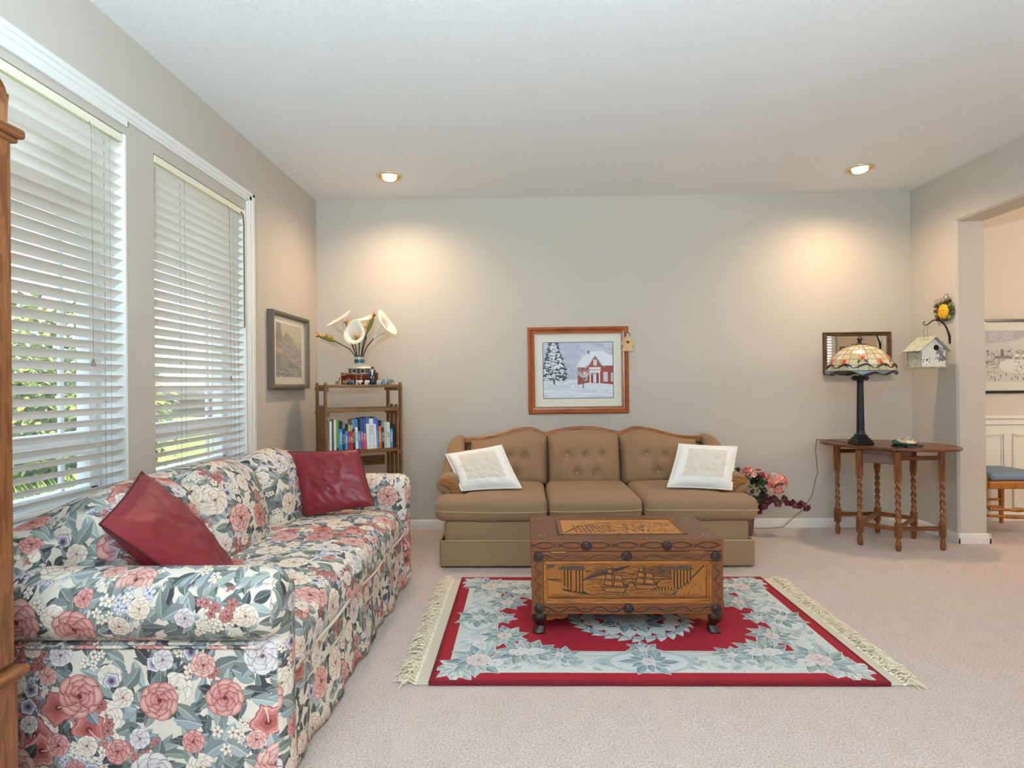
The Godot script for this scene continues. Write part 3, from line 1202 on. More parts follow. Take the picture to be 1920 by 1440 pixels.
func tan_sofa() -> void:
	var cx := 0.466
	var s := thing("tan_sofa", "tan camelback sofa with wood trim and button-tufted back against the back wall", "sofa", Vector3(cx, 0, -4.2))
	var cloth := fabric(hexc("9c7a58"), 0.1, 11.0, 0.9, 0.08, 0.35)
	var welt := fabric(hexc("b6946f"), 0.1, 20.0)
	var oak := wood(hexc("6b3d18"), hexc("a5682f"), 0, 11, 0.35)
	var zf := 0.475  # front of the seat, from the middle of the sofa
	# base rail and skirt
	var b := MB.new()
	b.rbox(Vector3(2.0, 0.15, 0.86), 0.03, at(0, 0.23, 0.015), 3)
	obj("base_rail", b, cloth, s)
	var sk := MB.new()
	for seg in [[-1.02, -0.34], [-0.335, 0.335], [0.34, 1.02]]:
		sk.box(seg[0], seg[1], 0.014, 0.178, 0.452, 0.47, 0.006, 2)
	for sx in [-1.0, 1.0]:
		sk.box(sx * 1.022 - 0.008, sx * 1.022 + 0.008, 0.014, 0.178, -0.42, 0.45, 0.005, 2)
	obj("skirt", sk, cloth, s)
	var w := MB.new()
	w.tube(PackedVector3Array([Vector3(-1.015, 0.18, -0.4), Vector3(-1.02, 0.18, 0.45), Vector3(-1.01, 0.18, 0.468), Vector3(1.01, 0.18, 0.468), Vector3(1.02, 0.18, 0.45), Vector3(1.015, 0.18, -0.4)]), 0.006, 6)
	obj("welt", w, welt, s)
	# seat cushions; the outer two reach round the arms
	for i in 3:
		var st := MB.new()
		var x0: float = [-0.9, -0.308, 0.315][i]
		var x1: float = [-0.313, 0.31, 0.9][i]
		var mid := (x0 + x1) / 2.0
		var hw := (x1 - x0) / 2.0
		var bend := func(p: Vector3) -> Vector3:
			var q := p
			var u := clampf((p.x - mid) / hw, -1, 1)
			if p.y > 0:
				q.y += 0.02 * (1.0 - u * u) * clampf(1.2 - absf(p.z) / 0.4, 0, 1)
			q.z += (0.014 * (1.0 - u * u) if p.z > 0.2 else 0.0)
			return q
		var local := func(p: Vector3) -> Vector3:
			return bend.call(p + Vector3(mid, 0, 0)) - Vector3(mid, 0, 0)
		st.rbox(Vector3(hw * 2.0, 0.16, 0.72), 0.06, at(mid, 0.38, 0.11), 4, 8, local)
		if i != 1:
			var sx := -1.0 if i == 0 else 1.0
			st.rbox(Vector3(0.42, 0.158, 0.22), 0.058, at(sx * 0.852, 0.38, 0.362), 4, 3)
		obj("seat_cushion", st, cloth, s)
		var wl := MB.new()
		var xa: float = -1.058 if i == 0 else x0 + 0.012
		var xb: float = 1.058 if i == 2 else x1 - 0.012
		var path := PackedVector3Array()
		for j in 17:
			var t := j / 16.0
			var x := lerpf(xa, xb, t)
			var u := clampf((x - mid) / hw, -1, 1)
			path.append(Vector3(x, 0.372 + 0.006 * sin(x * 3.0), 0.472 + 0.014 * (1.0 - u * u) - (0.02 if (j == 0 or j == 16) else 0.0)))
		wl.tube(path, 0.0055, 6)
		obj("welt", wl, welt, s)
	# back cushions
	var spots := [[[-0.47, 0.65], [-0.58, 0.65], [-0.69, 0.65], [-0.525, 0.525]], [[-0.135, 0.655], [0.0, 0.655], [0.135, 0.655], [-0.068, 0.525], [0.068, 0.525]], [[0.47, 0.655], [0.6, 0.655], [0.73, 0.655], [0.545, 0.53]]]
	for i in 3:
		var x0: float = [-0.89, -0.281, 0.285][i]
		var x1: float = [-0.285, 0.281, 0.89][i]
		var N := 44
		var M := 40
		var P := PackedVector3Array()
		var U := PackedVector2Array()
		var height := func(x: float, y: float) -> float:
			var u := clampf((x - x0) / (x1 - x0) * 2.0 - 1.0, -1, 1)
			var top := tan_top(clampf(x, x0, x1)) - 0.012
			var v := clampf((y - 0.42) / (top - 0.42), 0, 1)
			var e := pow(1.0 - pow(absf(u), 7.0), 0.45) * pow(1.0 - pow(absf(v * 2.0 - 1.0), 6.0), 0.5)
			var z := -0.27 - 0.1 * v + 0.15 * e + 0.02 * (1.0 - u * u) * sin(PI * v)
			for q in spots[i]:
				var d := Vector2(x - q[0], y - q[1])
				z -= 0.028 * exp(-d.length_squared() / 0.0011)
				z -= 0.006 * exp(-pow(d.x / 0.012, 2.0)) * exp(-pow(maxf(0.0, d.y) / 0.07, 2.0)) * (1.0 if d.y > 0 else 0.3)
			# pulls at the side seams
			z -= 0.006 * exp(-pow((y - 0.66) / 0.006, 2.0)) * smoothstep(0.75, 0.98, absf(u))
			return z
		for iy in N + 1:
			for ix in M + 1:
				var u := sin(lerpf(-1, 1, float(ix) / M) * PI / 2)
				var v := (sin(lerpf(-1, 1, float(iy) / N) * PI / 2) + 1.0) / 2.0
				var x := lerpf(x0, x1, (u + 1) / 2)
				var y := lerpf(0.42, tan_top(x) - 0.012, v)
				P.append(Vector3(x, y, height.call(x, y)))
				U.append(Vector2(x, -y))
		var st := MB.new()
		st.grid(N + 1, M + 1, P, U, Transform3D(), false, Vector3(0, 0, 1))
		var cu := obj("back_cushion", st, cloth, s)
		for q in spots[i]:
			var bt := MB.new()
			bt.lathe(PackedVector2Array([Vector2(0.011, 0.0), Vector2(0.0125, 0.003), Vector2(0.01, 0.008), Vector2(0.005, 0.0105), Vector2(0.0003, 0.011)]), 12, Transform3D(Basis(Vector3.RIGHT, PI / 2), Vector3(q[0], q[1], height.call(q[0], q[1]) + 0.001)))
			obj("button", bt, welt, cu)
	# back frame with its wooden crest
	var pf := PackedVector2Array()
	var pc := PackedVector2Array()
	pf.append(Vector2(-0.93, 0.2))
	pf.append(Vector2(0.93, 0.2))
	for j in range(48, -1, -1):
		var x := lerpf(-0.93, 0.93, j / 48.0)
		pf.append(Vector2(x, tan_top(x) - 0.03))
	var bf := MB.new()
	bf.extr(pf, 0.16, at(0, 0, -0.46), 0.01)
	obj("back_frame", bf, cloth, s)
	for j in 65:
		var x := lerpf(-0.935, 0.935, j / 64.0)
		pc.append(Vector2(x, tan_top(x) + 0.013))
	for j in range(64, -1, -1):
		var x := lerpf(-0.935, 0.935, j / 64.0)
		pc.append(Vector2(x, tan_top(x) - 0.034))
	var cr := MB.new()
	cr.extr(pc, 0.06, at(0, 0, -0.375), 0.006)
	obj("crest_rail", cr, oak, s)
	# arms: rolled at the front, sweeping up to the back
	for sx in [-1.0, 1.0]:
		var prof := PackedVector2Array()
		prof.append_array([Vector2(-0.11, 0.0), Vector2(-0.11, 0.1), Vector2(-0.105, 0.18)])
		for k in 17:
			var a := deg_to_rad(160.0 - k * 17.0)
			prof.append(Vector2(-0.005, 0.205) + Vector2(cos(a), sin(a) * 0.78) * 0.105)
		prof.append_array([Vector2(0.028, 0.15), Vector2(0.02, 0.1), Vector2(0.02, 0.0)])
		var secs := [[-0.5, 0.0], [-0.4, 0.0], [-0.3, 0.0], [-0.22, 0.0], [-0.15, 0.0], [-0.08, 0.0], [0.0, 0.0], [0.08, 0.0], [0.16, 0.0], [0.21, 0.0], [0.228, 0.004], [0.24, 0.013], [0.246, 0.028]]
		var P := PackedVector3Array()
		var U := PackedVector2Array()
		for e in secs:
			var z: float = e[0]
			var rise := smoothstep(0.12, -0.36, z)
			var top := lerpf(0.285, 0.49, rise)
			var q := inset(prof, -e[1] * -1.0)
			q.append(q[0])
			for c in q:
				var y := c.y / 0.287 * top
				if c.y > 0.19:
					y = top - (0.287 - c.y) * 1.0
				var x := c.x * lerpf(1.0, 0.62, rise) + lerpf(0.0, 0.018, rise)
				P.append(Vector3(sx * (0.985 + x), 0.302 + y, z))
				U.append(Vector2(z, c.y))
		for f in [0.6, 0.25, 0.01]:
			var q := inset(prof, 0.028)
			q.append(q[0])
			for c in q:
				P.append(Vector3(sx * (0.985 + lerpf(-0.045, c.x, f)), 0.302 + lerpf(0.1, c.y * 0.285 / 0.287, f), 0.248))
				U.append(c)
		var st := MB.new()
		st.grid(secs.size() + 3, prof.size() + 1, P, U, Transform3D(), true)
		var arm := obj("arm", st, cloth, s)
		# carved wooden facing
		var fp := PackedVector2Array([Vector2(0.068, 0.545), Vector2(0.05, 0.562), Vector2(0.02, 0.563), Vector2(-0.015, 0.55), Vector2(-0.045, 0.525), Vector2(-0.068, 0.49), Vector2(-0.085, 0.44), Vector2(-0.088, 0.4), Vector2(-0.02, 0.4), Vector2(-0.012, 0.45), Vector2(0.004, 0.485), Vector2(0.03, 0.505), Vector2(0.055, 0.51), Vector2(0.072, 0.525)])
		for k in fp.size():
			fp[k].x = sx * (0.985 + fp[k].x)
		var fm := MB.new()
		fm.extr(fp, 0.022, at(0, 0, 0.255), 0.006)
		obj("wood_facing", fm, oak, arm)
	white_pillows()


func white_pillows() -> void:
	var lace := Cv.new(512, 512, hexc("f3efe8"), 0.5)
	var r := RandomNumberGenerator.new()
	r.seed = 5
	lace.rect(88, 88, 336, 336, hexc("e2d9cb"), 0.55)
	for i in 40:
		var y := 92 + i * 8.3
		for j in 42:
			var x := 92 + j * 8.0
			var l := r.randf_range(3.0, 7.0)
			lace.rect(x, y, l, r.randf_range(2, 4), hexc("d3c6b2") if r.randf() < 0.55 else hexc("eee8de"), r.randf_range(0.2, 0.9))
	var pic := mat(Color.WHITE, 0.9)
	pic.albedo_texture = lace.tex()
	pic.heightmap_enabled = true
	pic.heightmap_texture = lace.htex()
	pic.heightmap_scale = 0.4
	var trim := mat(hexc("f2ede4"), 0.9)
	var sets := [
		[Vector3(-0.57, 0.70, -4.13), Vector3(-0.165, 0.762, -4.16), Vector3(-0.02, 0.49, -3.93), Vector3(-0.435, 0.475, -3.92), "white pillow with a knotted beige centre on the window end of the tan sofa"],
		[Vector3(1.115, 0.765, -4.13), Vector3(1.525, 0.745, -4.12), Vector3(1.405, 0.475, -3.9), Vector3(0.975, 0.492, -3.93), "white pillow with a knotted beige centre at the flower end of the tan sofa"],
	]
	for k in 2:
		var e: Array = sets[k]
		var t := thing("lace_pillow", e[4], "pillow", Vector3.ZERO, 0.0, "white pillows on the tan sofa")
		obj("cover", pillow_mesh(e[0], e[1], e[2], e[3], 0.07, 15 + k, 0.035), pic, t)
		var w := MB.new()
		w.tube(pillow_rim(e[0], e[1], e[2], e[3], 0.035), 0.005, 6)
		obj("piping", w, trim, t)


# ---------------------------------------------------------------- carved wool rug
func spray(cv: Cv, c: Vector2, r: float, n: int, turn: float, cols: Array, aspect := 1.0) -> void:
	for ring in 2:
		for k in n:
			var a := turn + TAU * (k + 0.5 * ring) / n
			var col: Color = cols[(k + ring) % cols.size()]
			var o := c + Vector2(cos(a) * aspect, sin(a)) * r * (0.3 if ring == 0 else 0.18)
			var ln := r * (0.78 if ring == 0 else 0.6)
			cv.leaf(o - Vector2(cos(a), sin(a)) * 2.0, a, ln + 5, ln * 0.46 + 6, hexc("e6e6e0"), hexc("e6e6e0"), 0.5)
			cv.leaf(o, a, ln, ln * 0.42, col, col.darkened(0.14), 0.9)


func rug() -> void:
	var W := 1460
	var H := 990
	var red := hexc("a30d22")
	var cream := hexc("d8d8d0")
	var cv := Cv.new(W, H, red, 0.5)
	var blues := [hexc("adbabb"), hexc("97a9ac"), hexc("bfc9c8"), hexc("a3b2aa"), hexc("869a9d")]
	var pale := [hexc("d6dcda"), hexc("c3cdcd"), hexc("dedfd9")]
	var b := 52.0
	cv.rect(b, b, W - 2 * b, H - 2 * b, cream, 0.62)
	var inn := 205.0
	# double line, then the red field
	cv.rect(inn - 34, inn - 34, W - 2 * inn + 68, H - 2 * inn + 68, hexc("c4c8c2"), 0.3)
	cv.rect(inn - 30, inn - 30, W - 2 * inn + 60, H - 2 * inn + 60, cream, 0.66)
	cv.rect(inn - 8, inn - 8, W - 2 * inn + 16, H - 2 * inn + 16, hexc("bfc4be"), 0.3)
	cv.rect(inn - 5, inn - 5, W - 2 * inn + 10, H - 2 * inn + 10, cream, 0.62)
	cv.rect(inn, inn, W - 2 * inn, H - 2 * inn, red, 0.5)
	var r := RandomNumberGenerator.new()
	r.seed = 3
	# a scroll of leaves round the cream border
	var m := (b + inn - 30) / 2.0
	var track := []
	for i in 44:
		track.append([Vector2(lerpf(170, W - 170, i / 43.0), m), 0.0])
		track.append([Vector2(lerpf(170, W - 170, i / 43.0), H - m), 0.0])
	for i in 28:
		track.append([Vector2(m, lerpf(170, H - 170, i / 27.0)), PI / 2])
		track.append([Vector2(W - m, lerpf(170, H - 170, i / 27.0)), PI / 2])
	for i in track.size():
		var p: Vector2 = track[i][0] + Vector2(0, 22 * sin(i * 1.35)).rotated(track[i][1])
		var a: float = track[i][1] + (0.7 if i % 4 < 2 else -0.7) + (PI if i % 8 < 4 else 0.0)
		cv.ell(p, 24, 15, a, pale[i % 3], 0.75)
		cv.leaf(p, a, r.randf_range(34, 52), r.randf_range(16, 24), blues[i % 4].lerp(cream, 0.25), blues[i % 4].lerp(cream, 0.1), 0.85)
		if i % 5 == 0:
			cv.rose(p + Vector2(10, 6), 15, [hexc("dcd6d0"), hexc("d3c2bc"), hexc("b3a39e")], i, 0.9)
	# corner bouquets
	var roses := [[hexc("e3d2c9"), hexc("d9bdb4"), hexc("b3938c")], [hexc("e6e2dc"), hexc("d9d0c9"), hexc("b0a7a2")]]
	for sx in [-1.0, 1.0]:
		for sy in [-1.0, 1.0]:
			var c := Vector2(W / 2.0, H / 2.0) + Vector2(sx * (W / 2.0 - 150), sy * (H / 2.0 - 140))
			spray(cv, c + Vector2(sx * 62, sy * 58), 82, 9, 0.3, pale)
			spray(cv, c, 108, 9, 0.2, blues)
			cv.rose(c, 46, roses[0], 0.4, 0.95)
			cv.rose(c + Vector2(-sx * 58, sy * 18), 30, roses[1], 1.4, 0.95)
			var q := c + Vector2(-sx * 165, -sy * 60)
			spray(cv, q, 96, 10, 0.1, blues, 1.35)
			for k in 7:
				cv.rose(q + Vector2(k * 15 - 45, 12 * sin(k * 2.1)), 22, roses[1], k, 0.95)
			spray(cv, q + Vector2(-sx * 120, sy * 22), 62, 7, 0.5, blues, 1.3)
			cv.rose(q + Vector2(-sx * 115, sy * 22), 17, roses[1], 0.6, 0.95)
			var q2 := c + Vector2(-sx * 82, -sy * 190)
			spray(cv, q2, 84, 9, 0.4, blues, 1.1)
			cv.rose(q2, 30, roses[0], 0.2, 0.95)
	# sprays at the middle of each side
	for e in [Vector2(0, -1), Vector2(0, 1), Vector2(-1, 0), Vector2(1, 0)]:
		var c := Vector2(W / 2.0, H / 2.0) + Vector2(e.x * (W / 2.0 - m - 10), e.y * (H / 2.0 - m - 14))
		cv.ell(c, 150 if e.x == 0 else 80, 80 if e.x == 0 else 130, 0, hexc("b9c4c4"), 0.75, 24)
		cv.ell(c, 132 if e.x == 0 else 68, 68 if e.x == 0 else 115, 0, hexc("dcdedb"), 0.68, 24)
		spray(cv, c, 92, 6, 0.0 if e.x == 0 else PI / 2, [hexc("8fa3a6"), hexc("a3b4b5")], 1.2)
		cv.rose(c, 26, roses[1], 0.3, 0.95)
		spray(cv, c - e * 92, 58, 7, 0.2, blues, 1.2)
		cv.rose(c - e * 92, 18, roses[1], 0.9, 0.95)
	# wreath in the middle of the field
	var mc := Vector2(W / 2.0, H / 2.0)
	for i in 30:
		var a := TAU * i / 30.0
		var p := mc + Vector2(cos(a) * 205, sin(a) * 175)
		cv.leaf(p, a + 0.9, 70, 34, hexc("d9dad4"), hexc("c7cbc6"), 0.85)
		cv.leaf(p, a - 1.2, 52, 26, blues[i % 4], blues[(i + 1) % 4], 0.85)
	for i in 18:
		var a := TAU * i / 18.0
		cv.ell(mc + Vector2(cos(a) * 168, sin(a) * 142), 34, 30, a, cream, 0.7)
	spray(cv, mc, 140, 10, 0.0, [hexc("869a9d"), hexc("75898c"), hexc("a3b2ae")])
	for i in 6:
		cv.rose(mc + Vector2(cos(i * 1.05), sin(i * 1.05)) * 44, 36, roses[i % 2], i, 0.95)
	cv.rose(mc, 34, roses[0], 0.0, 0.95)
	var m_ := mat(Color.WHITE, 0.95)
	m_.albedo_texture = cv.tex()
	m_.heightmap_enabled = true
	m_.heightmap_texture = cv.htex()
	m_.heightmap_scale = 0.7
	var pile := noise_tex(71, 0.2, [[0.0, Color(0.84, 0.84, 0.84)], [1.0, Color(1, 1, 1)]], 512, FastNoiseLite.TYPE_SIMPLEX, 3)
	m_.detail_enabled = true
	m_.detail_blend_mode = BaseMaterial3D.BLEND_MODE_MUL
	m_.detail_albedo = pile
	var t := thing("rug", "carved red and cream flowered wool rug under the carved chest", "rug", Vector3(0.522, 0, -2.892))
	var hx := 0.912
	var hz := 0.618
	var top := MB.new()
	var n := 60
	var P := PackedVector3Array()
	var U := PackedVector2Array()
	for i in n + 1:
		for j in n + 1:
			var u := float(j) / n
			var v := float(i) / n
			var ex := minf(u, 1 - u) * 2 * hx
			var ez := minf(v, 1 - v) * 2 * hz
			var e := minf(ex, ez)
			var y := 0.0215 - 0.005 * pow(clampf(1.0 - e / 0.03, 0, 1), 2.0) + 0.0012 * sin(u * 19.0) * sin(v * 13.0)
			P.append(Vector3((u - 0.5) * 2 * hx, y, (v - 0.5) * 2 * hz))
			U.append(Vector2(u, v))
	top.grid(n + 1, n + 1, P, U, Transform3D(), false, Vector3.UP)
	obj("pile", top, m_, t)
	var side := MB.new()
	side.rbox(Vector3(hx * 2 + 0.004, 0.019, hz * 2 + 0.004), 0.006, at(0, 0.0098, 0), 3)
	obj("edge", side, fabric(hexc("8c0b1c"), 0.2, 60.0, 0.95, 0.1, 0.0), t)
	# woven ends and knotted fringe
	var jute := fabric(hexc("e6d8c2"), 0.2, 40.0, 0.95, 0.06, 0.0)
	for sx in [-1.0, 1.0]:
		var band := MB.new()
		band.box(sx * hx, sx * (hx + 0.052), 0.001, 0.007, -hz + 0.004, hz - 0.004, 0.002)
		obj("woven_end", band, jute, t)
		var fr := MB.new()
		for i in 74:
			var z := lerpf(-hz + 0.01, hz - 0.01, i / 73.0) + r.randf_range(-0.004, 0.004)
			fr.rbox(Vector3(0.014, 0.01, 0.011), 0.004, at(sx * (hx + 0.055), 0.006, z))
			for k in 5:
				var path := PackedVector3Array()
				var dx := r.randf_range(0.03, 0.085)
				var dz := r.randf_range(-0.05, 0.05)
				var up := r.randf_range(0.004, 0.024)
				var curl := r.randf_range(0.004, 0.012)
				for q in 7:
					var f := q / 6.0
					path.append(Vector3(sx * (hx + 0.058 + dx * f + curl * sin(f * 8.0 + k * 1.7)), 0.005 + up * sin(f * PI), z + dz * f * f + curl * cos(f * 8.0 + i + k)))
				fr.tube(path, 0.0023, 4, Transform3D(), false)
		stuff(obj("fringe", fr, mat(hexc("efe0c4"), 0.9), t))


# ---------------------------------------------------------------- carved camphor chest
func carve_mat(cv: Cv, depth := 0.5) -> StandardMaterial3D:
	var m := mat(Color.WHITE, 0.48)
	m.albedo_texture = cv.tex()
	m.heightmap_enabled = true
	m.heightmap_texture = cv.htex()
	m.heightmap_scale = depth
	m.clearcoat_enabled = true
	m.clearcoat = 0.12
	m.clearcoat_roughness = 0.3
	return m


func grain(cv: Cv, base: Color, seed_: int, amount := 0.16) -> void:
	var r := RandomNumberGenerator.new()
	r.seed = seed_
	for i in int(cv.h * 0.9):
		var y := r.randf() * cv.h
		var x := r.randf() * cv.w
		cv.rect(x, y, r.randf_range(60, 400), 1 if r.randf() < 0.7 else 2, base.darkened(r.randf() * amount) if r.randf() < 0.6 else base.lightened(r.randf() * amount * 0.6))


func vine(cv: Cv, y: float, amp: float, step: float, dark: Color) -> void:
	var r := RandomNumberGenerator.new()
	r.seed = 23
	var x := step * 0.4
	var k := 0
	while x < cv.w:
		var p := PackedVector2Array()
		for i in 9:
			var t := i / 8.0
			p.append(Vector2(x + step * t, y + amp * (1.0 - pow(2.0 * t - 1.0, 2.0)) * (1 if k % 2 else -1) * 0.9 + amp * 0.2))
		cv.line(p, 7, dark, 0.1)
		for q in 3:
			var o := Vector2(x + step * (0.2 + 0.28 * q), y + (amp * 0.45 if k % 2 == 0 else -amp * 0.3))
			cv.line(PackedVector2Array([o, o + Vector2(r.randf_range(14, 26), r.randf_range(-14, 14))]), r.randf_range(4, 7), dark.lightened(r.randf() * 0.12), 0.2)
		x += step
		k += 1
	for i in int(cv.w * 0.07):
		var o := Vector2(r.randf() * cv.w, r.randf() * cv.h)
		cv.line(PackedVector2Array([o, o + Vector2(r.randf_range(6, 22), r.randf_range(-4, 4))]), 2.5, dark.lightened(0.16), 0.4)


func ship(cv: Cv, c: Vector2, s: float, dark: Color, lit: Color) -> void:
	cv.poly(PackedVector2Array([c + Vector2(-70, 30) * s, c + Vector2(62, 34) * s, c + Vector2(78, 14) * s, c + Vector2(58, 66) * s, c + Vector2(-48, 64) * s]), lit.darkened(0.1), 0.8)
	cv.line(PackedVector2Array([c + Vector2(-78, 16) * s, c + Vector2(-48, 64) * s, c + Vector2(58, 66) * s, c + Vector2(78, 14) * s, c + Vector2(60, 34) * s, c + Vector2(-70, 30) * s, c + Vector2(-78, 16) * s]), 5, dark, 0.1)
	for e in [[-52, -18, 52, 38], [2, -14, 46, 40], [-44, -62, 40, 40], [6, -56, 36, 36], [-34, -96, 26, 30]]:
		var o := c + Vector2(e[0], e[1]) * s
		var q := PackedVector2Array([o, o + Vector2(e[2], 6) * s, o + Vector2(e[2] + 8, e[3]) * s, o + Vector2(-8, e[3] - 6) * s, o])
		cv.poly(q, lit, 0.95)
		cv.line(q, 4.5, dark, 0.1)
	cv.line(PackedVector2Array([c + Vector2(60, 20) * s, c + Vector2(100, -8) * s]), 4, dark, 0.1)
	cv.line(PackedVector2Array([c + Vector2(-10, 30) * s, c + Vector2(-14, -110) * s]), 4, dark, 0.1)


func palms(cv: Cv, x: float, base: float, n: int, dark: Color, lit: Color, lean := 0.0) -> void:
	for k in n:
		var xx := x + k * 21
		cv.rect(xx, 50 + 6 * (k % 2), 13, base - 50 + lean * k, lit, 0.9)
		cv.rect(xx + 13, 50, 6, base - 50 + lean * k, dark, 0.05)
	for k in n * 6:
		var a := k * 0.9
		cv.leaf(Vector2(x + (k % n) * 21 + 8, 44), -PI / 2 + sin(a * 3.0) * 1.8, 34, 10, dark.lightened(0.12), dark, 0.7)


func chest() -> void:
	var base := hexc("713906")
	var lit := hexc("92530a")
	var dark := hexc("241004")
	var t := thing("carved_chest", "carved wooden chest with ships on its front, standing on the flowered rug", "chest", Vector3(0.478, 0.0232, -2.945))
	var hx := 0.449
	var hz := 0.25
	var plain := wood(hexc("552a07"), hexc("7c430b"), 0, 12, 0.35)
	var darkw := wood(hexc("170a04"), hexc("301808"), 1, 13, 0.4)
	var body := MB.new()
	body.rbox(Vector3(hx * 2 - 0.012, 0.295, hz * 2 - 0.012), 0.004, at(0, 0.242, 0))
	obj("body", body, plain, t)
	# front panel with ships, palm trunks and shore
	var cv := Cv.new(1024, 256, lit, 0.55)
	grain(cv, lit, 4, 0.2)
	var q8 := RandomNumberGenerator.new()
	q8.seed = 19
	# burnt-in shading of the sky, hills and water: short gouged strokes
	for i in 260:
		var p := Vector2(q8.randf_range(240, 820), q8.randf_range(20, 250))
		cv.line(PackedVector2Array([p, p + Vector2(q8.randf_range(16, 60), q8.randf_range(-7, 7))]), q8.randf_range(2, 5), lit.lerp(dark, q8.randf_range(0.2, 0.75)), 0.3)
	cv.rect(0, 122, 1024, 5, dark, 0.2)
	for i in 7:
		cv.line(PackedVector2Array([Vector2(215 + i * 16, 138 - i * 13), Vector2(330 + i * 22, 98 - i * 10), Vector2(480 + i * 8, 52 - i * 5)]), 5, dark.lightened(0.05), 0.15)
		cv.line(PackedVector2Array([Vector2(560 + i * 20, 62 - i * 6), Vector2(700, 96 - i * 10), Vector2(800, 120 - i * 14)]), 5, dark.lightened(0.05), 0.15)
	cv.poly(PackedVector2Array([Vector2(0, 124), Vector2(120, 150), Vector2(270, 246), Vector2(0, 252)]), lit.lightened(0.05), 0.75)
	cv.line(PackedVector2Array([Vector2(0, 124), Vector2(120, 150), Vector2(270, 246)]), 6, dark, 0.1)
	cv.poly(PackedVector2Array([Vector2(1010, 20), Vector2(1020, 250), Vector2(790, 250)]), lit.lightened(0.04), 0.8)
	cv.line(PackedVector2Array([Vector2(1010, 20), Vector2(900, 150), Vector2(790, 246)]), 9, dark, 0.05)
	for i in 7:
		cv.line(PackedVector2Array([Vector2(95 + i * 24, 200 + i * 6), Vector2(142 + i * 22, 220 + i * 4)]), 11, dark, 0.1)
	for i in 24:
		var p := Vector2(q8.randf_range(860, 1000), q8.randf_range(140, 244))
		cv.line(PackedVector2Array([p, p + Vector2(3, 8)]), 4, dark.lightened(0.1), 0.3)
	palms(cv, 92, 176, 4, dark, lit, 14.0)
	palms(cv, 168, 214, 3, dark, lit, 8.0)
	palms(cv, 800, 230, 6, dark, lit, -18.0)
	for e in [Vector2(430, 150), Vector2(632, 132)]:
		for i in 26:
			var p: Vector2 = e + Vector2(q8.randf_range(-120, 120), q8.randf_range(-110, 80))
			cv.line(PackedVector2Array([p, p + Vector2(q8.randf_range(14, 40), q8.randf_range(-4, 4))]), 6, lit.lerp(dark, q8.randf_range(0.4, 0.85)), 0.2)
	ship(cv, Vector2(430, 154), 1.12, dark, lit.lightened(0.05))
	ship(cv, Vector2(632, 136), 1.04, dark, lit.lightened(0.05))
	for i in 9:
		cv.leaf(Vector2(712 + i * 9, 246), -PI / 2 + (i - 4) * 0.24, 78, 24, lit, dark, 0.8)
	cv.poly(PackedVector2Array([Vector2(0, 0), Vector2(60, 0), Vector2(36, 34), Vector2(0, 42)]), dark.lightened(0.12), 0.7)
	for i in 60:
		var p := Vector2(q8.randf_range(20, 1000), 244 if i % 2 else 8)
		cv.line(PackedVector2Array([p, p + Vector2(q8.randf_range(20, 70), 0)]), 6, lit.lerp(dark, q8.randf_range(0.2, 0.6)), 0.4)
	var fp := MB.new()
	fp.quad(Vector3(-0.372, 0.333, hz - 0.004), Vector3(0.372, 0.333, hz - 0.004), Vector3(0.372, 0.178, hz - 0.004), Vector3(-0.372, 0.178, hz - 0.004), Vector3(0, 0, 1))
	obj("ship_panel", fp, carve_mat(cv, 0.6), t)
	# carved rails and stiles round the panel, with a moulding
	var rv := Cv.new(1024, 72, base, 0.6)
	grain(rv, base, 5)
	vine(rv, 38, 22, 74, dark)
	var rm := carve_mat(rv, 0.4)
	var sv := Cv.new(96, 512, base, 0.6)
	for i in 300:
		sv.rect((i * 37) % 96, (i * 91) % 512, 1, 60 + i % 90, base.darkened(0.02 + 0.12 * ((i * 7) % 10) / 10.0))
	for k in 6:
		var q := PackedVector2Array()
		for i in 9:
			q.append(Vector2(48 + (26 if k % 2 else -26) * sin(PI * i / 8.0), 20 + k * 82 + i * 10))
		sv.line(q, 5, dark, 0.1)
		sv.line(PackedVector2Array([Vector2(48, 30 + k * 82), Vector2(36 + 20 * (k % 2), 60 + k * 82)]), 4, dark, 0.2)
	var svm := carve_mat(sv, 0.4)
	for e in [["rail", -hx, hx, 0.345, 0.388, rm], ["rail", -hx, hx, 0.0945, 0.147, rm], ["stile", -hx, -0.392, 0.147, 0.345, svm], ["stile", 0.392, hx, 0.147, 0.345, svm]]:
		var st := MB.new()
		var x0: float = e[1]
		var x1: float = e[2]
		var y0: float = e[3]
		var y1: float = e[4]
		st.rbox(Vector3(x1 - x0, y1 - y0, 0.02), 0.003, at((x0 + x1) / 2, (y0 + y1) / 2, hz - 0.008), 2)
		var o := obj(e[0], st, plain, t)
		var face := MB.new()
		face.quad(Vector3(x0 + 0.003, y1 - 0.003, hz + 0.0026), Vector3(x1 - 0.003, y1 - 0.003, hz + 0.0026), Vector3(x1 - 0.003, y0 + 0.003, hz + 0.0026), Vector3(x0 + 0.003, y0 + 0.003, hz + 0.0026), Vector3(0, 0, 1))
		obj("carving", face, e[5], o)
	var mo := MB.new()
	for g in [[0.0, 0.01, 0.012], [0.01, 0.018, 0.006]]:
		var i: float = g[0]
		var j: float = g[1]
		mo.box(-0.392 + i, 0.392 - i, 0.345 - j, 0.345 - i, hz - 0.006, hz - 0.004 + g[2], 0.002)
		mo.box(-0.392 + i, 0.392 - i, 0.147 + i, 0.147 + j, hz - 0.006, hz - 0.004 + g[2], 0.002)
		mo.box(-0.392 + i, -0.392 + j, 0.147 + i, 0.345 - i, hz - 0.006, hz - 0.004 + g[2], 0.002)
		mo.box(0.392 - j, 0.392 - i, 0.147 + i, 0.345 - i, hz - 0.006, hz - 0.004 + g[2], 0.002)
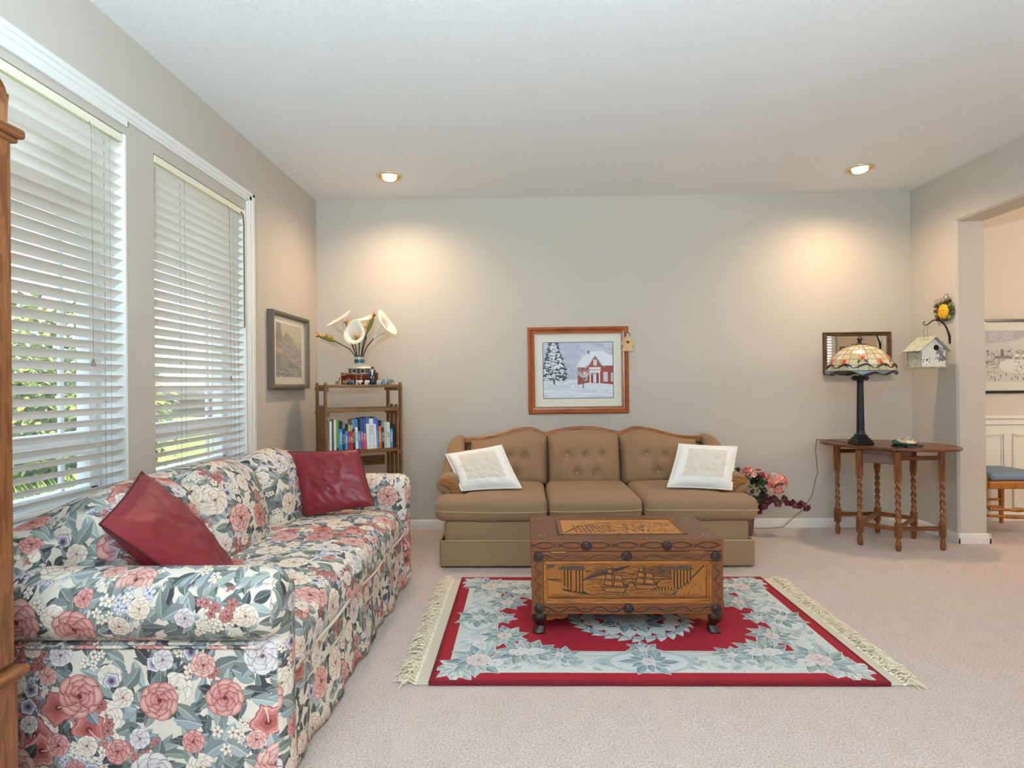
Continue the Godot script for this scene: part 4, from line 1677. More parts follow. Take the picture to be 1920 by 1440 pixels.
	obj("panel_moulding", mo, wood(hexc("7d4513"), hexc("b06a24"), 0, 15, 0.3), t)
	# lid: skirt with oval carvings, border with dense carving, scene in the middle
	var lid := MB.new()
	lid.rbox(Vector3(hx * 2 + 0.004, 0.055, hz * 2 + 0.006), 0.005, at(0, 0.4165, 0), 2)
	var lo := obj("lid", lid, plain, t)
	var lv := Cv.new(1024, 64, base, 0.6)
	grain(lv, base, 6)
	for k in 7:
		var x := 70 + k * 146.0
		for s in [-1, 1]:
			var q := PackedVector2Array()
			for i in 9:
				q.append(Vector2(x - 62 + i * 15.5, 30 + s * 20 * sin(PI * i / 8.0)))
			lv.line(q, 6, dark, 0.1)
		lv.line(PackedVector2Array([Vector2(x - 73, 20), Vector2(x - 62, 30), Vector2(x - 73, 44)]), 6, dark, 0.1)
	var ls := MB.new()
	ls.quad(Vector3(-hx + 0.002, 0.44, hz + 0.0036), Vector3(hx - 0.002, 0.44, hz + 0.0036), Vector3(hx - 0.002, 0.394, hz + 0.0036), Vector3(-hx + 0.002, 0.394, hz + 0.0036), Vector3(0, 0, 1))
	obj("carving", ls, carve_mat(lv, 0.4), lo)
	var bv := Cv.new(1024, 576, hexc("6a3c1a"), 0.5)
	var r := RandomNumberGenerator.new()
	r.seed = 8
	for i in 1700:
		var p := Vector2(r.randf() * 1024, r.randf() * 576)
		bv.leaf(p, r.randf() * TAU, r.randf_range(14, 34), r.randf_range(6, 12), hexc("92602f").lerp(hexc("5f3414"), r.randf()), hexc("341a08"), r.randf_range(0.5, 1.0))
	for e in [Vector2(62, 90), Vector2(62, 480), Vector2(962, 90), Vector2(962, 480)]:
		bv.ell(e, 34, 50, 0, hexc("4a2a12"), 0.2)
		bv.ell(e, 28, 42, 0, hexc("8a5a30"), 0.9)
		bv.line(PackedVector2Array([e + Vector2(-14, -16), e + Vector2(12, -10), e + Vector2(-10, 8), e + Vector2(14, 18)]), 5, hexc("3a1d0a"), 0.3)
	bv.rect(150, 100, 724, 376, dark, 0.2)
	bv.rect(158, 106, 708, 364, hexc("a5672c"), 0.75)
	bv.rect(176, 124, 672, 328, dark, 0.3)
	bv.rect(181, 129, 662, 318, hexc("b8772f"), 0.5)
	for i in 12:
		bv.line(PackedVector2Array([Vector2(190 + i * 50, 440 - (i % 4) * 20), Vector2(260 + i * 44, 300 - (i % 3) * 40), Vector2(420 + i * 30, 180 + (i % 5) * 12)]), 3, hexc("7d4a1a"), 0.35)
	bv.line(PackedVector2Array([Vector2(190, 430), Vector2(300, 260), Vector2(470, 190), Vector2(640, 170), Vector2(830, 230)]), 10, dark, 0.15)
	for k in 9:
		bv.line(PackedVector2Array([Vector2(250 + k * 24, 250 + 10 * (k % 2)), Vector2(262 + k * 26, 420)]), 9, hexc("6a3a12"), 0.2)
	for i in 120:
		var p := Vector2(r.randf_range(330, 800), r.randf_range(200, 420))
		bv.leaf(p, r.randf() * TAU, r.randf_range(24, 60), r.randf_range(8, 16), hexc("9a6226") if i % 3 else hexc("4e2a0e"), dark, r.randf_range(0.5, 1.0))
	var lt := MB.new()
	lt.quad(Vector3(-hx, 0.4445, -hz), Vector3(hx, 0.4445, -hz), Vector3(hx, 0.4445, hz), Vector3(-hx, 0.4445, hz), Vector3.UP)
	obj("top_carving", lt, carve_mat(bv, 0.7), lo)
	var fr := MB.new()
	var fz0 := -hz + 0.5 * 106 / 576.0
	var fz1 := -hz + 0.5 * 470 / 576.0
	var fx := 0.898 * 354 / 1024.0
	for q in [[-fx, fx, fz0, fz0 + 0.009], [-fx, fx, fz1 - 0.009, fz1], [-fx, -fx + 0.011, fz0, fz1], [fx - 0.011, fx, fz0, fz1]]:
		fr.box(q[0], q[1], 0.4435, 0.4485, q[2], q[3], 0.002)
	obj("frame_bead", fr, plain, lo)
	# round carved bosses
	var boss := MB.new()
	boss.lathe(PackedVector2Array([Vector2(0.024, 0.0), Vector2(0.024, 0.006), Vector2(0.021, 0.009), Vector2(0.019, 0.0065), Vector2(0.016, 0.0075), Vector2(0.011, 0.0115), Vector2(0.005, 0.0095), Vector2(0.0003, 0.0125)]), 20, Transform3D(Basis(Vector3.RIGHT, PI / 2), Vector3.ZERO), func(rr: float, y: float, a: float) -> float: return rr * (1.0 + (0.16 * sin(a * 3.0 + 0.6) if rr < 0.018 else 0.0)))
	var bmesh := boss.mesh()
	for e in [[-0.415, 0.366], [0.415, 0.366], [0.0, 0.368], [-0.415, 0.122], [0.415, 0.12], [0.005, 0.121]]:
		obj("boss", bmesh, darkw, t, at(e[0], e[1], hz + 0.001))
	for x in [-0.188, 0.188]:
		obj("boss", bmesh, darkw, lo, at(x, 0.4165, hz + 0.002))
	for x in [-0.32, 0.325]:
		var hn := MB.new()
		hn.box(x - 0.033, x + 0.033, 0.386, 0.3905, hz + 0.0, hz + 0.009, 0.002)
		obj("hinge", hn, mat(hexc("b08d5a"), 0.35, 0.85), t)
	# curved feet and their brackets
	for sx in [-1.0, 1.0]:
		for sz in [-1.0, 1.0]:
			var P := PackedVector3Array()
			var U := PackedVector2Array()
			var prof := [[0.096, 0.034, 0.0], [0.08, 0.035, 0.004], [0.066, 0.031, 0.008], [0.05, 0.023, 0.007], [0.036, 0.018, 0.0], [0.026, 0.019, -0.004], [0.016, 0.026, 0.002], [0.006, 0.03, 0.006], [0.0, 0.028, 0.006], [0.0, 0.001, 0.006]]
			for q in prof:
				for j in 17:
					var a := TAU * j / 16.0
					var cc := Vector2(cos(a), sin(a))
					cc = cc / pow(pow(absf(cc.x), 3.5) + pow(absf(cc.y), 3.5), 1.0 / 3.5)
					P.append(Vector3(sx * (hx - 0.04 + q[2]) + cc.x * q[1], q[0], sz * (hz - 0.04 + q[2]) + cc.y * q[1]))
					U.append(Vector2(j / 16.0, q[0]))
			var ft := MB.new()
			ft.grid(prof.size(), 17, P, U, Transform3D(), true)
			obj("foot", ft, darkw, t)
		var bp := PackedVector2Array([Vector2(0, 0), Vector2(0.11, 0), Vector2(0.105, -0.012), Vector2(0.09, -0.024), Vector2(0.07, -0.031), Vector2(0.045, -0.026), Vector2(0.03, -0.034), Vector2(0, -0.036)])
		for k in bp.size():
			bp[k] = Vector2(sx * (hx - 0.068) - sx * bp[k].x, 0.096 + bp[k].y)
		var bk := MB.new()
		bk.extr(bp, 0.018, at(0, 0, hz - 0.02), 0.002)
		obj("bracket", bk, plain, t)


# ---------------------------------------------------------------- gateleg table with barley-twist legs
func twist_leg(gate := false) -> MB:
	var st := MB.new()
	# square blocks, twisted shaft, vase foot
	var h0 := 0.19
	st.rbox(Vector3(0.042, 0.2, 0.042), 0.004, at(0, 0.605, 0), 2)
	st.rbox(Vector3(0.042, 0.11, 0.042), 0.004, at(0, 0.15, 0), 2)
	st.lathe(PackedVector2Array([Vector2(0.017, 0.1), Vector2(0.019, 0.094), Vector2(0.012, 0.088), Vector2(0.012, 0.082), Vector2(0.017, 0.06), Vector2(0.0195, 0.035), Vector2(0.018, 0.015), Vector2(0.014, 0.0), Vector2(0.0005, 0.0)]), 20)
	var P := PackedVector3Array()
	var U := PackedVector2Array()
	var rows := 90
	for i in rows + 1:
		var t := float(i) / rows
		var y := lerpf(h0 + 0.01, 0.51, t)
		for j in 21:
			var a := TAU * j / 20.0
			var fade := smoothstep(0.0, 0.06, t) * smoothstep(1.0, 0.94, t)
			var rr := 0.0155 * (1.0 + 0.26 * fade * cos(2.0 * a - TAU * y / 0.052))
			if fade < 1.0:
				rr += 0.004 * (1.0 - fade) * absf(sin(t * 90.0))
			P.append(Vector3(cos(a) * rr, y, sin(a) * rr))
			U.append(Vector2(j / 20.0, y))
	st.grid(rows + 1, 21, P, U, Transform3D(), true)
	return st


func gateleg_table() -> void:
	var t := thing("gateleg_table", "oval gateleg table with twisted oak legs in the far corner by the opening", "table", Vector3(2.72, 0, -4.34), PI / 4)
	var oak := wood(hexc("5c2f14"), hexc("8f5426"), 1, 21, 0.35)
	var oakx := wood(hexc("4a2411"), hexc("7c4420"), 0, 22, 0.3)
	# local x runs along the frame's long side, local z across it towards the leaves
	var a := 0.325
	var b := 0.455
	for k in 3:
		var z0: float = [-b, -0.118, 0.1185][k]
		var z1: float = [-0.1185, 0.118, b][k]
		var poly := PackedVector2Array()
		for i in 33:
			var z := lerpf(z0, z1, i / 32.0)
			poly.append(Vector2(a * sqrt(maxf(0.0, 1.0 - z * z / (b * b))) + (0.0005 if absf(z) > b - 0.001 else 0.0), z))
		for i in range(32, -1, -1):
			var z := lerpf(z0, z1, i / 32.0)
			poly.append(Vector2(-a * sqrt(maxf(0.0, 1.0 - z * z / (b * b))) - (0.0005 if absf(z) > b - 0.001 else 0.0), z))
		var st := MB.new()
		st.extr(poly, 0.02, Transform3D(Basis(Vector3.RIGHT, PI / 2), Vector3(0, 0.725, 0)), 0.006)
		obj("leaf" if k != 1 else "table_top", st, oakx, t)
	var lm := twist_leg().mesh()
	var fx := 0.235
	var fz := 0.12
	for sx in [-1.0, 1.0]:
		for sz in [-1.0, 1.0]:
			obj("leg", lm, oak, t, at(sx * fx, 0, sz * fz))
	# gates swung out under the leaves
	var gates := [Vector3(-0.01, 0, -0.335), Vector3(0.01, 0, 0.335)]
	for g in 2:
		obj("gate_leg", lm, oak, t, at(gates[g].x, 0, gates[g].z))
		var s := -1.0 if g == 0 else 1.0
		for y in [0.655, 0.155]:
			var st := MB.new()
			var pa := Vector3(-s * fx * 0.92, y, s * fz)
			var pb := Vector3(gates[g].x, y, gates[g].z)
			var mid := (pa + pb) / 2
			var d := pb - pa
			st.rbox(Vector3(d.length() - 0.02, 0.03, 0.02), 0.003, Transform3D(Basis(Vector3.UP, -atan2(d.z, d.x)), mid))
			obj("gate_rail", st, oakx, t)
	for y in [0.155]:
		for sz in [-1.0, 1.0]:
			var st := MB.new()
			st.rbox(Vector3(fx * 2 - 0.03, 0.032, 0.022), 0.004, at(0, y, sz * fz))
			obj("stretcher", st, oak, t)
		for sx in [-1.0, 1.0]:
			var st := MB.new()
			st.rbox(Vector3(0.022, 0.032, fz * 2 - 0.03), 0.004, at(sx * fx, y, 0))
			obj("stretcher", st, oak, t)
	for sz in [-1.0, 1.0]:
		var st := MB.new()
		st.rbox(Vector3(fx * 2 - 0.03, 0.09, 0.018), 0.003, at(0, 0.668, sz * fz * 0.95))
		obj("apron", st, oakx, t)
	var dr := MB.new()
	dr.rbox(Vector3(0.016, 0.1, fz * 2 - 0.044), 0.003, at(-fx, 0.66, 0))
	obj("drawer_front", dr, wood(hexc("5b463c"), hexc("7d675c"), 2, 23, 0.3), t)


# ---------------------------------------------------------------- stained glass lamp
func glass_lamp() -> void:
	var t := thing("glass_lamp", "table lamp with a leaded floral glass shade on a dark fluted column", "lamp", Vector3(2.505, 0.7352, -4.3))
	var bronze := mat(hexc("1d1f21"), 0.35, 0.35)
	var b := MB.new()
	b.rbox(Vector3(0.125, 0.022, 0.125), 0.004, at(0, 0.011, 0), 2)
	b.rbox(Vector3(0.112, 0.014, 0.112), 0.004, at(0, 0.028, 0), 2)
	for e in [[0.033, 0.05], [0.045, 0.046], [0.058, 0.036], [0.07, 0.032]]:
		b.rbox(Vector3(e[1] * 2, 0.013, e[1] * 2), 0.005, at(0, e[0], 0), 2)
	obj("base", b, bronze, t)
	var c := MB.new()
	var prof := PackedVector2Array()
	for e in [[0.033, 0.07], [0.034, 0.078], [0.029, 0.083], [0.032, 0.09], [0.0275, 0.096]]:
		prof.append(Vector2(e[0], e[1]))
	for i in 21:
		prof.append(Vector2(lerpf(0.0265, 0.0215, i / 20.0), lerpf(0.1, 0.462, i / 20.0)))
	prof.append_array([Vector2(0.0245, 0.466), Vector2(0.0245, 0.474), Vector2(0.021, 0.478)])
	c.lathe(prof, 64, Transform3D(), func(rr: float, y: float, a: float) -> float: return rr * (1.0 - (0.1 * pow(absf(sin(a * 8.0)), 0.7) if y > 0.099 and y < 0.464 else 0.0)))
	obj("column", c, bronze, t)
	# capital with scrolls
	var cap := MB.new()
	cap.rbox(Vector3(0.06, 0.012, 0.06), 0.003, at(0, 0.505, 0), 2)
	cap.lathe(PackedVector2Array([Vector2(0.022, 0.476), Vector2(0.03, 0.49), Vector2(0.03, 0.5)]), 20)
	for sx in [-1.0, 1.0]:
		for sz in [-1.0, 1.0]:
			var path := PackedVector3Array()
			for i in 26:
				var a := i * 0.42
				var rr := 0.017 * (1.0 - i / 30.0)
				path.append(Vector3(sx * (0.032 + cos(a) * rr), 0.488 + sin(a) * rr, sz * 0.024))
			cap.tube(path, 0.0045, 6)
	obj("capital", cap, bronze, t)
	var rod := MB.new()
	rod.tube(PackedVector3Array([Vector3(0, 0.505, 0), Vector3(0, 0.74, 0)]), 0.006, 8)
	obj("rod", rod, bronze, t)
	# shade: rows of cut glass between lead lines
	var sh := Node3D.new()
	sh.name = "shade"
	t.add_child(sh)
	var outline := [Vector2(0.052, 0.738), Vector2(0.096, 0.722), Vector2(0.134, 0.698), Vector2(0.168, 0.665), Vector2(0.195, 0.627), Vector2(0.215, 0.586), Vector2(0.229, 0.545)]
	var cream := [hexc("d2c4a2"), hexc("c5b692"), hexc("dccfb2")]
	var mats := []
	for k in 3:
		var m := mat(cream[k], 0.2)
		m.backlight_enabled = true
		m.backlight = (cream[k] as Color) * 0.5
		mats.append(m)
	var lead := mat(hexc("2a231a"), 0.5, 0.2)
	var n := 22
	var da := TAU / n
	for i in outline.size() - 1:
		var lo: Vector2 = outline[i + 1]
		var hi: Vector2 = outline[i]
		var st := MB.new()
		var P := PackedVector3Array()
		var U := PackedVector2Array()
		for s in [0.0022, -0.0012]:
			for e in [hi, lo]:
				for j in 5:
					var a := lerpf(-da / 2 * 0.97, da / 2 * 0.97, j / 4.0)
					var rr: float = e.x + s
					P.append(Vector3(sin(a) * rr, e.y, cos(a) * rr))
					U.append(Vector2(j / 4.0, e.y))
		st.grid(2, 5, P.slice(0, 10), U.slice(0, 10), Transform3D(), false, Vector3(0, 0.4, 1))
		st.grid(2, 5, P.slice(10, 20), U.slice(10, 20), Transform3D(), false, Vector3(0, -0.4, -1))
		var pm := st.mesh()
		for k in n:
			obj("pane", pm, mats[(k * 7 + i * 5) % 3], sh, Transform3D(Basis(Vector3.UP, da * (k + 0.5)), Vector3.ZERO))
	var ld := MB.new()
	for k in n:
		var path := PackedVector3Array()
		for e in outline:
			path.append(Vector3(sin(da * k) * (e.x + 0.0015), e.y, cos(da * k) * (e.x + 0.0015)))
		ld.tube(path, 0.0017, 5)
	for e in outline:
		var path := PackedVector3Array()
		for j in 45:
			path.append(Vector3(sin(TAU * j / 44) * (e.x + 0.0015), e.y, cos(TAU * j / 44) * (e.x + 0.0015)))
		ld.tube(path, 0.0017, 5)
	obj("lead_came", ld, lead, sh)
	var red := mat(hexc("b8432c"), 0.2)
	var red2 := mat(hexc("d8744f"), 0.2)
	var green := mat(hexc("4d5a33"), 0.25)
	var darkg := mat(hexc("26211c"), 0.2)
	var grey := mat(hexc("6f7f80"), 0.2)
	# point on the shade: angle round it, height along the outline (0 top, 1 rim), lift above the glass
	var on := func(a: float, f: float, lift: float) -> Vector3:
		var q := clampf(f, 0, 0.9999) * (outline.size() - 1)
		var i := int(q)
		var e: Vector2 = (outline[i] as Vector2).lerp(outline[i + 1], q - i)
		return Vector3(sin(a) * (e.x + lift), e.y + lift * 0.4, cos(a) * (e.x + lift))
	for k in 11:
		var a := TAU * k / 11.0 + 0.12
		var f: float = [0.74, 0.6, 0.7][k % 3]
		for petal in 3:
			var st := MB.new()
			var P := PackedVector3Array()
			var U := PackedVector2Array()
			for i in 5:
				for j in 13:
					var th := TAU * j / 12.0
					var rr := i / 4.0
					var aw: float = [0.075, 0.045, 0.045][petal]
					var ao: float = [0.0, -0.052, 0.052][petal]
					P.append(on.call(a + ao + cos(th) * rr * aw, f + sin(th) * rr * 0.085, 0.0075 - 0.0045 * rr * rr))
					U.append(Vector2(j, i))
			st.grid(5, 13, P, U, Transform3D(), false, Vector3(sin(a), 0.4, cos(a)))
			obj("petal", st, red if petal == 0 else red2, sh)
		for s in [-1.0, 1.0]:
			var lf := MB.new()
			var P := PackedVector3Array()
			var U := PackedVector2Array()
			for i in 9:
				var q := i / 8.0
				for w in [-1.0, 0.0, 1.0]:
					P.append(on.call(a + s * (0.04 + q * 0.13), f + 0.1 + q * 0.05 + w * 0.035 * sin(PI * q), 0.004 + (0.002 if w == 0.0 else 0.0)))
					U.append(Vector2(q, w))
			lf.grid(9, 3, P, U, Transform3D(), false, Vector3(sin(a), 0.4, cos(a)))
			obj("leaf", lf, green, sh)
		# dark scroll and rippled glass along the rim
		var sc := MB.new()
		var path := PackedVector3Array()
		var rad := PackedFloat32Array()
		for i in 19:
			var q := i / 18.0
			path.append(on.call(a - 0.26 + q * 0.56, 0.93 - 0.1 * sin(q * PI) + 0.03 * sin(q * TAU), 0.003))
			rad.append(0.005 + 0.009 * sin(q * PI))
		sc.tube(path, rad, 6, Transform3D(), true, 0.5)
		obj("scroll", sc, darkg, sh)
		var rp := MB.new()
		var P := PackedVector3Array()
		var U := PackedVector2Array()
		for i in 2:
			for j in 13:
				var q := j / 12.0
				var aa := a - 0.286 + q * 0.571
				var e := outline[6] as Vector2
				var dip := 0.03 * (0.35 + 0.65 * pow(sin(q * PI), 2.0))
				var rr := e.x + (0.006 if i == 1 else 0.0)
				P.append(Vector3(sin(aa) * rr, e.y - (dip if i == 1 else -0.004), cos(aa) * rr))
				U.append(Vector2(q, i))
		rp.grid(2, 13, P, U, Transform3D(), false, Vector3(sin(a), 0, cos(a)))
		obj("rim_glass", rp, darkg if k % 2 else grey, sh)
		var edge := MB.new()
		edge.tube(P.slice(13, 26), 0.003, 5)
		obj("rim_edge", edge, darkg, sh)
	var cp := MB.new()
	cp.lathe(PackedVector2Array([Vector2(0.06, 0.735), Vector2(0.058, 0.741), Vector2(0.04, 0.747), Vector2(0.018, 0.75), Vector2(0.012, 0.754), Vector2(0.017, 0.762), Vector2(0.01, 0.77), Vector2(0.02, 0.782), Vector2(0.018, 0.788), Vector2(0.007, 0.795), Vector2(0.0045, 0.81), Vector2(0.0015, 0.84), Vector2(0.0003, 0.842)]), 24)
	obj("finial", cp, mat(hexc("3a2416"), 0.3, 0.5), t)
	var cd := MB.new()
	var run := PackedVector3Array()
	for p in [Vector3(2.47, 0.741, -4.37), Vector3(2.44, 0.742, -4.45), Vector3(2.4, 0.742, -4.6), Vector3(2.375, 0.738, -4.68), Vector3(2.38, 0.65, -4.715), Vector3(2.4, 0.46, -4.72), Vector3(2.385, 0.4, -4.73), Vector3(2.362, 0.27, -4.74), Vector3(2.29, 0.15, -4.75), Vector3(2.22, 0.09, -4.752), Vector3(2.12, 0.012, -4.735), Vector3(1.98, 0.007, -4.72), Vector3(1.86, 0.012, -4.71)]:
		run.append(p - t.position)
	cd.tube(run, 0.0028, 6)
	obj("cord", cd, mat(hexc("6b4d34"), 0.6), t)


func ceramic_turtle() -> void:
	var t := thing("ceramic_turtle", "green ceramic turtle with a flowered shell on the oval table", "ornament", Vector3(2.725, 0.7352, -4.12), 0.35)
	var green := mat(hexc("1f3322"), 0.2)
	var body := MB.new()
	body.rbox(Vector3(0.15, 0.026, 0.1), 0.012, at(0, 0.02, 0), 3, 3, func(p: Vector3) -> Vector3: return Vector3(p.x, p.y, p.z * (1.0 - 0.4 * pow(absf(p.x) / 0.075, 2.0))))
	body.rbox(Vector3(0.06, 0.01, 0.02), 0.004, at(0.09, 0.01, 0.02, Vector3(0, -0.3, 0)), 2)
	obj("body", body, green, t)
	var hd := MB.new()
	hd.rbox(Vector3(0.052, 0.032, 0.036), 0.015, at(-0.108, 0.036, 0.0, Vector3(0, 0, -0.35)), 4)
	hd.tube(PackedVector3Array([Vector3(-0.06, 0.022, 0), Vector3(-0.085, 0.028, 0), Vector3(-0.1, 0.034, 0)]), 0.012, 10)
	obj("head", hd, mat(hexc("3c5740"), 0.2), t)
	for e in [[-0.05, 0.052, 0.5], [-0.05, -0.052, -0.5], [0.05, 0.05, -0.5], [0.05, -0.05, 0.5]]:
		var l := MB.new()
		l.rbox(Vector3(0.045, 0.014, 0.022), 0.006, at(e[0], 0.008, e[1], Vector3(0, e[2], 0)), 3)
		obj("leg", l, green, t)
	var shell := MB.new()
	shell.lathe(PackedVector2Array([Vector2(0.066, 0.028), Vector2(0.062, 0.038), Vector2(0.05, 0.05), Vector2(0.03, 0.058), Vector2(0.0005, 0.061)]), 24, Transform3D(Basis().scaled(Vector3(1.1, 1, 0.8)), Vector3.ZERO))
	obj("shell", shell, mat(hexc("c9c4ac"), 0.25), t)
	var cols := [hexc("efe9df"), hexc("d39a93"), hexc("e0ae2e"), hexc("5f7a3c"), hexc("b8443a"), hexc("efe9df"), hexc("6d8a4a")]
	for k in 16:
		var a := k * 2.4
		var rr := 0.012 + 0.045 * sqrt(k / 16.0)
		var f := MB.new()
		var y := 0.06 - 0.026 * pow(rr / 0.06, 2.0)
		f.lathe(PackedVector2Array([Vector2(0.011, 0.0), Vector2(0.012, 0.004), Vector2(0.007, 0.008), Vector2(0.004, 0.006), Vector2(0.0003, 0.007)]), 10, at(cos(a) * rr * 1.1, y, sin(a) * rr * 0.8, Vector3(sin(a) * 0.6, 0, -cos(a) * 0.6)), func(r2: float, yy: float, aa: float) -> float: return r2 * (1.0 + 0.2 * cos(aa * 5.0)))
		obj("flower", f, mat(cols[k % 7], 0.3), t)


# ---------------------------------------------------------------- mirror, birdhouse, plaque
func frame_mesh(w: float, h: float, steps: Array) -> MB:
	# steps: from the outside in, [inset, depth]
	var st := MB.new()
	var P := PackedVector3Array()
	for e in steps:
		var i: float = e[0]
		P.append_array([Vector3(-w / 2 + i, -h / 2 + i, e[1]), Vector3(w / 2 - i, -h / 2 + i, e[1]), Vector3(w / 2 - i, h / 2 - i, e[1]), Vector3(-w / 2 + i, h / 2 - i, e[1])])
	for k in steps.size() - 1:
		for j in 4:
			var a := P[k * 4 + j]
			var b := P[k * 4 + (j + 1) % 4]
			var c := P[k * 4 + 4 + (j + 1) % 4]
			var d := P[k * 4 + 4 + j]
			var out := Vector3([0, 1, 0, -1][j], [-1, 0, 1, 0][j], 0.6)
			if steps[k + 1][1] < steps[k][1]:
				out = Vector3(-out.x, -out.y, 0.6)
			st.grid(2, 2, PackedVector3Array([a, b, d, c]), PackedVector2Array([Vector2(a.x, a.y), Vector2(b.x, b.y), Vector2(d.x, d.y), Vector2(c.x, c.y)]), Transform3D(), false, out)
	return st


func mirror() -> void:
	var t := thing("wall_mirror", "small wide mirror in a brown wooden frame on the wall behind the glass lamp", "mirror", Vector3(2.755, 1.439, BACK + 0.001))
	t.rotation.z = 0.003
	obj("frame", frame_mesh(0.552, 0.345, [[0.0, 0.0], [0.0, 0.02], [0.004, 0.024], [0.014, 0.022], [0.018, 0.018], [0.026, 0.02], [0.032, 0.012], [0.034, 0.006]]), wood(hexc("3d2613"), hexc("6a4a2a"), 0, 31, 0.35), t)
	var g := MB.new()
	g.rbox(Vector3(0.49, 0.284, 0.004), 0.0006, at(0, 0, 0.006))
	obj("glass", g, mat(hexc("e8ebe8"), 0.015, 1.0), t)


func birdhouse() -> void:
	var bracket := thing("bird_bracket", "dark curled iron bracket on the wall holding the painted birdhouse", "bracket", Vector3(RIGHT, 1.5, -4.352))
	var iron := mat(hexc("2a1a14"), 0.5, 0.4)
	var path := PackedVector3Array()
	var rad := PackedFloat32Array()
	for e in [[-0.004, 0.0], [-0.006, 0.03], [-0.012, 0.06], [-0.026, 0.1], [-0.045, 0.13], [-0.07, 0.153], [-0.1, 0.162], [-0.13, 0.155], [-0.15, 0.14], [-0.165, 0.127], [-0.18, 0.121], [-0.192, 0.124], [-0.199, 0.134], [-0.197, 0.145], [-0.19, 0.148], [-0.184, 0.144]]:
		path.append(Vector3(e[0], e[1], 0))
		rad.append(clampf(0.0075 - path.size() * 0.00035, 0.0032, 0.0075))
	var st := MB.new()
	st.tube(path, rad, 10)
	obj("hook", st, iron, bracket)
	var pl := MB.new()
	pl.rbox(Vector3(0.006, 0.06, 0.016), 0.002, at(-0.003, 0.012, 0), 2)
	obj("plate", pl, iron, bracket)
	var t := thing("birdhouse", "white weathered birdhouse painted with purple flowers hanging from the iron bracket", "birdhouse", Vector3(3.03, 1.3, -4.352), 0.08)
	var cv := Cv.new(256, 256, hexc("d3d3c8"))
	var r := RandomNumberGenerator.new()
	r.seed = 9
	for i in 220:
		cv.rect(r.randf() * 256, r.randf() * 256, r.randf_range(1, 5), r.randf_range(10, 50), hexc("cfcfc3").lerp(hexc("e6e4dc"), r.randf()))
	for i in 44:
		cv.ell(Vector2(196 + r.randf_range(-44, 46), 140 + r.randf_range(-40, 56)), r.randf_range(8, 17), r.randf_range(6, 12), r.randf() * 3, [hexc("7d7289"), hexc("a58a96"), hexc("5c6a63"), hexc("66607a"), hexc("b9a4ad")][i % 5])
	for i in 26:
		cv.ell(Vector2(46 + r.randf_range(-36, 44), 196 + r.randf_range(-24, 30)), r.randf_range(5, 16), r.randf_range(4, 10), r.randf() * 3, [hexc("e9e9e4"), hexc("5d6357"), hexc("ededea"), hexc("8a8f84")][i % 4])
	var paint := mat(Color.WHITE, 0.8)
	paint.albedo_texture = cv.tex()
	paint.uv1_scale = Vector3(5.0, 4.2, 1)
	paint.uv1_offset = Vector3(0.5, 1.0, 0)
	var side := mat(hexc("c9ccbd"), 0.8)
	side.albedo_texture = noise_tex(83, 0.03, [[0.0, hexc("8f8c7c")], [0.3, hexc("d6d4c8")], [1.0, hexc("f2f0ea")]], 128)
	triplanar(side, Vector3.ONE * 6.0)
	var w := 0.2
	var d := 0.135
	var fr := MB.new()
	var gable := PackedVector2Array([Vector2(-w / 2, 0.002), Vector2(w / 2, 0.002), Vector2(w / 2, 0.132), Vector2(0, 0.222), Vector2(-w / 2, 0.132)])
	fr.extr(gable, 0.01, at(0, 0, d / 2 - 0.005), 0.001)
	obj("front", fr, paint, t)
	var bk := MB.new()
	bk.extr(gable, 0.01, at(0, 0, -d / 2 + 0.005), 0.001)
	bk.box(-w / 2, -w / 2 + 0.01, 0.002, 0.132, -d / 2, d / 2, 0.001)
	bk.box(w / 2 - 0.01, w / 2, 0.002, 0.132, -d / 2, d / 2, 0.001)
	bk.box(-w / 2 - 0.004, w / 2 + 0.004, 0.0, 0.009, -d / 2 - 0.004, d / 2 + 0.006, 0.002)
	obj("box", bk, side, t)
	for s in [-1.0, 1.0]:
		var rf := MB.new()
		var l := 0.165
		var n := 12
		var poly := PackedVector2Array([Vector2(0, -d / 2 - 0.02), Vector2(0, d / 2 + 0.028)])
		for i in n + 1:
			poly.append(Vector2(l - 0.005 * (i % 2) - 0.003 * sin(i * 2.0), lerpf(d / 2 + 0.028, -d / 2 - 0.02, float(i) / n)))
		var ang := atan2(0.09, w / 2)
		# plate in the roof plane: x runs down the slope
		var bx := Vector3(s * cos(ang), -sin(ang), 0)
		var by := Vector3(0, 0, 1)
		rf.extr(poly, 0.009, Transform3D(Basis(bx, by, bx.cross(by)), Vector3(0, 0.232, 0)), 0.001)
		obj("roof_board", rf, side, t)
	var ho := MB.new()
	ho.lathe(PackedVector2Array([Vector2(0.021, 0.0012), Vector2(0.019, 0.0008), Vector2(0.0003, 0.0004)]), 24, Transform3D(Basis(Vector3.RIGHT, PI / 2), Vector3(0.02, 0.148, d / 2)))
	obj("hole", ho, mat(hexc("060505"), 0.9), t)
	var wr := MB.new()
	wr.tube(PackedVector3Array([Vector3(-0.03, 0.226, 0.02), Vector3(-0.028, 0.27, 0.008), Vector3(-0.008, 0.322, 0.0), Vector3(0.012, 0.318, 0.0), Vector3(0.018, 0.27, -0.01), Vector3(0.02, 0.23, -0.02)]), 0.0013, 5)
	obj("hanger", wr, mat(hexc("7a6a5a"), 0.5, 0.6), t)


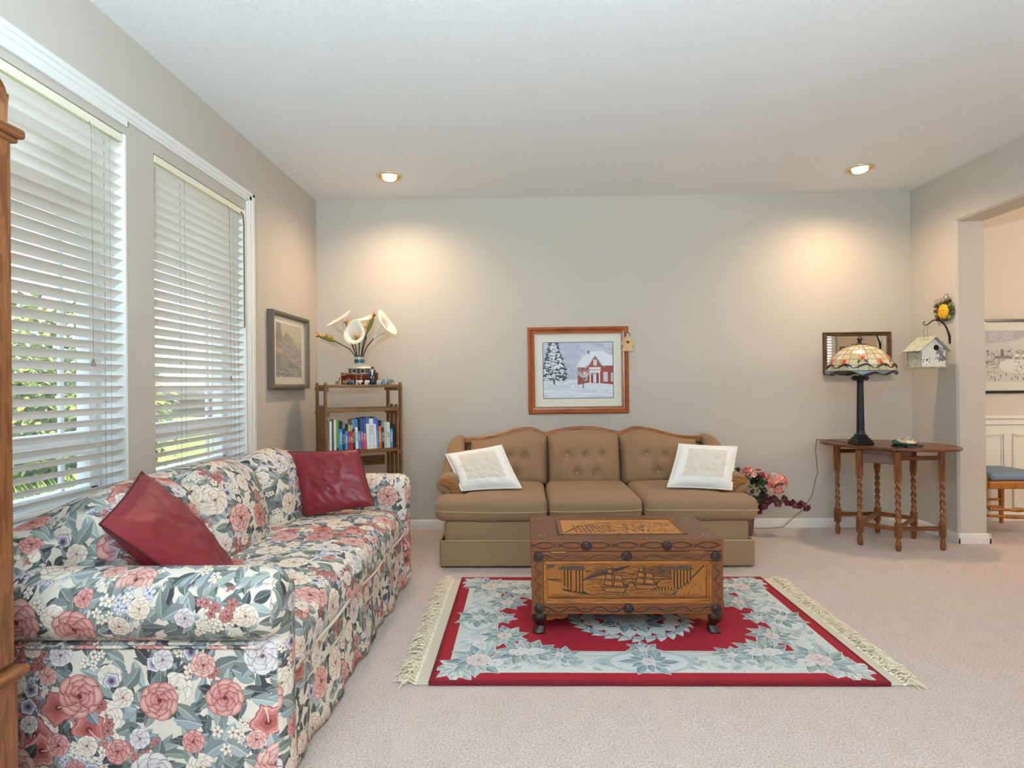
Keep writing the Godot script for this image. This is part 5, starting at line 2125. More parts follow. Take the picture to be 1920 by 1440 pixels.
func cat_plaque() -> void:
	var t := thing("flower_plaque", "painted plaque of a cat lying over a yellow sunflower on the wall above the birdhouse", "plaque", Vector3(RIGHT - 0.001, 1.735, -4.392), -PI / 2)
	var yel := mat(hexc("e8ab10"), 0.35)
	var d := MB.new()
	d.lathe(PackedVector2Array([Vector2(0.056, 0.0), Vector2(0.058, 0.012), Vector2(0.05, 0.024), Vector2(0.03, 0.034), Vector2(0.0005, 0.038)]), 32, Transform3D(Basis(Vector3.RIGHT, PI / 2) * Basis().scaled(Vector3(1, 1, 1.12)), Vector3(0, -0.008, 0)))
	obj("flower_face", d, yel, t)
	var ey := MB.new()
	for e in [[-0.014, 0.0], [0.018, 0.0]]:
		ey.rbox(Vector3(0.012, 0.006, 0.006), 0.0025, at(e[0], e[1], 0.036), 2)
	ey.rbox(Vector3(0.026, 0.005, 0.005), 0.002, at(0.002, -0.022, 0.033), 2)
	obj("face_marks", ey, mat(hexc("a4650c"), 0.5), t)
	var gm := [mat(hexc("3a4020"), 0.35), mat(hexc("6b7a2c"), 0.3), mat(hexc("4a2f18"), 0.4), mat(hexc("54301a"), 0.4)]
	for k in 15:
		var a := TAU * k / 15.0 + 0.1
		var p := MB.new()
		var ln := 0.098 if sin(a) > -0.75 else 0.075
		p.rbox(Vector3(0.05, 0.026, 0.018), 0.0085, Transform3D(Basis(Vector3.BACK, a), Vector3(cos(a) * ln * 0.76, -0.004 + sin(a) * ln * 0.76, 0.012 + 0.006 * (k % 2))), 4)
		obj("petal", p, gm[(k + (1 if cos(a) < 0.2 else 0)) % 3 + (1 if cos(a) < -0.3 else 0)], t)
	var seeds := MB.new()
	for k in 40:
		var a := TAU * k / 40.0
		seeds.rbox(Vector3(0.01, 0.006, 0.008), 0.0025, Transform3D(Basis(Vector3.BACK, a), Vector3(cos(a) * 0.06, -0.008 + sin(a) * 0.066, 0.016)), 2)
	obj("seed_ring", seeds, mat(hexc("6e3412"), 0.5), t)
	# the cat: lying body, raised head with ears
	var cat := MB.new()
	cat.rbox(Vector3(0.1, 0.04, 0.03), 0.015, at(-0.03, 0.076, 0.024, Vector3(0, 0, 0.12)), 4)
	cat.rbox(Vector3(0.05, 0.044, 0.034), 0.016, at(0.038, 0.088, 0.03), 4)
	for e in [0.024, 0.052]:
		cat.lathe(PackedVector2Array([Vector2(0.012, 0.0), Vector2(0.006, 0.014), Vector2(0.0005, 0.024)]), 6, at(e, 0.105, 0.028))
	cat.tube(PackedVector3Array([Vector3(-0.075, 0.066, 0.024), Vector3(-0.088, 0.05, 0.026), Vector3(-0.085, 0.03, 0.026)]), 0.008, 6)
	var cm := mat(Color.WHITE, 0.4)
	cm.albedo_texture = noise_tex(87, 0.06, [[0.0, hexc("2d2a28")], [0.42, hexc("6e6258")], [0.55, hexc("c9b8a2")], [1.0, hexc("efe7dc")]], 128)
	triplanar(cm, Vector3.ONE * 9.0)
	obj("cat_figure", cat, cm, t)


# ---------------------------------------------------------------- framed pictures
func print_mat(cv: Cv) -> StandardMaterial3D:
	var m := mat(Color.WHITE, 0.6)
	m.albedo_texture = cv.tex()
	return m


# frame > mat board, print, glass; built facing +z about its middle
func framed(t: Node3D, w: float, h: float, steps: Array, fm: Material, board: Color, art: Cv, aw: float, ah: float, dy := 0.0, line := Color(0, 0, 0, 0), gloss := true) -> void:
	obj("frame", frame_mesh(w, h, steps), fm, t)
	var i: float = steps[steps.size() - 1][0]
	var mb := MB.new()
	mb.rbox(Vector3(w - 2 * i + 0.012, h - 2 * i + 0.012, 0.004), 0.001, at(0, 0, 0.004))
	obj("mat_board", mb, mat(board, 0.85), t)
	if line.a > 0.0:
		var lb := MB.new()
		lb.quad(Vector3(-aw / 2 - 0.005, dy + ah / 2 + 0.005, 0.0064), Vector3(aw / 2 + 0.005, dy + ah / 2 + 0.005, 0.0064), Vector3(aw / 2 + 0.005, dy - ah / 2 - 0.005, 0.0064), Vector3(-aw / 2 - 0.005, dy - ah / 2 - 0.005, 0.0064), Vector3(0, 0, 1))
		obj("inner_line", lb, mat(line, 0.7), t)
	var p := MB.new()
	p.quad(Vector3(-aw / 2, dy + ah / 2, 0.0068), Vector3(aw / 2, dy + ah / 2, 0.0068), Vector3(aw / 2, dy - ah / 2, 0.0068), Vector3(-aw / 2, dy - ah / 2, 0.0068), Vector3(0, 0, 1))
	obj("print", p, print_mat(art), t)
	if gloss:
		var g := MB.new()
		g.rbox(Vector3(w - 2 * i + 0.004, h - 2 * i + 0.004, 0.0016), 0.0004, at(0, 0, 0.0086))
		var gm := mat(Color(1, 1, 1, 0.04), 0.02)
		gm.transparency = BaseMaterial3D.TRANSPARENCY_ALPHA
		obj("glass", g, gm, t)


func winter_print() -> Cv:
	var r := RandomNumberGenerator.new()
	r.seed = 12
	var W := 760
	var H := 590
	var cv := Cv.new(W, H, hexc("b4b9cb"))
	for i in 260:
		cv.ell(Vector2(r.randf() * W, r.randf() * 400), r.randf_range(40, 110), r.randf_range(14, 40), 0, hexc("a9b0c6").lerp(hexc("c6c9d6"), r.randf()))
	# distant bare woods
	for i in 520:
		var x := r.randf_range(150, W)
		var y := 400 - r.randf() * 20
		cv.line(PackedVector2Array([Vector2(x, y), Vector2(x + r.randf_range(-14, 14), y - r.randf_range(20, 120))]), 1.4, hexc("9aa0b6").lerp(hexc("c4c7d6"), r.randf()))
	cv.rect(0, 392, W, H - 392, hexc("ccd6e2"))
	for i in 160:
		cv.ell(Vector2(r.randf() * W, r.randf_range(400, H)), r.randf_range(30, 120), r.randf_range(3, 12), 0, hexc("c0cddd").lerp(hexc("e2e7ee"), r.randf()))
	# red brick house with a gable and a white porch
	var brick := hexc("9c4238")
	cv.rect(374, 250, 386, 206, brick)
	cv.poly(PackedVector2Array([Vector2(470, 300), Vector2(566, 136), Vector2(668, 300)]), brick)
	for i in 40:
		for j in 22:
			if r.randf() < 0.4:
				cv.rect(376 + i * 9.6 + (j % 2) * 4, 254 + j * 9, 8, 5, brick.darkened(r.randf() * 0.16))
	var snow := hexc("dde3ec")
	cv.poly(PackedVector2Array([Vector2(356, 262), Vector2(430, 150), Vector2(520, 96), Vector2(640, 92), Vector2(760, 144), Vector2(760, 246), Vector2(664, 246), Vector2(570, 140), Vector2(456, 268)]), snow)
	cv.line(PackedVector2Array([Vector2(464, 272), Vector2(567, 140), Vector2(668, 256)]), 9, hexc("c7cfdc"))
	cv.rect(484, 80, 24, 44, hexc("80808c"))
	cv.rect(484, 76, 26, 8, snow)
	for e in [[552, 188, 30, 56], [660, 322, 38, 92], [436, 320, 36, 80], [744, 330, 16, 84]]:
		cv.rect(e[0] - 4, e[1] - 4, e[2] + 8, e[3] + 8, hexc("e6e6e8"))
		cv.rect(e[0], e[1], e[2], e[3], hexc("b9bfcb"))
		cv.rect(e[0] + e[2] / 2.0 - 1, e[1], 3, e[3], hexc("eeeeee"))
		cv.rect(e[0], e[1] + e[3] / 2.0, e[2], 3, hexc("eeeeee"))
	cv.rect(442, 376, 22, 20, hexc("2e3038"))
	cv.rect(500, 264, 126, 26, hexc("e3e6ea"))
	for i in 9:
		cv.rect(502 + i * 14, 268, 6, 20, hexc("cfd5dd"))
	cv.poly(PackedVector2Array([Vector2(496, 296), Vector2(632, 296), Vector2(612, 326), Vector2(510, 326)]), hexc("d9e0e6"))
	cv.rect(514, 326, 96, 110, hexc("7c332c"))
	cv.rect(544, 330, 34, 100, hexc("d8dade"))
	for x in [506, 606]:
		cv.rect(x, 320, 12, 116, hexc("eceef0"))
	cv.poly(PackedVector2Array([Vector2(372, 452), Vector2(480, 430), Vector2(640, 438), Vector2(760, 450), Vector2(760, 480), Vector2(372, 470)]), hexc("d5dce6"))
	# small bare tree before the house
	cv.line(PackedVector2Array([Vector2(434, 486), Vector2(432, 400), Vector2(436, 370)]), 11, hexc("55535c"))
	for i in 70:
		var a := r.randf_range(-2.9, -0.25)
		var l := r.randf_range(50, 175)
		var p := Vector2(434, 380)
		var m := p + Vector2(cos(a), sin(a)) * l * 0.5 + Vector2(0, -10)
		cv.line(PackedVector2Array([p, m, p + Vector2(cos(a), sin(a)) * l]), 2.2, hexc("d2cfd4") if i % 2 else hexc("8f7f86"))
	# snowy spruce
	cv.rect(106, 380, 20, 64, hexc("4a4c56"))
	for i in 900:
		var f := pow(r.randf(), 0.8)
		var y := lerpf(-20, 392, f)
		var half := lerpf(26, 150, f) * (0.88 + 0.12 * sin(y * 0.12))
		var x := 116 + r.randf_range(-half, half)
		cv.leaf(Vector2(x, y), (0.35 if x > 116 else PI - 0.35) + r.randf_range(-0.5, 0.5), r.randf_range(18, 46), r.randf_range(8, 16), hexc("2c3a44").lerp(hexc("56677a"), r.randf() * 0.7), hexc("1f2830"))
	for i in 230:
		var f := pow(r.randf(), 0.8)
		var half := lerpf(20, 140, f)
		cv.ell(Vector2(116 + r.randf_range(-half, half), lerpf(0, 392, f)), r.randf_range(6, 20), r.randf_range(3, 7), r.randf_range(-0.5, 0.5), hexc("dde2ea"))
	for e in [[240, 430, 12], [320, 462, 15], [272, 416, 8]]:
		cv.ell(Vector2(e[0], e[1]), e[2], e[2] * 1.1, 0, hexc("e4e8ee"))
		cv.ell(Vector2(e[0], e[1] - e[2] * 1.5), e[2] * 0.6, e[2] * 0.6, 0, hexc("b7bfce"))
	for i in 240:
		cv.ell(Vector2(r.randf() * W, r.randf() * 470), 1.6, 1.6, 0, hexc("e8eaf0"))
	return cv


func creek_print() -> Cv:
	var r := RandomNumberGenerator.new()
	r.seed = 14
	var W := 420
	var H := 360
	var cv := Cv.new(W, H, hexc("c2b89c"))
	cv.poly(PackedVector2Array([Vector2(0, 0), Vector2(70, 0), Vector2(96, 90), Vector2(170, 60), Vector2(260, 90), Vector2(340, 150), Vector2(420, 170), Vector2(420, 360), Vector2(0, 360)]), hexc("8f8a80"))
	cv.poly(PackedVector2Array([Vector2(0, 0), Vector2(60, 0), Vector2(90, 100), Vector2(60, 150), Vector2(0, 170)]), hexc("77747a"))
	cv.poly(PackedVector2Array([Vector2(138, 90), Vector2(150, 40), Vector2(160, 90)]), hexc("6a6a72"))
	for i in 420:
		var y := r.randf_range(110, 240)
		var x := r.randf() * W
		cv.line(PackedVector2Array([Vector2(x, y), Vector2(x + r.randf_range(20, 70), y + r.randf_range(4, 18))]), r.randf_range(1, 4), hexc("5c5c5c").lerp(hexc("d0cab2"), r.randf()))
	cv.poly(PackedVector2Array([Vector2(0, 160), Vector2(420, 262), Vector2(420, 300), Vector2(200, 240), Vector2(0, 200)]), hexc("b2ab95"))
	cv.poly(PackedVector2Array([Vector2(0, 190), Vector2(190, 236), Vector2(420, 306), Vector2(420, 360), Vector2(0, 360)]), hexc("77736f"))
	for i in 300:
		var p := Vector2(r.randf() * W, r.randf_range(200, 355))
		cv.line(PackedVector2Array([p, p + Vector2(r.randf_range(10, 60), r.randf_range(-6, 22))]), r.randf_range(1, 5), hexc("454448").lerp(hexc("aaa596"), r.randf()))
	cv.ell(Vector2(130, 250), 70, 60, 0.3, hexc("8f8b82"), -1, 20)
	for i in 60:
		var a := r.randf() * TAU
		cv.line(PackedVector2Array([Vector2(130, 250) + Vector2(cos(a) * 60, sin(a) * 50), Vector2(130, 250) + Vector2(cos(a) * 20, sin(a) * 16)]), 2.5, hexc("a09b90").lerp(hexc("6f6c6b"), r.randf()))
	for i in 22:
		var p := Vector2(r.randf_range(0, 300), r.randf_range(285, 350))
		cv.line(PackedVector2Array([p, p + Vector2(40, 14), p + Vector2(80, 6)]), r.randf_range(3, 7), hexc("c3bba6"))
		cv.line(PackedVector2Array([p + Vector2(0, 5), p + Vector2(40, 19), p + Vector2(80, 11)]), 2.5, hexc("4c4a4c"))
	return cv


func village_print() -> Cv:
	var r := RandomNumberGenerator.new()
	r.seed = 16
	var W := 640
	var H := 460
	var cv := Cv.new(W, H, hexc("a2a2ac"))
	for i in 300:
		cv.line(PackedVector2Array([Vector2(r.randf() * 200, r.randf() * 150), Vector2(r.randf() * 200, r.randf() * 150)]), 2, hexc("8f8f9c").lerp(hexc("d4d4da"), r.randf()))
	cv.poly(PackedVector2Array([Vector2(0, 120), Vector2(200, 90), Vector2(330, 24), Vector2(470, 100), Vector2(640, 60), Vector2(640, 460), Vector2(0, 460)]), hexc("c9c6c0"))
	for i in 260:
		var p := Vector2(r.randf() * W, r.randf_range(30, 210))
		cv.line(PackedVector2Array([p, p + Vector2(r.randf_range(-30, 30), r.randf_range(4, 30))]), 1.6, hexc("98989c").lerp(hexc("e0ddd8"), r.randf()))
	for i in 700:
		var p := Vector2(r.randf() * W, r.randf_range(170, 300))
		cv.rect(p.x, p.y, r.randf_range(2, 16), r.randf_range(2, 14), hexc("4e4e52").lerp(hexc("cfccc6"), r.randf()))
	cv.rect(104, 166, 18, 60, hexc("4c4c50"))
	cv.rect(60, 226, 120, 26, hexc("6a6a6c"))
	for i in 8:
		cv.poly(PackedVector2Array([Vector2(190 + i * 52, 236), Vector2(212 + i * 52, 206), Vector2(236 + i * 52, 236)]), hexc("e6e3de"))
		cv.rect(196 + i * 52, 236, 36, 22, hexc("88888a"))
	for e in [Vector2(200, 320), Vector2(420, 330), Vector2(560, 350)]:
		cv.ell(e, 110, 60, 0.1, hexc("dedbd6"), -1, 20)
	for i in 420:
		var p := Vector2(r.randf() * W, r.randf_range(260, 440))
		if int(p.x / 90) % 2 == 0:
			cv.ell(p, r.randf_range(2, 6), r.randf_range(2, 5), 0, hexc("3c3c40").lerp(hexc("9c9a96"), r.randf()))
	for i in 16:
		var p := Vector2(60 + i * 38, r.randf_range(380, 440))
		cv.rect(p.x, p.y, 6, 18, hexc("3b3b40"))
		cv.ell(p + Vector2(3, -3), 4, 4, 0, hexc("3b3b40"))
	cv.poly(PackedVector2Array([Vector2(330, 366), Vector2(350, 356), Vector2(404, 366), Vector2(410, 380), Vector2(406, 412), Vector2(398, 412), Vector2(396, 388), Vector2(352, 386), Vector2(350, 412), Vector2(342, 412), Vector2(342, 378)]), hexc("2c2c30"))
	return cv


func pine_print() -> Cv:
	var r := RandomNumberGenerator.new()
	r.seed = 18
	var cv := Cv.new(420, 280, hexc("c9c2ae"))
	for i in 120:
		cv.ell(Vector2(r.randf() * 420, r.randf() * 280), r.randf_range(20, 80), r.randf_range(6, 20), 0, hexc("bcb59f").lerp(hexc("d5cfbd"), r.randf()))
	for i in 14:
		var x := 20.0 + i * 13
		var h := r.randf_range(70, 130)
		cv.poly(PackedVector2Array([Vector2(x - 16, 230), Vector2(x, 230 - h), Vector2(x + 16, 230)]), hexc("3c4738").lerp(hexc("58624a"), r.randf()))
	cv.rect(0, 226, 420, 54, hexc("a9a58c"))
	return cv


func pictures() -> void:
	var cherry := wood(hexc("7a3410"), hexc("a9551d"), 0, 41, 0.28)
	var t := thing("framed_picture", "wood framed print of a red brick house in snow above the tan sofa", "picture", Vector3(0.456, 1.318, BACK + 0.001))
	t.rotation.z = 0.004
	framed(t, 0.836, 0.722, [[0.0, 0.0], [0.0, 0.022], [0.006, 0.028], [0.016, 0.03], [0.024, 0.027], [0.03, 0.02], [0.034, 0.022], [0.05, 0.019], [0.054, 0.014], [0.06, 0.012], [0.06, 0.006]], cherry, hexc("e0dccf"), winter_print(), 0.578, 0.462, 0.0, hexc("4a3f33"), false)
	var bd := MB.new()
	for q in [[-0.364, 0.364, -0.308, -0.302], [-0.364, 0.364, 0.302, 0.308], [-0.364, -0.358, -0.302, 0.302], [0.358, 0.364, -0.302, 0.302]]:
		bd.box(q[0], q[1], q[2], q[3], 0.012, 0.0215, 0.002)
	obj("gilt_bead", bd, mat(hexc("b08a55"), 0.35, 0.4), t)
	angel()
	var grey := mat(hexc("6d6258"), 0.35, 0.3)
	var t2 := thing("framed_picture", "grey framed sepia creek print on the window wall beside the corner bookshelf", "picture", Vector3(LEFT + 0.012, 1.459, -4.165), PI / 2)
	t2.rotation = Vector3(0, PI / 2, 0)
	framed(t2, 0.66, 0.545, [[0.0, -0.01], [0.0, 0.03], [0.005, 0.034], [0.018, 0.034], [0.026, 0.028], [0.032, 0.018], [0.034, 0.008]], grey, hexc("e8dfcf"), creek_print(), 0.455, 0.385, 0.005)
	var black := mat(hexc("171513"), 0.3)
	var t3 := thing("framed_picture", "black framed black and white print of a snowy village in the dining room", "picture", Vector3(4.36, 1.408, -4.979))
	framed(t3, 0.9, 0.632, [[0.0, 0.0], [0.0, 0.022], [0.003, 0.025], [0.018, 0.025], [0.022, 0.02], [0.022, 0.008]], black, hexc("dcd8cc"), village_print(), 0.80, 0.44, 0.0)
	var t4 := thing("framed_picture", "wide framed print of dark pines on the front dining room wall facing the mirror", "picture", Vector3(5.63, 1.5, -0.002), PI)
	framed(t4, 0.8, 0.56, [[0.0, 0.0], [0.0, 0.02], [0.012, 0.022], [0.02, 0.008]], mat(hexc("4a3522"), 0.4), hexc("e4dfd2"), pine_print(), 0.62, 0.38, 0.0)


func angel() -> void:
	var t := thing("angel_ornament", "small cut-out wooden angel with a heart hanging from the snowy house picture's corner", "ornament", Vector3(0.866, 1.47, BACK + 0.036))
	var pine := mat(hexc("d3ae7c"), 0.6)
	var dark := mat(hexc("5a2f18"), 0.6)
	var dress := PackedVector2Array([Vector2(-0.048, 0.005), Vector2(-0.03, 0.0), Vector2(-0.012, 0.003), Vector2(0.006, -0.001), Vector2(0.028, 0.002), Vector2(0.046, 0.008), Vector2(0.036, 0.04), Vector2(0.026, 0.066), Vector2(0.03, 0.1), Vector2(0.018, 0.124), Vector2(-0.018, 0.124), Vector2(-0.03, 0.1), Vector2(-0.026, 0.066), Vector2(-0.038, 0.036)])
	var d := MB.new()
	d.extr(dress, 0.008, Transform3D(), 0.0015)
	obj("dress", d, pine, t)
	for s in [-1.0, 1.0]:
		var wing := PackedVector2Array()
		for e in [[0.014, 0.122], [0.034, 0.112], [0.05, 0.08], [0.052, 0.056], [0.04, 0.05], [0.034, 0.058], [0.024, 0.05], [0.016, 0.07]]:
			wing.append(Vector2(e[0] * s, e[1]))
		var w := MB.new()
		w.extr(wing, 0.006, at(0, 0, -0.005), 0.001)
		obj("wing", w, pine, t)
	var h := MB.new()
	h.lathe(PackedVector2Array([Vector2(0.0003, 0.122), Vector2(0.011, 0.126), Vector2(0.0155, 0.138), Vector2(0.012, 0.15), Vector2(0.0003, 0.156)]), 16, Transform3D(Basis().scaled(Vector3(1, 1, 0.45)), Vector3.ZERO))
	obj("head", h, pine, t)
	var hr := MB.new()
	var path := PackedVector3Array()
	for i in 13:
		var a := lerpf(-0.5, PI + 0.5, i / 12.0)
		path.append(Vector3(cos(a) * 0.015, 0.14 + sin(a) * 0.015, 0.002))
	hr.tube(path, 0.004, 6)
	obj("hair", hr, dark, t)
	var heart := PackedVector2Array()
	for i in 24:
		var a := TAU * i / 24.0
		heart.append(Vector2(16 * pow(sin(a), 3.0), 13 * cos(a) - 5 * cos(2 * a) - 2 * cos(3 * a) - cos(4 * a)) * 0.00092 + Vector2(0, 0.076))
	var hm := MB.new()
	hm.extr(heart, 0.004, at(0, 0, 0.0055), 0.0006)
	obj("heart", hm, dark, t)
	var st := MB.new()
	st.tube(PackedVector3Array([Vector3(-0.006, 0.15, 0.0), Vector3(-0.03, 0.19, -0.005), Vector3(-0.02, 0.206, -0.014), Vector3(0.012, 0.2, -0.01), Vector3(0.006, 0.152, 0.0)]), 0.0009, 4)
	obj("string", st, mat(hexc("c9a878"), 0.9), t)


# ---------------------------------------------------------------- dining room: chair and hanging lamp
func dining() -> void:
	var oak := wood(hexc("8a4e1c"), hexc("b8742f"), 1, 51, 0.35)
	var t := thing("dining_chair", "oak dining chair with a bowed back and blue seat cushion just beyond the opening", "chair", Vector3(3.82, 0, -4.7))
	# two bowed back posts, rising and leaning towards the jamb
	for sz in [-1.0, 1.0]:
		var P := PackedVector3Array()
		var U := PackedVector2Array()
		for i in 25:
			var y := lerpf(0.0, 0.98, i / 24.0)
			var x := -0.318 + 0.064 * sin(PI * clampf(y / 0.72, 0, 1)) - 0.2 * maxf(0.0, y - 0.72)
			var hw := 0.028
			for j in 9:
				var a := TAU * j / 8.0
				P.append(Vector3(x + cos(a) * hw, y, sz * 0.2 + sin(a) * 0.014))
				U.append(Vector2(j, y))
		var st := MB.new()
		st.grid(25, 9, P, U, Transform3D(), true)
		obj("back_post", st, oak, t)
		var fl := MB.new()
		fl.lathe(PackedVector2Array([Vector2(0.0005, 0.0), Vector2(0.014, 0.0), Vector2(0.018, 0.14), Vector2(0.015, 0.16), Vector2(0.02, 0.2), Vector2(0.022, 0.36)]), 14, at(0.2, 0, sz * 0.2))
		obj("leg", fl, oak, t)
		var s1 := MB.new()
		s1.tube(PackedVector3Array([Vector3(-0.22, 0.205, sz * 0.2), Vector3(0.0, 0.195, sz * 0.2), Vector3(0.2, 0.2, sz * 0.2)]), 0.011, 8)
		s1.lathe(PackedVector2Array([Vector2(0.004, -0.07), Vector2(0.012, -0.05), Vector2(0.018, 0.0), Vector2(0.012, 0.05), Vector2(0.004, 0.07)]), 12, Transform3D(Basis(Vector3.BACK, PI / 2), Vector3(0.0, 0.196, sz * 0.2)))
		obj("stretcher", s1, oak, t)
		var s2 := MB.new()
		s2.tube(PackedVector3Array([Vector3(-0.235, 0.155, sz * 0.2), Vector3(0.0, 0.135, sz * 0.17), Vector3(0.21, 0.14, sz * 0.2)]), PackedFloat32Array([0.01, 0.016, 0.01]), 8)
		obj("stretcher", s2, oak, t)
	for y in [0.62, 0.78, 0.93]:
		var sl := MB.new()
		sl.rbox(Vector3(0.016, 0.06, 0.39), 0.006, at(-0.318 + 0.064 * sin(PI * clampf(y / 0.72, 0, 1)) - 0.2 * maxf(0.0, y - 0.72), y, 0), 2)
		obj("slat", sl, oak, t)
	var se := MB.new()
	se.rbox(Vector3(0.46, 0.06, 0.45), 0.012, at(0.0, 0.392, 0), 2)
	obj("seat", se, oak, t)
	var cu := MB.new()
	cu.rbox(Vector3(0.42, 0.06, 0.42), 0.027, at(0.005, 0.452, 0), 3, 6, func(p: Vector3) -> Vector3: return p + Vector3(0, (0.014 * (1.0 - pow(p.x / 0.21, 2.0)) * (1.0 - pow(p.z / 0.21, 2.0))) if p.y > 0 else 0.0, 0))
	obj("cushion", cu, fabric(hexc("7f93a3"), 0.1, 10.0), t)

	# chandelier over the dining table, out of the picture: its light fills the room and glints in the village print
	var c := thing("chandelier", "small brass chandelier of frosted globes over the dining table, reflected in the village print", "lamp", Vector3(5.2, 1.86, -3.1))
	var brass := mat(hexc("b08a4a"), 0.3, 0.9)
	var st := MB.new()
	st.tube(PackedVector3Array([Vector3(0, CEIL - 1.86, 0), Vector3(0, 0.0, 0)]), 0.008, 8)
	st.lathe(PackedVector2Array([Vector2(0.0005, 0.02), Vector2(0.03, 0.01), Vector2(0.045, -0.02), Vector2(0.03, -0.06), Vector2(0.0005, -0.075)]), 16, at(0, 0.03, 0))
	obj("stem", st, brass, c)
	var can := MB.new()
	can.lathe(PackedVector2Array([Vector2(0.0005, 0.0), Vector2(0.06, 0.0), Vector2(0.05, -0.02), Vector2(0.01, -0.03)]), 20, at(0, CEIL - 1.86, 0))
	obj("canopy", can, brass, c)
	var gm := mat(hexc("fff1d8"), 0.4)
	gm.emission_enabled = true
	gm.emission = hexc("ffe4bb")
	gm.emission_energy_multiplier = 3.0
	for k in 5:
		var a := TAU * k / 5.0
		var d := Vector3(cos(a), 0, sin(a))
		var arm := MB.new()
		arm.tube(PackedVector3Array([Vector3(0, 0.01, 0), d * 0.08 + Vector3(0, -0.05, 0), d * 0.18 + Vector3(0, -0.05, 0), d * 0.22 + Vector3(0, 0.0, 0)]), 0.006, 8)
		obj("arm", arm, brass, c)
		var gl := MB.new()
		gl.lathe(PackedVector2Array([Vector2(0.0003, -0.04), Vector2(0.028, -0.028), Vector2(0.04, 0.0), Vector2(0.028, 0.028), Vector2(0.0003, 0.04)]), 16, Transform3D(Basis(), d * 0.22 + Vector3(0, 0.04, 0)))
		obj("bulb", gl, gm, c)
		var l := OmniLight3D.new()
		l.name = "glow"
		l.position = d * 0.22 + Vector3(0, 0.04, 0)
		l.light_color = Color(1.0, 0.9, 0.78)
		l.light_energy = 0.3
		l.light_size = 0.035
		l.omni_range = 14.0
		l.omni_attenuation = 2.0
		l.shadow_enabled = true
		c.add_child(l, true)
	# window with a blind in the front dining room wall
	var win := Node3D.new()
	win.name = "window_4"
	win.set_meta("kind", "structure")
	add_child(win)
	var vinyl := mat(hexc("f2f2f0"), 0.35)
	var fr := MB.new()
	for q in [[4.245, 4.29, 0.8, 2.3], [5.15, 5.195, 0.8, 2.3], [4.245, 5.195, 0.8, 0.845], [4.245, 5.195, 2.255, 2.3]]:
		fr.box(q[0], q[1], q[2], q[3], 0.06, 0.11, 0.003)
	obj("frame", fr, vinyl, win)
	var glass := mat(Color(1, 1, 1, 0.04), 0.03)
	glass.transparency = BaseMaterial3D.TRANSPARENCY_ALPHA
	var pn := MB.new()
	pn.box(4.27, 5.17, 0.82, 2.28, 0.083, 0.088)
	obj("pane", pn, glass, win)
	var b := thing("window_blind", "white slat blind in the dining room window seen only in the mirror", "blind", Vector3(4.72, 1.55, 0.03))
	var sm := MB.new()
	sm.rbox(Vector3(0.92, 0.003, 0.05), 0.0012)
	var mm := sm.mesh()
	for i in 32:
		obj("slat", mm, mat(hexc("f0efec"), 0.45) if i == 0 else (b.get_child(0) as MeshInstance3D).material_override, b, at(0, -0.72 + i * 0.046, 0, Vector3(0.5, 0, 0)))


# ---------------------------------------------------------------- slatted corner shelf with books, ark and flowers
const SHELF := Vector3(-1.256, 0.0, -4.3185)
const SHELF_TURN := PI / 6


func shelf_at(x: float, y: float, z: float) -> Vector3:
	return SHELF + Basis(Vector3.UP, SHELF_TURN) * Vector3(x, y, z)


func corner_shelf() -> void:
	var oak := wood(hexc("5a3515"), hexc("8a5a2a"), 1, 61, 0.4)
	var oakx := wood(hexc("5f3a17"), hexc("8f5f2e"), 0, 62, 0.4)
	var t := thing("corner_bookshelf", "open brown wooden bookshelf with round-topped posts standing across the room corner", "bookshelf", SHELF, SHELF_TURN)
	var w := 0.275
	var d := 0.18
	var post := func(h: float) -> PackedVector2Array:
		var p := PackedVector2Array([Vector2(-0.021, 0.0), Vector2(0.021, 0.0)])
		for i in 9:
			var a := PI * i / 8.0
			p.append(Vector2(cos(a) * 0.021, h - 0.021 + sin(a) * 0.021))
		return p
	for sx in [-1.0, 1.0]:
		for e in [[d - 0.02, 1.232], [-d + 0.02, 1.232], [0.055, 1.062], [-0.055, 1.062]]:
			var st := MB.new()
			st.extr(post.call(e[1]), 0.019, Transform3D(Basis(Vector3.UP, PI / 2), Vector3(sx * w, 0, e[0])), 0.004)
			obj("post", st, oak, t)
		for y in [1.2, 1.02, 0.72, 0.42, 0.1]:
			var rl := MB.new()
			rl.rbox(Vector3(0.018, 0.034, d * 2 - 0.02), 0.004, at(sx * (w - 0.0175), y - 0.016, 0), 2)
			obj("side_rail", rl, oakx, t)
	for e in [[1.212, 0.022, 0.0], [1.038, 0.026, 0.0], [0.735, 0.026, 0.0], [0.425, 0.026, 0.0], [0.11, 0.026, 0.0]]:
		var st := MB.new()
		st.rbox(Vector3(w * 2 - 0.02, e[1], d * 2 - 0.03), 0.004, at(0, e[0] - e[1] / 2, e[2]), 2)
		obj("shelf_board", st, oakx, t)
	var bb := MB.new()
	bb.rbox(Vector3(w * 2 - 0.1, 0.075, 0.018), 0.004, at(0.01, 0.615, -d + 0.05), 2)
	obj("back_board", bb, oakx, t)
	for sx in [-1.0, 1.0]:
		for y in [1.2, 1.02, 0.72]:
			for z in [d - 0.02, -d + 0.02]:
				var pg := MB.new()
				pg.lathe(PackedVector2Array([Vector2(0.012, 0.0), Vector2(0.012, 0.004), Vector2(0.006, 0.008), Vector2(0.0003, 0.009)]), 12, Transform3D(Basis(Vector3.BACK, -sx * PI / 2), Vector3(sx * (w + 0.009), y - 0.016, z)))
				obj("peg_cap", pg, oak, t)


func book_mesh(w: float, h: float, d: float) -> MB:
	var st := MB.new()
	st.rbox(Vector3(w, h, d), 0.003, at(0, h / 2, 0), 2)
	return st


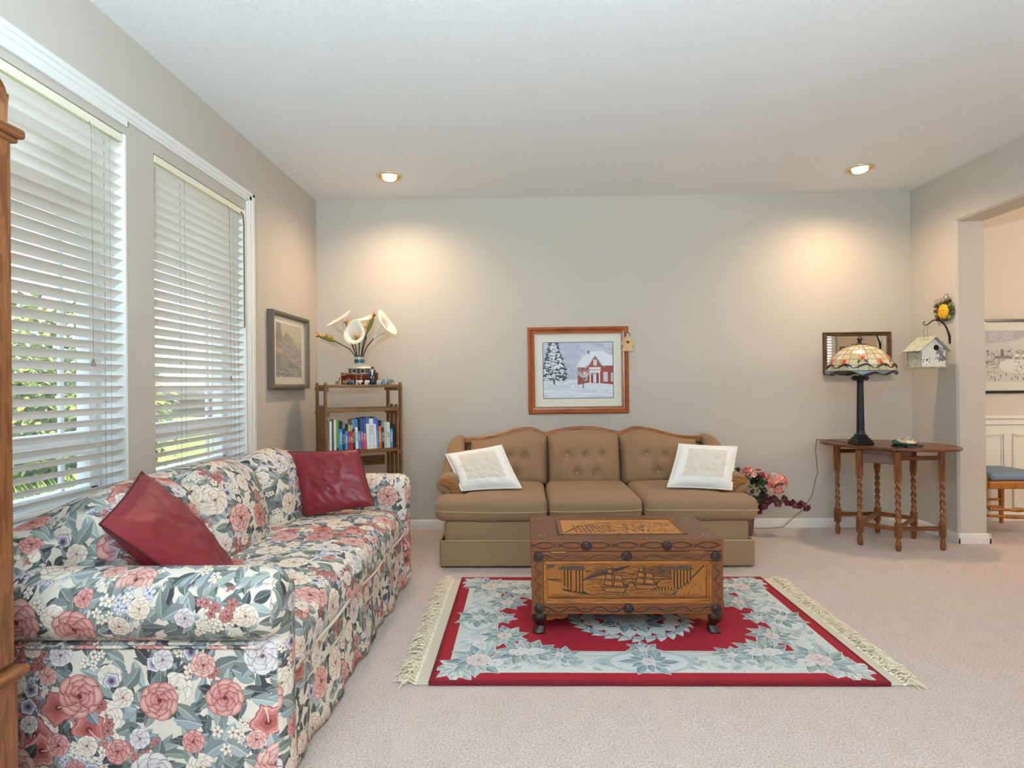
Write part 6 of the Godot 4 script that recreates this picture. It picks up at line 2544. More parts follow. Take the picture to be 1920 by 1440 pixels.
func books() -> void:
	# [width, height, depth behind the front edge, spine colours from top to bottom with shares, lettering, lean, label]
	var B := [
		[0.016, 0.215, 0.0, [["e8ebe8", 1.0]], "", 0.0, "thin white paperback, outermost behind the bookshelf's near post"],
		[0.017, 0.225, 0.0, [["e5dcc9", 1.0]], "", 0.0, "cream paperback between the near post and the green book"],
		[0.016, 0.216, 0.0, [["5d8f2c", 0.9], ["1f2a2a", 0.1]], "", 0.0, "leaf green guidebook next to the cream paperback"],
		[0.027, 0.212, 0.0, [["16191d", 0.26], ["2f8fd0", 0.74]], "FRANCE", 0.0, "thick bright blue guidebook with a black top beside the green one"],
		[0.016, 0.198, 0.0, [["8b8f9c", 0.2], ["1a1c26", 0.8]], "PROVENCE", 0.0, "narrow black book with grey top between two blue guidebooks"],
		[0.021, 0.19, 0.0, [["14181c", 0.25], ["3a97d4", 0.75]], "PARIS", 0.0, "short sky blue guidebook with a black cap beside the yellow-topped red book"],
		[0.016, 0.186, 0.0, [["b9b84a", 0.26], ["a32426", 0.74]], "SPAIN", -0.02, "dark red book with a yellow-green top"],
		[0.015, 0.182, 0.0, [["9aa6b4", 0.2], ["d0332f", 0.8]], "GREECE", -0.03, "bright red slim book with a grey-blue top"],
		[0.016, 0.222, 0.004, [["8a9298", 0.3], ["2c3034", 0.7]], "SWISS ALPS", -0.03, "charcoal book with a grey top behind the red ones"],
		[0.02, 0.225, 0.0, [["2f93c9", 0.26], ["f0f0f0", 0.74]], "AUSTRIA", -0.05, "white guidebook with a light blue top and a tree emblem"],
		[0.018, 0.214, 0.0, [["15181d", 0.36], ["2f8fd0", 0.64]], "ROME", -0.05, "blue guidebook with a tall black cap beside the white one"],
		[0.021, 0.23, 0.004, [["3a4a86", 0.46], ["a33a6a", 0.54]], "FRANCE", -0.06, "indigo and magenta book leaning beside the black-capped blue one"],
		[0.019, 0.228, 0.004, [["3b4f92", 0.48], ["c4506a", 0.52]], "ITALIA", -0.06, "indigo and pink book leaning against the white guides"],
		[0.023, 0.236, 0.0, [["4a5f9c", 0.2], ["ecebe8", 0.8]], "", -0.07, "leaning white guide with a blue picture strip on top"],
		[0.031, 0.225, 0.0, [["e6e6e2", 1.0]], "ITALY", -0.07, "fat white guide lettered ITALY"],
		[0.018, 0.236, 0.0, [["4467b0", 0.22], ["eef0f2", 0.78]], "", -0.06, "white guide with a royal blue top next to the ITALY guide"],
		[0.014, 0.222, 0.0, [["4f5fae", 0.4], ["3f9cc4", 0.6]], "", -0.05, "slim indigo and aqua book between the white guides and the orange one"],
		[0.021, 0.208, 0.0, [["15171b", 0.2], ["dc5a26", 0.8]], "LONDON", -0.03, "orange guidebook with a black cap"],
		[0.02, 0.2, 0.0, [["8e949a", 0.22], ["1f3b33", 0.78]], "IRELAND", -0.02, "dark green guidebook with a grey top"],
		[0.014, 0.198, 0.002, [["c9c6b8", 1.0]], "", -0.02, "slim pale grey book between the green and cream ones"],
		[0.03, 0.194, 0.0, [["d9d2bd", 1.0]], "*", -0.02, "thick cream book with a red emblem on its spine"],
		[0.019, 0.192, 0.0, [["14181c", 0.26], ["3a97d4", 0.74]], "DENMARK", -0.01, "blue guidebook with a black cap at the far end of the row"],
		[0.016, 0.178, 0.01, [["17181a", 1.0]], "", 0.0, "short black book, last of the row"],
	]
	var x := -0.249
	var last_lean := 0.0
	var font := SystemFont.new()
	font.font_names = PackedStringArray(["Droid Sans"])
	var serif := SystemFont.new()
	serif.font_names = PackedStringArray(["Droid Serif"])
	var page := mat(hexc("e6e0d2"), 0.9)
	for k in B.size():
		var e: Array = B[k]
		var w: float = e[0] * 1.0
		var h: float = e[1]
		if k == 1:
			x += 0.014
		var lean: float = e[5] * -0.6
		x += maxf(0.0, h * (sin(lean) - last_lean)) + w * (1.0 / cos(lean) - 1.0) + 0.0006
		last_lean = sin(lean)
		var xc := x + w / 2
		x += w
		var t := thing("book", e[6], "book", shelf_at(xc, 0.7356 + sin(lean) * w / 2, 0.16 - 0.075 - e[2]), SHELF_TURN, "books on the corner bookshelf")
		t.rotation = Vector3(0, SHELF_TURN, lean)
		var bl := MB.new()
		bl.rbox(Vector3(w - 0.004, h - 0.006, 0.136), 0.001, at(0, h / 2, -0.003))
		obj("pages", bl, page, t)
		var y := h
		for s in e[3]:
			var hh: float = h * s[1]
			var cm := mat(hexc(s[0]), 0.35)
			var cv := MB.new()
			cv.rbox(Vector3(w, hh, 0.006), 0.0022, at(0, y - hh / 2, 0.072), 2)
			for sx in [-1.0, 1.0]:
				cv.rbox(Vector3(0.0015, hh, 0.144), 0.0006, at(sx * (w / 2 - 0.0008), y - hh / 2, 0.0))
			obj("cover", cv, cm, t)
			y -= hh
		if e[4] == "*":
			var em := MB.new()
			em.rbox(Vector3(0.008, 0.012, 0.001), 0.0004, at(0.001, h * 0.56, 0.0755))
			em.rbox(Vector3(0.018, 0.004, 0.001), 0.0004, at(0.001, h * 0.46, 0.0755, Vector3(0, 0, 0.5)))
			em.rbox(Vector3(0.018, 0.004, 0.001), 0.0004, at(0.001, h * 0.44, 0.0755, Vector3(0, 0, -0.3)))
			obj("emblem", em, mat(hexc("a33226"), 0.5), t)
		elif e[4] != "":
			var tm := TextMesh.new()
			tm.text = e[4]
			tm.font = serif if e[4] == "ITALY" else font
			tm.font_size = 20
			tm.depth = 0.0008
			tm.pixel_size = 0.001 * (w / 0.02) * (0.92 if e[4] != "ITALY" else 0.78)
			var o := MeshInstance3D.new()
			o.name = "lettering"
			o.mesh = tm
			var light: bool = hexc(e[3][e[3].size() - 1][0]).get_luminance() < 0.6
			o.material_override = mat(hexc("f0f0ee") if light else hexc("3c4450"), 0.5)
			o.transform = at(0, h * (0.42 if e[4] != "ITALY" else 0.62), 0.0756, Vector3(0, 0, -PI / 2))
			t.add_child(o)


func small_animal(called: String, label: String, body: Material, at_: Vector3, turn: float, l: float, h: float, neck := 0.0, trunk := false) -> void:
	var t := thing(called, label, "figurine", at_, turn, "little ark animals on the top shelf")
	var b := MB.new()
	b.rbox(Vector3(l, h * 0.62, h * 0.55), h * 0.24, at(0, h * 0.62, 0), 4)
	obj("body", b, body, t)
	for sx in [-1.0, 1.0]:
		for sz in [-1.0, 1.0]:
			var g := MB.new()
			g.rbox(Vector3(h * 0.24, h * 0.5, h * 0.2), h * 0.07, at(sx * l * 0.32, h * 0.25, sz * h * 0.16), 2)
			obj("leg", g, body, t)
	var hd := MB.new()
	if neck > 0.0:
		hd.tube(PackedVector3Array([Vector3(l * 0.4, h * 0.7, 0), Vector3(l * 0.52, h * 0.8 + neck * 0.5, 0), Vector3(l * 0.56, h * 0.8 + neck, 0)]), h * 0.17, 8)
		hd.rbox(Vector3(h * 0.5, h * 0.28, h * 0.26), h * 0.11, at(l * 0.56 + h * 0.12, h * 0.85 + neck, 0), 3)
	else:
		hd.rbox(Vector3(h * 0.5, h * 0.52, h * 0.5), h * 0.2, at(l * 0.5 + h * 0.1, h * 0.66, 0), 4)
	if trunk:
		hd.tube(PackedVector3Array([Vector3(l * 0.5 + h * 0.3, h * 0.62, 0), Vector3(l * 0.5 + h * 0.42, h * 0.4, 0), Vector3(l * 0.5 + h * 0.42, h * 0.12, 0)]), h * 0.1, 8)
		for sz in [-1.0, 1.0]:
			hd.rbox(Vector3(h * 0.08, h * 0.4, h * 0.34), h * 0.035, at(l * 0.44, h * 0.68, sz * h * 0.34), 2)
	obj("head", hd, body, t)


func ark() -> void:
	var t := thing("ark_vase", "ceramic ark shaped vase with a red hull and cream roof on the top shelf", "vase", shelf_at(0.012, 1.2135, -0.015), 0.1)
	var red := mat(hexc("6e2a1a"), 0.35)
	var brown := mat(hexc("4a2418"), 0.35)
	var cream := mat(hexc("d6cdb0"), 0.35)
	# hull: narrow keel, swelling sides, raised bow and stern
	var P := PackedVector3Array()
	var U := PackedVector2Array()
	for i in 13:
		var f := lerpf(-1, 1, i / 12.0)
		var wd := 0.056 * sqrt(maxf(0.02, 1.0 - pow(absf(f), 3.0)))
		for j in 13:
			var a := lerpf(0, PI, j / 12.0)
			var top := 0.078 + 0.012 * f * f
			P.append(Vector3(f * 0.137, top * (1.0 - sin(a) * 1.0) + 0.0, cos(a) * wd * (0.75 + 0.25 * (1 - sin(a)))))
			U.append(Vector2(f, a))
	var hl := MB.new()
	hl.grid(13, 13, P, U, Transform3D(), false)
	obj("hull", hl, red, t)
	var dk := MB.new()
	dk.rbox(Vector3(0.25, 0.008, 0.09), 0.003, at(0, 0.074, 0), 2)
	obj("deck", dk, mat(hexc("b58e70"), 0.5), t)
	var ra := MB.new()
	for s in [-1.0, 1.0]:
		var path := PackedVector3Array()
		for i in 13:
			var f := lerpf(-1, 1, i / 12.0)
			path.append(Vector3(f * 0.136, 0.079 + 0.012 * f * f, s * 0.056 * sqrt(maxf(0.02, 1.0 - pow(absf(f), 3.0)))))
		ra.tube(path, 0.004, 6)
	obj("gunwale", ra, mat(hexc("a9826a"), 0.5), t)
	var hs := MB.new()
	hs.rbox(Vector3(0.15, 0.045, 0.076), 0.006, at(0.0, 0.1, 0), 2)
	obj("deckhouse", hs, brown, t)
	for x in [-0.032, 0.03]:
		var wn := MB.new()
		for q in [[-0.016, 0.0, 0.004, 0.028], [0.016, 0.0, 0.004, 0.028], [0.0, 0.014, 0.036, 0.004], [0.0, -0.014, 0.036, 0.004]]:
			wn.rbox(Vector3(q[2], q[3], 0.005), 0.001, at(x + q[0], 0.102 + q[1], 0.039))
		obj("window_frame", wn, cream, t)
		var pn := MB.new()
		pn.rbox(Vector3(0.03, 0.026, 0.003), 0.001, at(x, 0.102, 0.038))
		obj("window_opening", pn, mat(hexc("14181d"), 0.3), t)
	var rf := MB.new()
	rf.lathe(PackedVector2Array([Vector2(0.108, 0.121), Vector2(0.108, 0.125), Vector2(0.07, 0.143), Vector2(0.04, 0.158), Vector2(0.034, 0.16)]), 24, Transform3D(Basis().scaled(Vector3(1, 1, 0.62)), Vector3.ZERO))
	obj("roof", rf, cream, t)
	var nk := MB.new()
	nk.lathe(PackedVector2Array([Vector2(0.035, 0.155), Vector2(0.036, 0.17), Vector2(0.037, 0.2), Vector2(0.037, 0.216), Vector2(0.033, 0.216), Vector2(0.033, 0.18)]), 24)
	obj("neck", nk, mat(hexc("b9b9a8"), 0.35), t)
	var bl := MB.new()
	bl.lathe(PackedVector2Array([Vector2(0.0372, 0.165), Vector2(0.0382, 0.168), Vector2(0.0386, 0.188), Vector2(0.0376, 0.191)]), 24)
	obj("blue_band", bl, mat(hexc("23516e"), 0.3), t)
	var rm := MB.new()
	rm.lathe(PackedVector2Array([Vector2(0.037, 0.211), Vector2(0.0395, 0.215), Vector2(0.037, 0.22), Vector2(0.033, 0.218)]), 24)
	obj("rim", rm, mat(hexc("2e3f38"), 0.3), t)
	# pairs of little heads on deck
	for e in [[-0.105, 0.03], [-0.085, 0.03], [0.1, 0.028], [0.116, 0.02]]:
		var hd := MB.new()
		hd.tube(PackedVector3Array([Vector3(e[0], 0.075, e[1]), Vector3(e[0], 0.1, e[1])]), 0.006, 8)
		hd.rbox(Vector3(0.016, 0.014, 0.016), 0.006, at(e[0] + 0.002, 0.106, e[1] + 0.002), 3)
		obj("deck_animal", hd, mat(hexc("d9c7a6"), 0.5) if e[0] < 0 else mat(hexc("5b4a34"), 0.5), t)
	var ld := MB.new()
	for x in [-0.012, 0.026]:
		ld.tube(PackedVector3Array([Vector3(x, 0.0, 0.088), Vector3(x, 0.083, 0.058)]), 0.0034, 6)
	for i in 4:
		var f := 0.12 + i * 0.25
		ld.tube(PackedVector3Array([Vector3(-0.012, f * 0.083, 0.088 - 0.03 * f), Vector3(0.026, f * 0.083, 0.088 - 0.03 * f)]), 0.0028, 6)
	obj("ladder", ld, mat(hexc("9a6f52"), 0.5), t)
	var bloom := MB.new()
	for e in [[-0.07, 0.042], [-0.085, 0.035], [-0.058, 0.034]]:
		bloom.rbox(Vector3(0.012, 0.012, 0.006), 0.003, at(e[0], e[1], 0.053 - absf(e[0]) * 0.08), 2)
	obj("painted_flower", bloom, mat(hexc("c9762c"), 0.5), t)
	# old bearded man beside the ark
	var p := thing("bearded_figurine", "standing bearded figurine in a dark blue robe beside the ark vase", "figurine", shelf_at(0.08, 1.2122, 0.1), 0.2)
	var robe := MB.new()
	robe.lathe(PackedVector2Array([Vector2(0.0003, 0.0), Vector2(0.024, 0.0), Vector2(0.023, 0.02), Vector2(0.025, 0.05), Vector2(0.021, 0.085), Vector2(0.012, 0.1), Vector2(0.008, 0.108), Vector2(0.0003, 0.11)]), 18, Transform3D(Basis().scaled(Vector3(1, 1, 0.7)), Vector3.ZERO))
	obj("robe", robe, mat(hexc("1d2430"), 0.45), p)
	var hd := MB.new()
	hd.lathe(PackedVector2Array([Vector2(0.0003, 0.1), Vector2(0.009, 0.104), Vector2(0.0115, 0.115), Vector2(0.009, 0.126), Vector2(0.0003, 0.13)]), 16)
	hd.rbox(Vector3(0.004, 0.006, 0.005), 0.0018, at(0, 0.115, 0.0115), 2)
	obj("head", hd, mat(hexc("c99b7d"), 0.5), p)
	var hr := MB.new()
	hr.lathe(PackedVector2Array([Vector2(0.0122, 0.118), Vector2(0.0115, 0.127), Vector2(0.006, 0.134), Vector2(0.0003, 0.135)]), 16, at(0, 0, -0.0015))
	obj("hair", hr, mat(hexc("2b1f18"), 0.7), p)
	var bd := MB.new()
	bd.rbox(Vector3(0.017, 0.046, 0.008), 0.004, at(0, 0.088, 0.013), 3, 2, func(q: Vector3) -> Vector3: return Vector3(q.x * (0.35 + 0.65 * clampf((q.y + 0.023) / 0.03, 0, 1)), q.y, q.z))
	obj("beard", bd, mat(hexc("d9dde0"), 0.7), p)
	for s in [-1.0, 1.0]:
		var arm := MB.new()
		arm.tube(PackedVector3Array([Vector3(s * 0.019, 0.09, 0), Vector3(s * 0.023, 0.068, 0.008), Vector3(s * 0.011, 0.055, 0.02)]), 0.0065, 8)
		obj("sleeve", arm, mat(hexc("27313f"), 0.45), p)
		var hn := MB.new()
		hn.rbox(Vector3(0.009, 0.009, 0.008), 0.0035, at(s * 0.009, 0.054, 0.023), 3)
		obj("hand", hn, mat(hexc("e0bfa6"), 0.5), p)
	var brn := mat(Color.WHITE, 0.5)
	brn.albedo_texture = noise_tex(91, 0.08, [[0.0, hexc("4a2c1a")], [0.5, hexc("5e3a22")], [0.6, hexc("c8a07a")], [1.0, hexc("d8b48e")]], 128)
	triplanar(brn, Vector3.ONE * 14.0)
	var zeb := mat(Color.WHITE, 0.5)
	zeb.albedo_texture = noise_tex(92, 0.05, [[0.0, hexc("e9e6e0")], [0.55, hexc("dcdad4")], [0.6, hexc("55565c")], [1.0, hexc("3c3d44")]], 128)
	triplanar(zeb, Vector3(22, 6, 22))
	small_animal("animal_figurine", "small brown giraffe figurine, first of the ark animals by the shelf's near post", brn, shelf_at(-0.178, 1.2122, 0.1), 0.0, 0.026, 0.03, 0.024)
	small_animal("animal_figurine", "small spotted brown camel figurine between the giraffe and the blue elephant", brn, shelf_at(-0.128, 1.2122, 0.105), 0.2, 0.03, 0.036)
	small_animal("animal_figurine", "small slate blue elephant figurine before the ark's bow", mat(hexc("4f6478"), 0.4), shelf_at(-0.076, 1.2122, 0.115), PI, 0.036, 0.038, 0.0, true)
	small_animal("animal_figurine", "small white striped zebra figurine before the ark's hull", zeb, shelf_at(-0.028, 1.2122, 0.118), 0.1, 0.036, 0.036)
	small_animal("animal_figurine", "small white sheep figurine under the ark's ladder", mat(hexc("e4e2de"), 0.6), shelf_at(0.028, 1.2122, 0.125), -0.4, 0.028, 0.035)
	small_animal("animal_figurine", "small cream bear figurine beside the blue hippo", mat(hexc("d9cdb8"), 0.5), shelf_at(0.128, 1.2122, 0.09), 0.3, 0.03, 0.038)
	small_animal("animal_figurine", "small light blue hippo figurine at the ark's stern", mat(hexc("7f9cb8"), 0.4), shelf_at(0.166, 1.2122, 0.085), PI - 0.2, 0.038, 0.04)
	small_animal("animal_figurine", "small grey elephant figurine, last of the ark animals", mat(hexc("8c8578"), 0.4), shelf_at(0.214, 1.2122, 0.08), 0.1, 0.036, 0.042, 0.0, true)


# a calla lily: stem from the vase's mouth, then a rolled trumpet facing along `dir`
func calla(stem: PackedVector3Array, dir: Vector3, size: float, label: String) -> void:
	var t := thing("calla_lily", label, "flower", stem[0], 0.0, "flowers in the ark vase")
	var gm := mat(hexc("2f3d28"), 0.5)
	var st := MB.new()
	var path := PackedVector3Array()
	for p in stem:
		path.append(p - stem[0])
	st.tube(path, 0.005, 8)
	obj("stem", st, gm, t)
	var tip := path[path.size() - 1]
	var d := dir.normalized()
	var side := d.cross(Vector3.UP).normalized()
	var up := side.cross(d)
	var P := PackedVector3Array()
	var U := PackedVector2Array()
	for i in 15:
		var f := i / 14.0
		for j in 33:
			var a := TAU * j / 32.0
			var rr := size * (0.07 + 0.1 * f + 0.36 * pow(f, 3.2))
			var reach := size * (1.05 * f)
			var point := pow(maxf(0.0, cos(a)), 6.0)
			if f > 0.8:
				reach -= size * 0.16 * pow((f - 0.8) / 0.2, 2.0) * (1.0 - 0.6 * point)
				rr *= 1.0 + 0.5 * point * (f - 0.8) / 0.2
			P.append(tip + d * reach + (up * cos(a) + side * sin(a)) * rr)
			U.append(Vector2(j / 32.0, f))
	var sp := MB.new()
	sp.grid(15, 33, P, U, Transform3D(), true)
	var wm := mat(hexc("e6ddcd"), 0.5)
	wm.backlight_enabled = true
	wm.backlight = Color(0.5, 0.48, 0.42)
	obj("spathe", sp, wm, t)
	var sx := MB.new()
	sx.tube(PackedVector3Array([tip + d * size * 0.1, tip + d * size * 0.5, tip + d * size * 0.78]), PackedFloat32Array([size * 0.07, size * 0.075, size * 0.035]), 8)
	obj("spadix", sx, mat(hexc("d9962a"), 0.7), t)


func paradise(stem: PackedVector3Array, dir: Vector3, label: String) -> void:
	var t := thing("paradise_flower", label, "flower", stem[0], 0.0, "flowers in the ark vase")
	var path := PackedVector3Array()
	for p in stem:
		path.append(p - stem[0])
	var st := MB.new()
	st.tube(path, 0.0042, 8)
	obj("stem", st, mat(hexc("36462c"), 0.5), t)
	var tip := path[path.size() - 1]
	var d := dir.normalized()
	var bk := MB.new()
	bk.tube(PackedVector3Array([tip - d * 0.02, tip + d * 0.03, tip + d * 0.085, tip + d * 0.125]), PackedFloat32Array([0.006, 0.016, 0.013, 0.002]), 8)
	obj("bract", bk, mat(hexc("6e7a2a"), 0.5), t)
	var side := d.cross(Vector3(0, 0.3, 1)).normalized()
	var up := (Vector3.UP - d * d.y).normalized()
	for k in 6:
		var q := MB.new()
		var o := tip + d * (0.005 + 0.02 * k)
		var w := (up * (0.8 - 0.04 * k) + d * (0.35 + 0.22 * k) + side * (0.25 * ((k % 3) - 1))).normalized()
		q.tube(PackedVector3Array([o, o + w * 0.022, o + w * 0.046]), PackedFloat32Array([0.006, 0.014, 0.002]), 6, Transform3D(), true, 0.55)
		obj("petal", q, mat([hexc("e88a1c"), hexc("f0b02a"), hexc("d9661a")][k % 3], 0.5), t)
	for k in 2:
		var q := MB.new()
		var o := tip + d * (0.1 + k * 0.012)
		q.tube(PackedVector3Array([o, o + (d + up * (0.6 - k)).normalized() * 0.026]), PackedFloat32Array([0.006, 0.003]), 6)
		obj("dark_tip", q, mat(hexc("3a1c1c"), 0.5), t)


func bouquet() -> void:
	var m := shelf_at(0.012, 1.424, -0.015)
	var s := func(dx: float, dz: float, pts: Array) -> PackedVector3Array:
		var p := PackedVector3Array([m + Vector3(dx, -0.026, dz), m + Vector3(dx * 1.4, 0.006, dz * 1.4)])
		for e in pts:
			p.append(m + Vector3(e[0], e[1], e[2]))
		return p
	calla(s.call(-0.016, 0.0, [[-0.05, 0.09, 0.01], [-0.088, 0.15, 0.02]]), Vector3(-0.42, 0.85, 0.35), 0.165, "white calla lily tilting towards the window, leftmost of the callas in the ark vase")
	calla(s.call(0.002, 0.012, [[0.008, 0.06, 0.03], [0.012, 0.115, 0.035]]), Vector3(-0.02, 0.35, 1.0), 0.15, "white calla lily facing the room, its yellow spike showing, amid the bouquet")
	calla(s.call(0.01, -0.012, [[0.03, 0.09, -0.02], [0.048, 0.16, -0.03]]), Vector3(-0.1, 1.0, 0.25), 0.15, "white calla lily standing tallest behind the orange bloom")
	calla(s.call(0.018, 0.0, [[0.06, 0.08, 0.0], [0.115, 0.145, 0.0]]), Vector3(0.75, 0.6, 0.25), 0.175, "white calla lily reaching furthest from the window over the shelf end")
	paradise(s.call(-0.02, 0.008, [[-0.07, 0.06, 0.01], [-0.14, 0.1, 0.015], [-0.19, 0.125, 0.02]]), Vector3(-0.95, 0.3, 0.1), "orange and yellow exotic bloom hanging low towards the framed creek print")
	paradise(s.call(-0.008, 0.014, [[-0.02, 0.08, 0.03], [-0.036, 0.145, 0.04]]), Vector3(-0.35, 0.9, 0.2), "short orange exotic bloom with a dark tip between two callas")
	paradise(s.call(0.012, 0.01, [[0.03, 0.1, 0.01], [0.06, 0.175, 0.02], [0.075, 0.2, 0.025]]), Vector3(0.42, 0.88, 0.15), "tall orange and yellow exotic bloom with a dark crest at the top of the bouquet")


# ---------------------------------------------------------------- silk flower arrangement behind the sofa end
func leaf_mesh(l: float, w: float) -> MB:
	var st := MB.new()
	var P := PackedVector3Array()
	var U := PackedVector2Array()
	for i in 7:
		var t := i / 6.0
		var h := sin(PI * pow(t, 0.85)) * w / 2
		for s in [-1.0, 0.0, 1.0]:
			P.append(Vector3(s * h, -0.18 * l * t * t + 0.12 * absf(s) * h, t * l))
			U.append(Vector2(s, t))
	st.grid(7, 3, P, U, Transform3D(), false, Vector3.UP)
	return st


func flower_plant() -> void:
	var r := RandomNumberGenerator.new()
	r.seed = 41
	var t := thing("flower_arrangement", "arrangement of coral azaleas and dark red orchids on the floor behind the tan sofa's end", "plant", Vector3(1.72, 0, -4.57))
	var pot := MB.new()
	pot.lathe(PackedVector2Array([Vector2(0.0005, 0.0), Vector2(0.075, 0.0), Vector2(0.085, 0.02), Vector2(0.1, 0.17), Vector2(0.105, 0.18), Vector2(0.095, 0.18), Vector2(0.09, 0.15)]), 24)
	obj("pot", pot, mat(hexc("7a5540"), 0.6), t)
	var green := [mat(hexc("1f3320"), 0.45), mat(hexc("34482c"), 0.45), mat(hexc("4a5a36"), 0.5), mat(hexc("26382a"), 0.45)]
	var lm := leaf_mesh(0.055, 0.036).mesh()
	var centre := Vector3(0.08, 0.36, 0.02)
	for i in 120:
		var d := Vector3(r.randf_range(-1, 1), r.randf_range(-0.7, 1), r.randf_range(-1, 1)).normalized()
		var p := centre + d * Vector3(0.115, 0.1, 0.08) * r.randf_range(0.5, 1.0)
		var b := Basis.looking_at(-d + Vector3(0, 0.3, 0), Vector3(0.1, 1, 0.2)).rotated(d, r.randf() * TAU)
		obj("leaf", lm, green[i % 4], t, Transform3D(b, p))
	for e in [[-0.03, 0.49, 0.0], [-0.06, 0.5, 0.02], [0.02, 0.47, 0.03], [0.03, 0.31, 0.08], [0.09, 0.26, 0.07], [0.14, 0.29, 0.05]]:
		for k in 4:
			var d := Vector3(r.randf_range(-1, 1), r.randf_range(-0.4, 1), r.randf_range(-0.3, 1)).normalized()
			obj("leaf", lm, green[(k + 1) % 4], t, Transform3D(Basis.looking_at(-d, Vector3(0.1, 1, 0.2)), Vector3(e[0], e[1], e[2])))
	# coral heads, each a cluster of ruffled blossoms
	var pinks := [mat(hexc("d9605a"), 0.6), mat(hexc("e88d7c"), 0.6), mat(hexc("ecb8a4"), 0.6)]
	for m in pinks:
		(m as StandardMaterial3D).backlight_enabled = true
		(m as StandardMaterial3D).backlight = Color(0.35, 0.2, 0.18)
	var pm := MB.new()
	for k in 5:
		var a := TAU * k / 5.0
		var P := PackedVector3Array()
		var U := PackedVector2Array()
		for i in 5:
			var f := i / 4.0
			for s in [-1.0, -0.4, 0.4, 1.0]:
				var h: float = 0.014 * sin(PI * (0.15 + 0.72 * f)) * s
				P.append(Vector3(h, 0.006 + 0.012 * f - 0.006 * f * f + 0.003 * absf(s) * f, 0.003 + f * 0.024).rotated(Vector3.UP, a))
				U.append(Vector2(s, f))
		pm.grid(5, 4, P, U, Transform3D(), false, Vector3.UP)
	var bm := pm.mesh()
	for e in [[0.25, 0.41, 0.06, 0.065, 26], [0.11, 0.462, 0.06, 0.045, 12], [0.03, 0.51, 0.02, 0.03, 6], [0.29, 0.36, 0.05, 0.035, 7]]:
		for i in e[4]:
			var d := Vector3(r.randf_range(-1, 1), r.randf_range(-0.6, 1), r.randf_range(-0.5, 1)).normalized()
			var b := Basis.looking_at(d, Vector3(0.2, 0.3, 1)) * Basis(Vector3.RIGHT, -PI / 2)
			obj("blossom", bm, pinks[r.randi() % 3], t, Transform3D(b, Vector3(e[0], e[1], e[2]) + d * e[3]))
	# arching spray of dark orchids with buds at its end
	var path := PackedVector3Array([Vector3(0.08, 0.2, 0.05), Vector3(0.16, 0.275, 0.07), Vector3(0.28, 0.285, 0.09), Vector3(0.4, 0.262, 0.1), Vector3(0.49, 0.243, 0.1)])
	var st := MB.new()
	st.tube(path, 0.003, 6)
	obj("spray_stem", st, mat(hexc("5a3a2a"), 0.6), t)
	var wine := [mat(hexc("4a0c18"), 0.55), mat(hexc("5e1220"), 0.55)]
	for i in 15:
		var f := i / 14.0 * 3.55
		var k := int(f)
		var p := path[k].lerp(path[mini(k + 1, 4)], f - k)
		var d := Vector3(r.randf_range(-0.5, 0.5), r.randf_range(-0.6, 0.8), 1.0).normalized()
		var b := Basis.looking_at(d, Vector3.UP) * Basis(Vector3.RIGHT, -PI / 2)
		obj("orchid", bm, wine[i % 2], t, Transform3D(b.scaled(Vector3.ONE * r.randf_range(1.0, 1.35)), p + Vector3(r.randf_range(-0.01, 0.01), r.randf_range(-0.022, 0.02), 0.004)))
	for e in [[0.46, 0.262, 0.1, 0.0085], [0.492, 0.247, 0.1, 0.006]]:
		var bud := MB.new()
		bud.lathe(PackedVector2Array([Vector2(0.0003, -1.0), Vector2(0.7, -0.7), Vector2(1.0, 0.0), Vector2(0.7, 0.7), Vector2(0.0003, 1.1)]), 12, Transform3D(Basis().scaled(Vector3.ONE * e[3]), Vector3(e[0], e[1], e[2])))
		obj("bud", bud, mat(hexc("8a6a34"), 0.6), t)


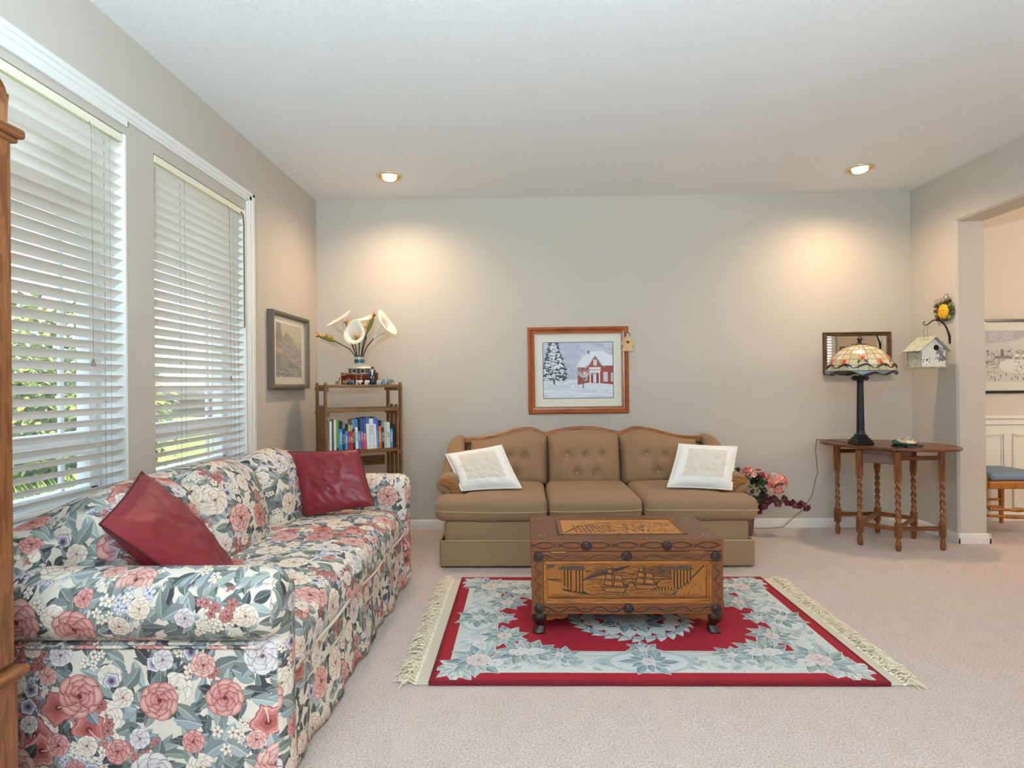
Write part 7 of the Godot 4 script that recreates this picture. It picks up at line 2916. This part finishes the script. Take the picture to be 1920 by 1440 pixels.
# ---------------------------------------------------------------- tall oak cabinet at the picture's edge, standing along the window wall
func cabinet() -> void:
	var oak := wood(hexc("65391c"), hexc("8f5830"), 1, 71, 0.45)
	var oakx := wood(hexc("65391c"), hexc("8f5830"), 2, 72, 0.45)
	var t := thing("oak_cabinet", "tall oak cabinet with a carved rounded top, at the near end of the floral sofa", "cabinet", Vector3(-1.497, 0, -0.94))
	# the front looks along +x; z runs along the wall
	var b := MB.new()
	b.box(-0.19, 0.17, 0.1, 1.86, -0.5, 0.5, 0.006, 2)
	obj("body", b, oak, t)
	for s in [-1.0, 1.0]:
		var st := MB.new()
		st.box(0.165, 0.185, 0.5, 1.86, s * 0.45 - 0.05, s * 0.45 + 0.05, 0.004, 2)
		obj("stile", st, oak, t)
		var leg := MB.new()
		leg.box(-0.19, 0.192, 0.0, 0.48, s * 0.45 - 0.055, s * 0.45 + 0.055, 0.008, 2)
		obj("corner_post", leg, oak, t)
		for e in [[0.62, 1.08], [1.2, 1.72]]:
			var d := MB.new()
			d.box(0.166, 0.178, e[0] - 0.06, e[1] + 0.06, minf(s * 0.02, s * 0.4), maxf(s * 0.02, s * 0.4), 0.004, 2)
			var dd := obj("door", d, oak, t)
			var p := MB.new()
			p.box(0.172, 0.183, e[0], e[1], minf(s * 0.07, s * 0.35), maxf(s * 0.07, s * 0.35), 0.008, 2)
			obj("raised_panel", p, oakx, dd)
			var kn := MB.new()
			kn.lathe(PackedVector2Array([Vector2(0.0003, 0.03), Vector2(0.012, 0.026), Vector2(0.014, 0.016), Vector2(0.006, 0.008), Vector2(0.007, 0.0)]), 14, Transform3D(Basis(Vector3.BACK, -PI / 2), Vector3(0.178, (e[0] + e[1]) / 2, s * 0.05)))
			obj("knob", kn, mat(hexc("8a6a3a"), 0.35, 0.8), dd)
	for e in [[1.862, 0.026, 0.2], [0.475, 0.024, 0.202], [0.1, 0.03, 0.2]]:
		var m := MB.new()
		m.rbox(Vector3(0.39, e[1], 1.05), 0.009, at(0.0 + e[2] - 0.19, e[0], 0), 3)
		m.rbox(Vector3(0.385, e[1] * 0.6, 1.03), 0.006, at(e[2] - 0.2, e[0] - e[1] * 0.7, 0), 2)
		obj("moulding", m, oakx, t)
	# carved crest with rounded shoulders
	var cr := PackedVector2Array([Vector2(-0.5, 1.86), Vector2(0.5, 1.86), Vector2(0.5, 1.96)])
	for i in 9:
		var a := PI / 2 * i / 8.0
		cr.append(Vector2(0.44 + cos(a) * 0.06, 1.955 + sin(a) * 0.05))
	for i in range(8, -1, -1):
		var a := PI / 2 * i / 8.0
		cr.append(Vector2(-0.44 - cos(a) * 0.06, 1.955 + sin(a) * 0.05))
	cr.append(Vector2(-0.5, 1.96))
	var ct := MB.new()
	ct.extr(cr, 0.03, Transform3D(Basis(Vector3.UP, PI / 2), Vector3(0.165, 0, 0)), 0.006)
	var crest := obj("crest", ct, oak, t)
	for s in [-1.0, 1.0]:
		var cv := MB.new()
		for k in 3:
			var path := PackedVector3Array()
			for i in 14:
				var a := i * 0.36 + k * 0.5
				var rr := 0.07 - 0.016 * k - i * 0.0022
				path.append(Vector3(0.181, 1.935 + sin(a) * rr * 0.75, s * (0.4 + cos(a) * rr)))
			cv.tube(path, 0.0045, 6)
		obj("scroll_carving", cv, oak, crest)


# ---------------------------------------------------------------- garden outside the windows
func bush(called: String, label: String, where: Vector3, size: Vector3, n: int, cols: Array, seed_: int, leaf: float, group := "") -> void:
	var t := thing(called, label, "shrub", where, 0.0, group)
	var r := RandomNumberGenerator.new()
	r.seed = seed_
	var st := MB.new()
	for k in 5:
		var a := TAU * k / 5.0
		st.tube(PackedVector3Array([Vector3(0, -0.1, 0), Vector3(cos(a) * size.x * 0.2, size.y * 0.35, sin(a) * size.z * 0.2), Vector3(cos(a) * size.x * 0.4, size.y * 0.7, sin(a) * size.z * 0.4)]), 0.02, 5)
	obj("stem", st, mat(hexc("4a3826"), 0.9), t)
	for c in cols.size():
		var mm := MultiMesh.new()
		mm.transform_format = MultiMesh.TRANSFORM_3D
		mm.mesh = leaf_mesh(leaf, leaf * 0.6).mesh()
		mm.instance_count = n
		for i in n:
			var d := Vector3(r.randf_range(-1, 1), r.randf_range(-0.8, 1), r.randf_range(-1, 1)).normalized()
			var p := Vector3(0, size.y * 0.5, 0) + d * size * Vector3(0.5, 0.5, 0.5) * pow(r.randf(), 0.3)
			var b := Basis.looking_at(-d + Vector3(0, 0.5, 0), Vector3(0.1, 1, 0.2)).rotated(Vector3.UP, r.randf_range(-1, 1))
			mm.set_instance_transform(i, Transform3D(b, p))
		var o := MultiMeshInstance3D.new()
		o.name = "foliage"
		o.multimesh = mm
		var m := mat(cols[c], 0.6)
		m.backlight_enabled = true
		m.backlight = (cols[c] as Color) * 0.6
		o.material_override = m
		t.add_child(o, true)
		stuff(o)


func garden() -> void:
	var soil := mat(Color.WHITE, 1.0)
	soil.albedo_texture = noise_tex(95, 0.03, [[0.0, hexc("4c5a2a")], [0.5, hexc("6a7d38")], [1.0, hexc("86964a")]], 256)
	soil.uv1_triplanar = true
	soil.uv1_world_triplanar = true
	soil.uv1_scale = Vector3.ONE * 0.6
	var g := MB.new()
	g.box(-40, LEFT - 0.24, -0.6, -0.35, -30, 22)
	g.box(LEFT - 0.3, 14, -0.6, -0.35, REAR + 0.3, 22)
	struct("ground", g, soil)
	# blades under the windows, then a band of shrubs
	var r := RandomNumberGenerator.new()
	r.seed = 47
	var blade := MB.new()
	blade.grid(4, 2, PackedVector3Array([Vector3(-0.008, 0, 0), Vector3(0.008, 0, 0), Vector3(-0.007, 0.2, 0.03), Vector3(0.007, 0.2, 0.03), Vector3(-0.004, 0.36, 0.1), Vector3(0.004, 0.36, 0.1), Vector3(-0.0005, 0.46, 0.2), Vector3(0.0005, 0.46, 0.2)]), PackedVector2Array([Vector2(), Vector2(), Vector2(), Vector2(), Vector2(), Vector2(), Vector2(), Vector2()]), Transform3D(), false, Vector3(0, 0, 1))
	var bm := blade.mesh()
	for c in 2:
		var mm := MultiMesh.new()
		mm.transform_format = MultiMesh.TRANSFORM_3D
		mm.mesh = bm
		mm.instance_count = 5200
		for i in 5200:
			var p := Vector3(r.randf_range(-4.2, -2.5), -0.35, r.randf_range(-5.8, -0.8))
			mm.set_instance_transform(i, Transform3D(Basis(Vector3.UP, r.randf() * TAU).scaled(Vector3.ONE * r.randf_range(0.7, 1.75)), p))
		var o := MultiMeshInstance3D.new()
		o.name = "long_grass" if c == 0 else "long_grass_001"
		o.multimesh = mm
		var m := mat(hexc("5f8a2c") if c == 0 else hexc("7fa63c"), 0.6)
		m.backlight_enabled = true
		m.backlight = Color(0.35, 0.45, 0.15)
		o.material_override = m
		add_child(o)
		stuff(tag(o, "long green grass growing outside under the two windows" if c == 0 else "lighter green grass blades among the long grass outside", "grass"))
	bush("shrub", "yellow-green flowering shrub outside the window beside the oak cabinet", Vector3(-5.2, -0.35, -3.1), Vector3(2.2, 1.75, 2.4), 1500, [hexc("a9b444"), hexc("d2c95e"), hexc("7f8f3c")], 1, 0.11)
	bush("shrub", "dark green shrub outside the window beside the creek print", Vector3(-4.9, -0.35, -6.0), Vector3(2.0, 2.3, 2.2), 1500, [hexc("3f5a26"), hexc("6a7f34"), hexc("8a9440")], 2, 0.1)
	bush("shrub", "tall olive shrub further out beyond both windows", Vector3(-7.5, -0.35, -8.6), Vector3(3.2, 3.0, 3.0), 1600, [hexc("4d6a30"), hexc("84914a"), hexc("a8a655")], 3, 0.15)
	bush("shrub", "low pale green shrub seen between the lowest slats of the near blind", Vector3(-4.4, -0.35, -1.2), Vector3(1.8, 1.3, 2.0), 1100, [hexc("6f8c3a"), hexc("a3ad58")], 4, 0.1)
	bush("shrub", "broad green shrub at the garden's far edge", Vector3(-9.5, -0.35, -4.4), Vector3(3.4, 2.5, 3.4), 1600, [hexc("56702f"), hexc("90a04c"), hexc("bfc06a")], 5, 0.16)


func _ready() -> void:
	stage()
	room()
	windows()
	garden()
	flash_head()
	downlight(-0.99, -4.25, "round recessed ceiling light above the corner bookshelf", 1.8)
	downlight(2.49, -4.25, "round recessed ceiling light above the stained glass lamp", 1.8)
	floral_sofa()
	tan_sofa()
	chest()
	rug()
	cabinet()
	gateleg_table()
	corner_shelf()
	dining()
	red_pillows()
	pictures()
	glass_lamp()
	mirror()
	birdhouse()
	cat_plaque()
	ceramic_turtle()
	books()
	ark()
	bouquet()
	flower_plant()
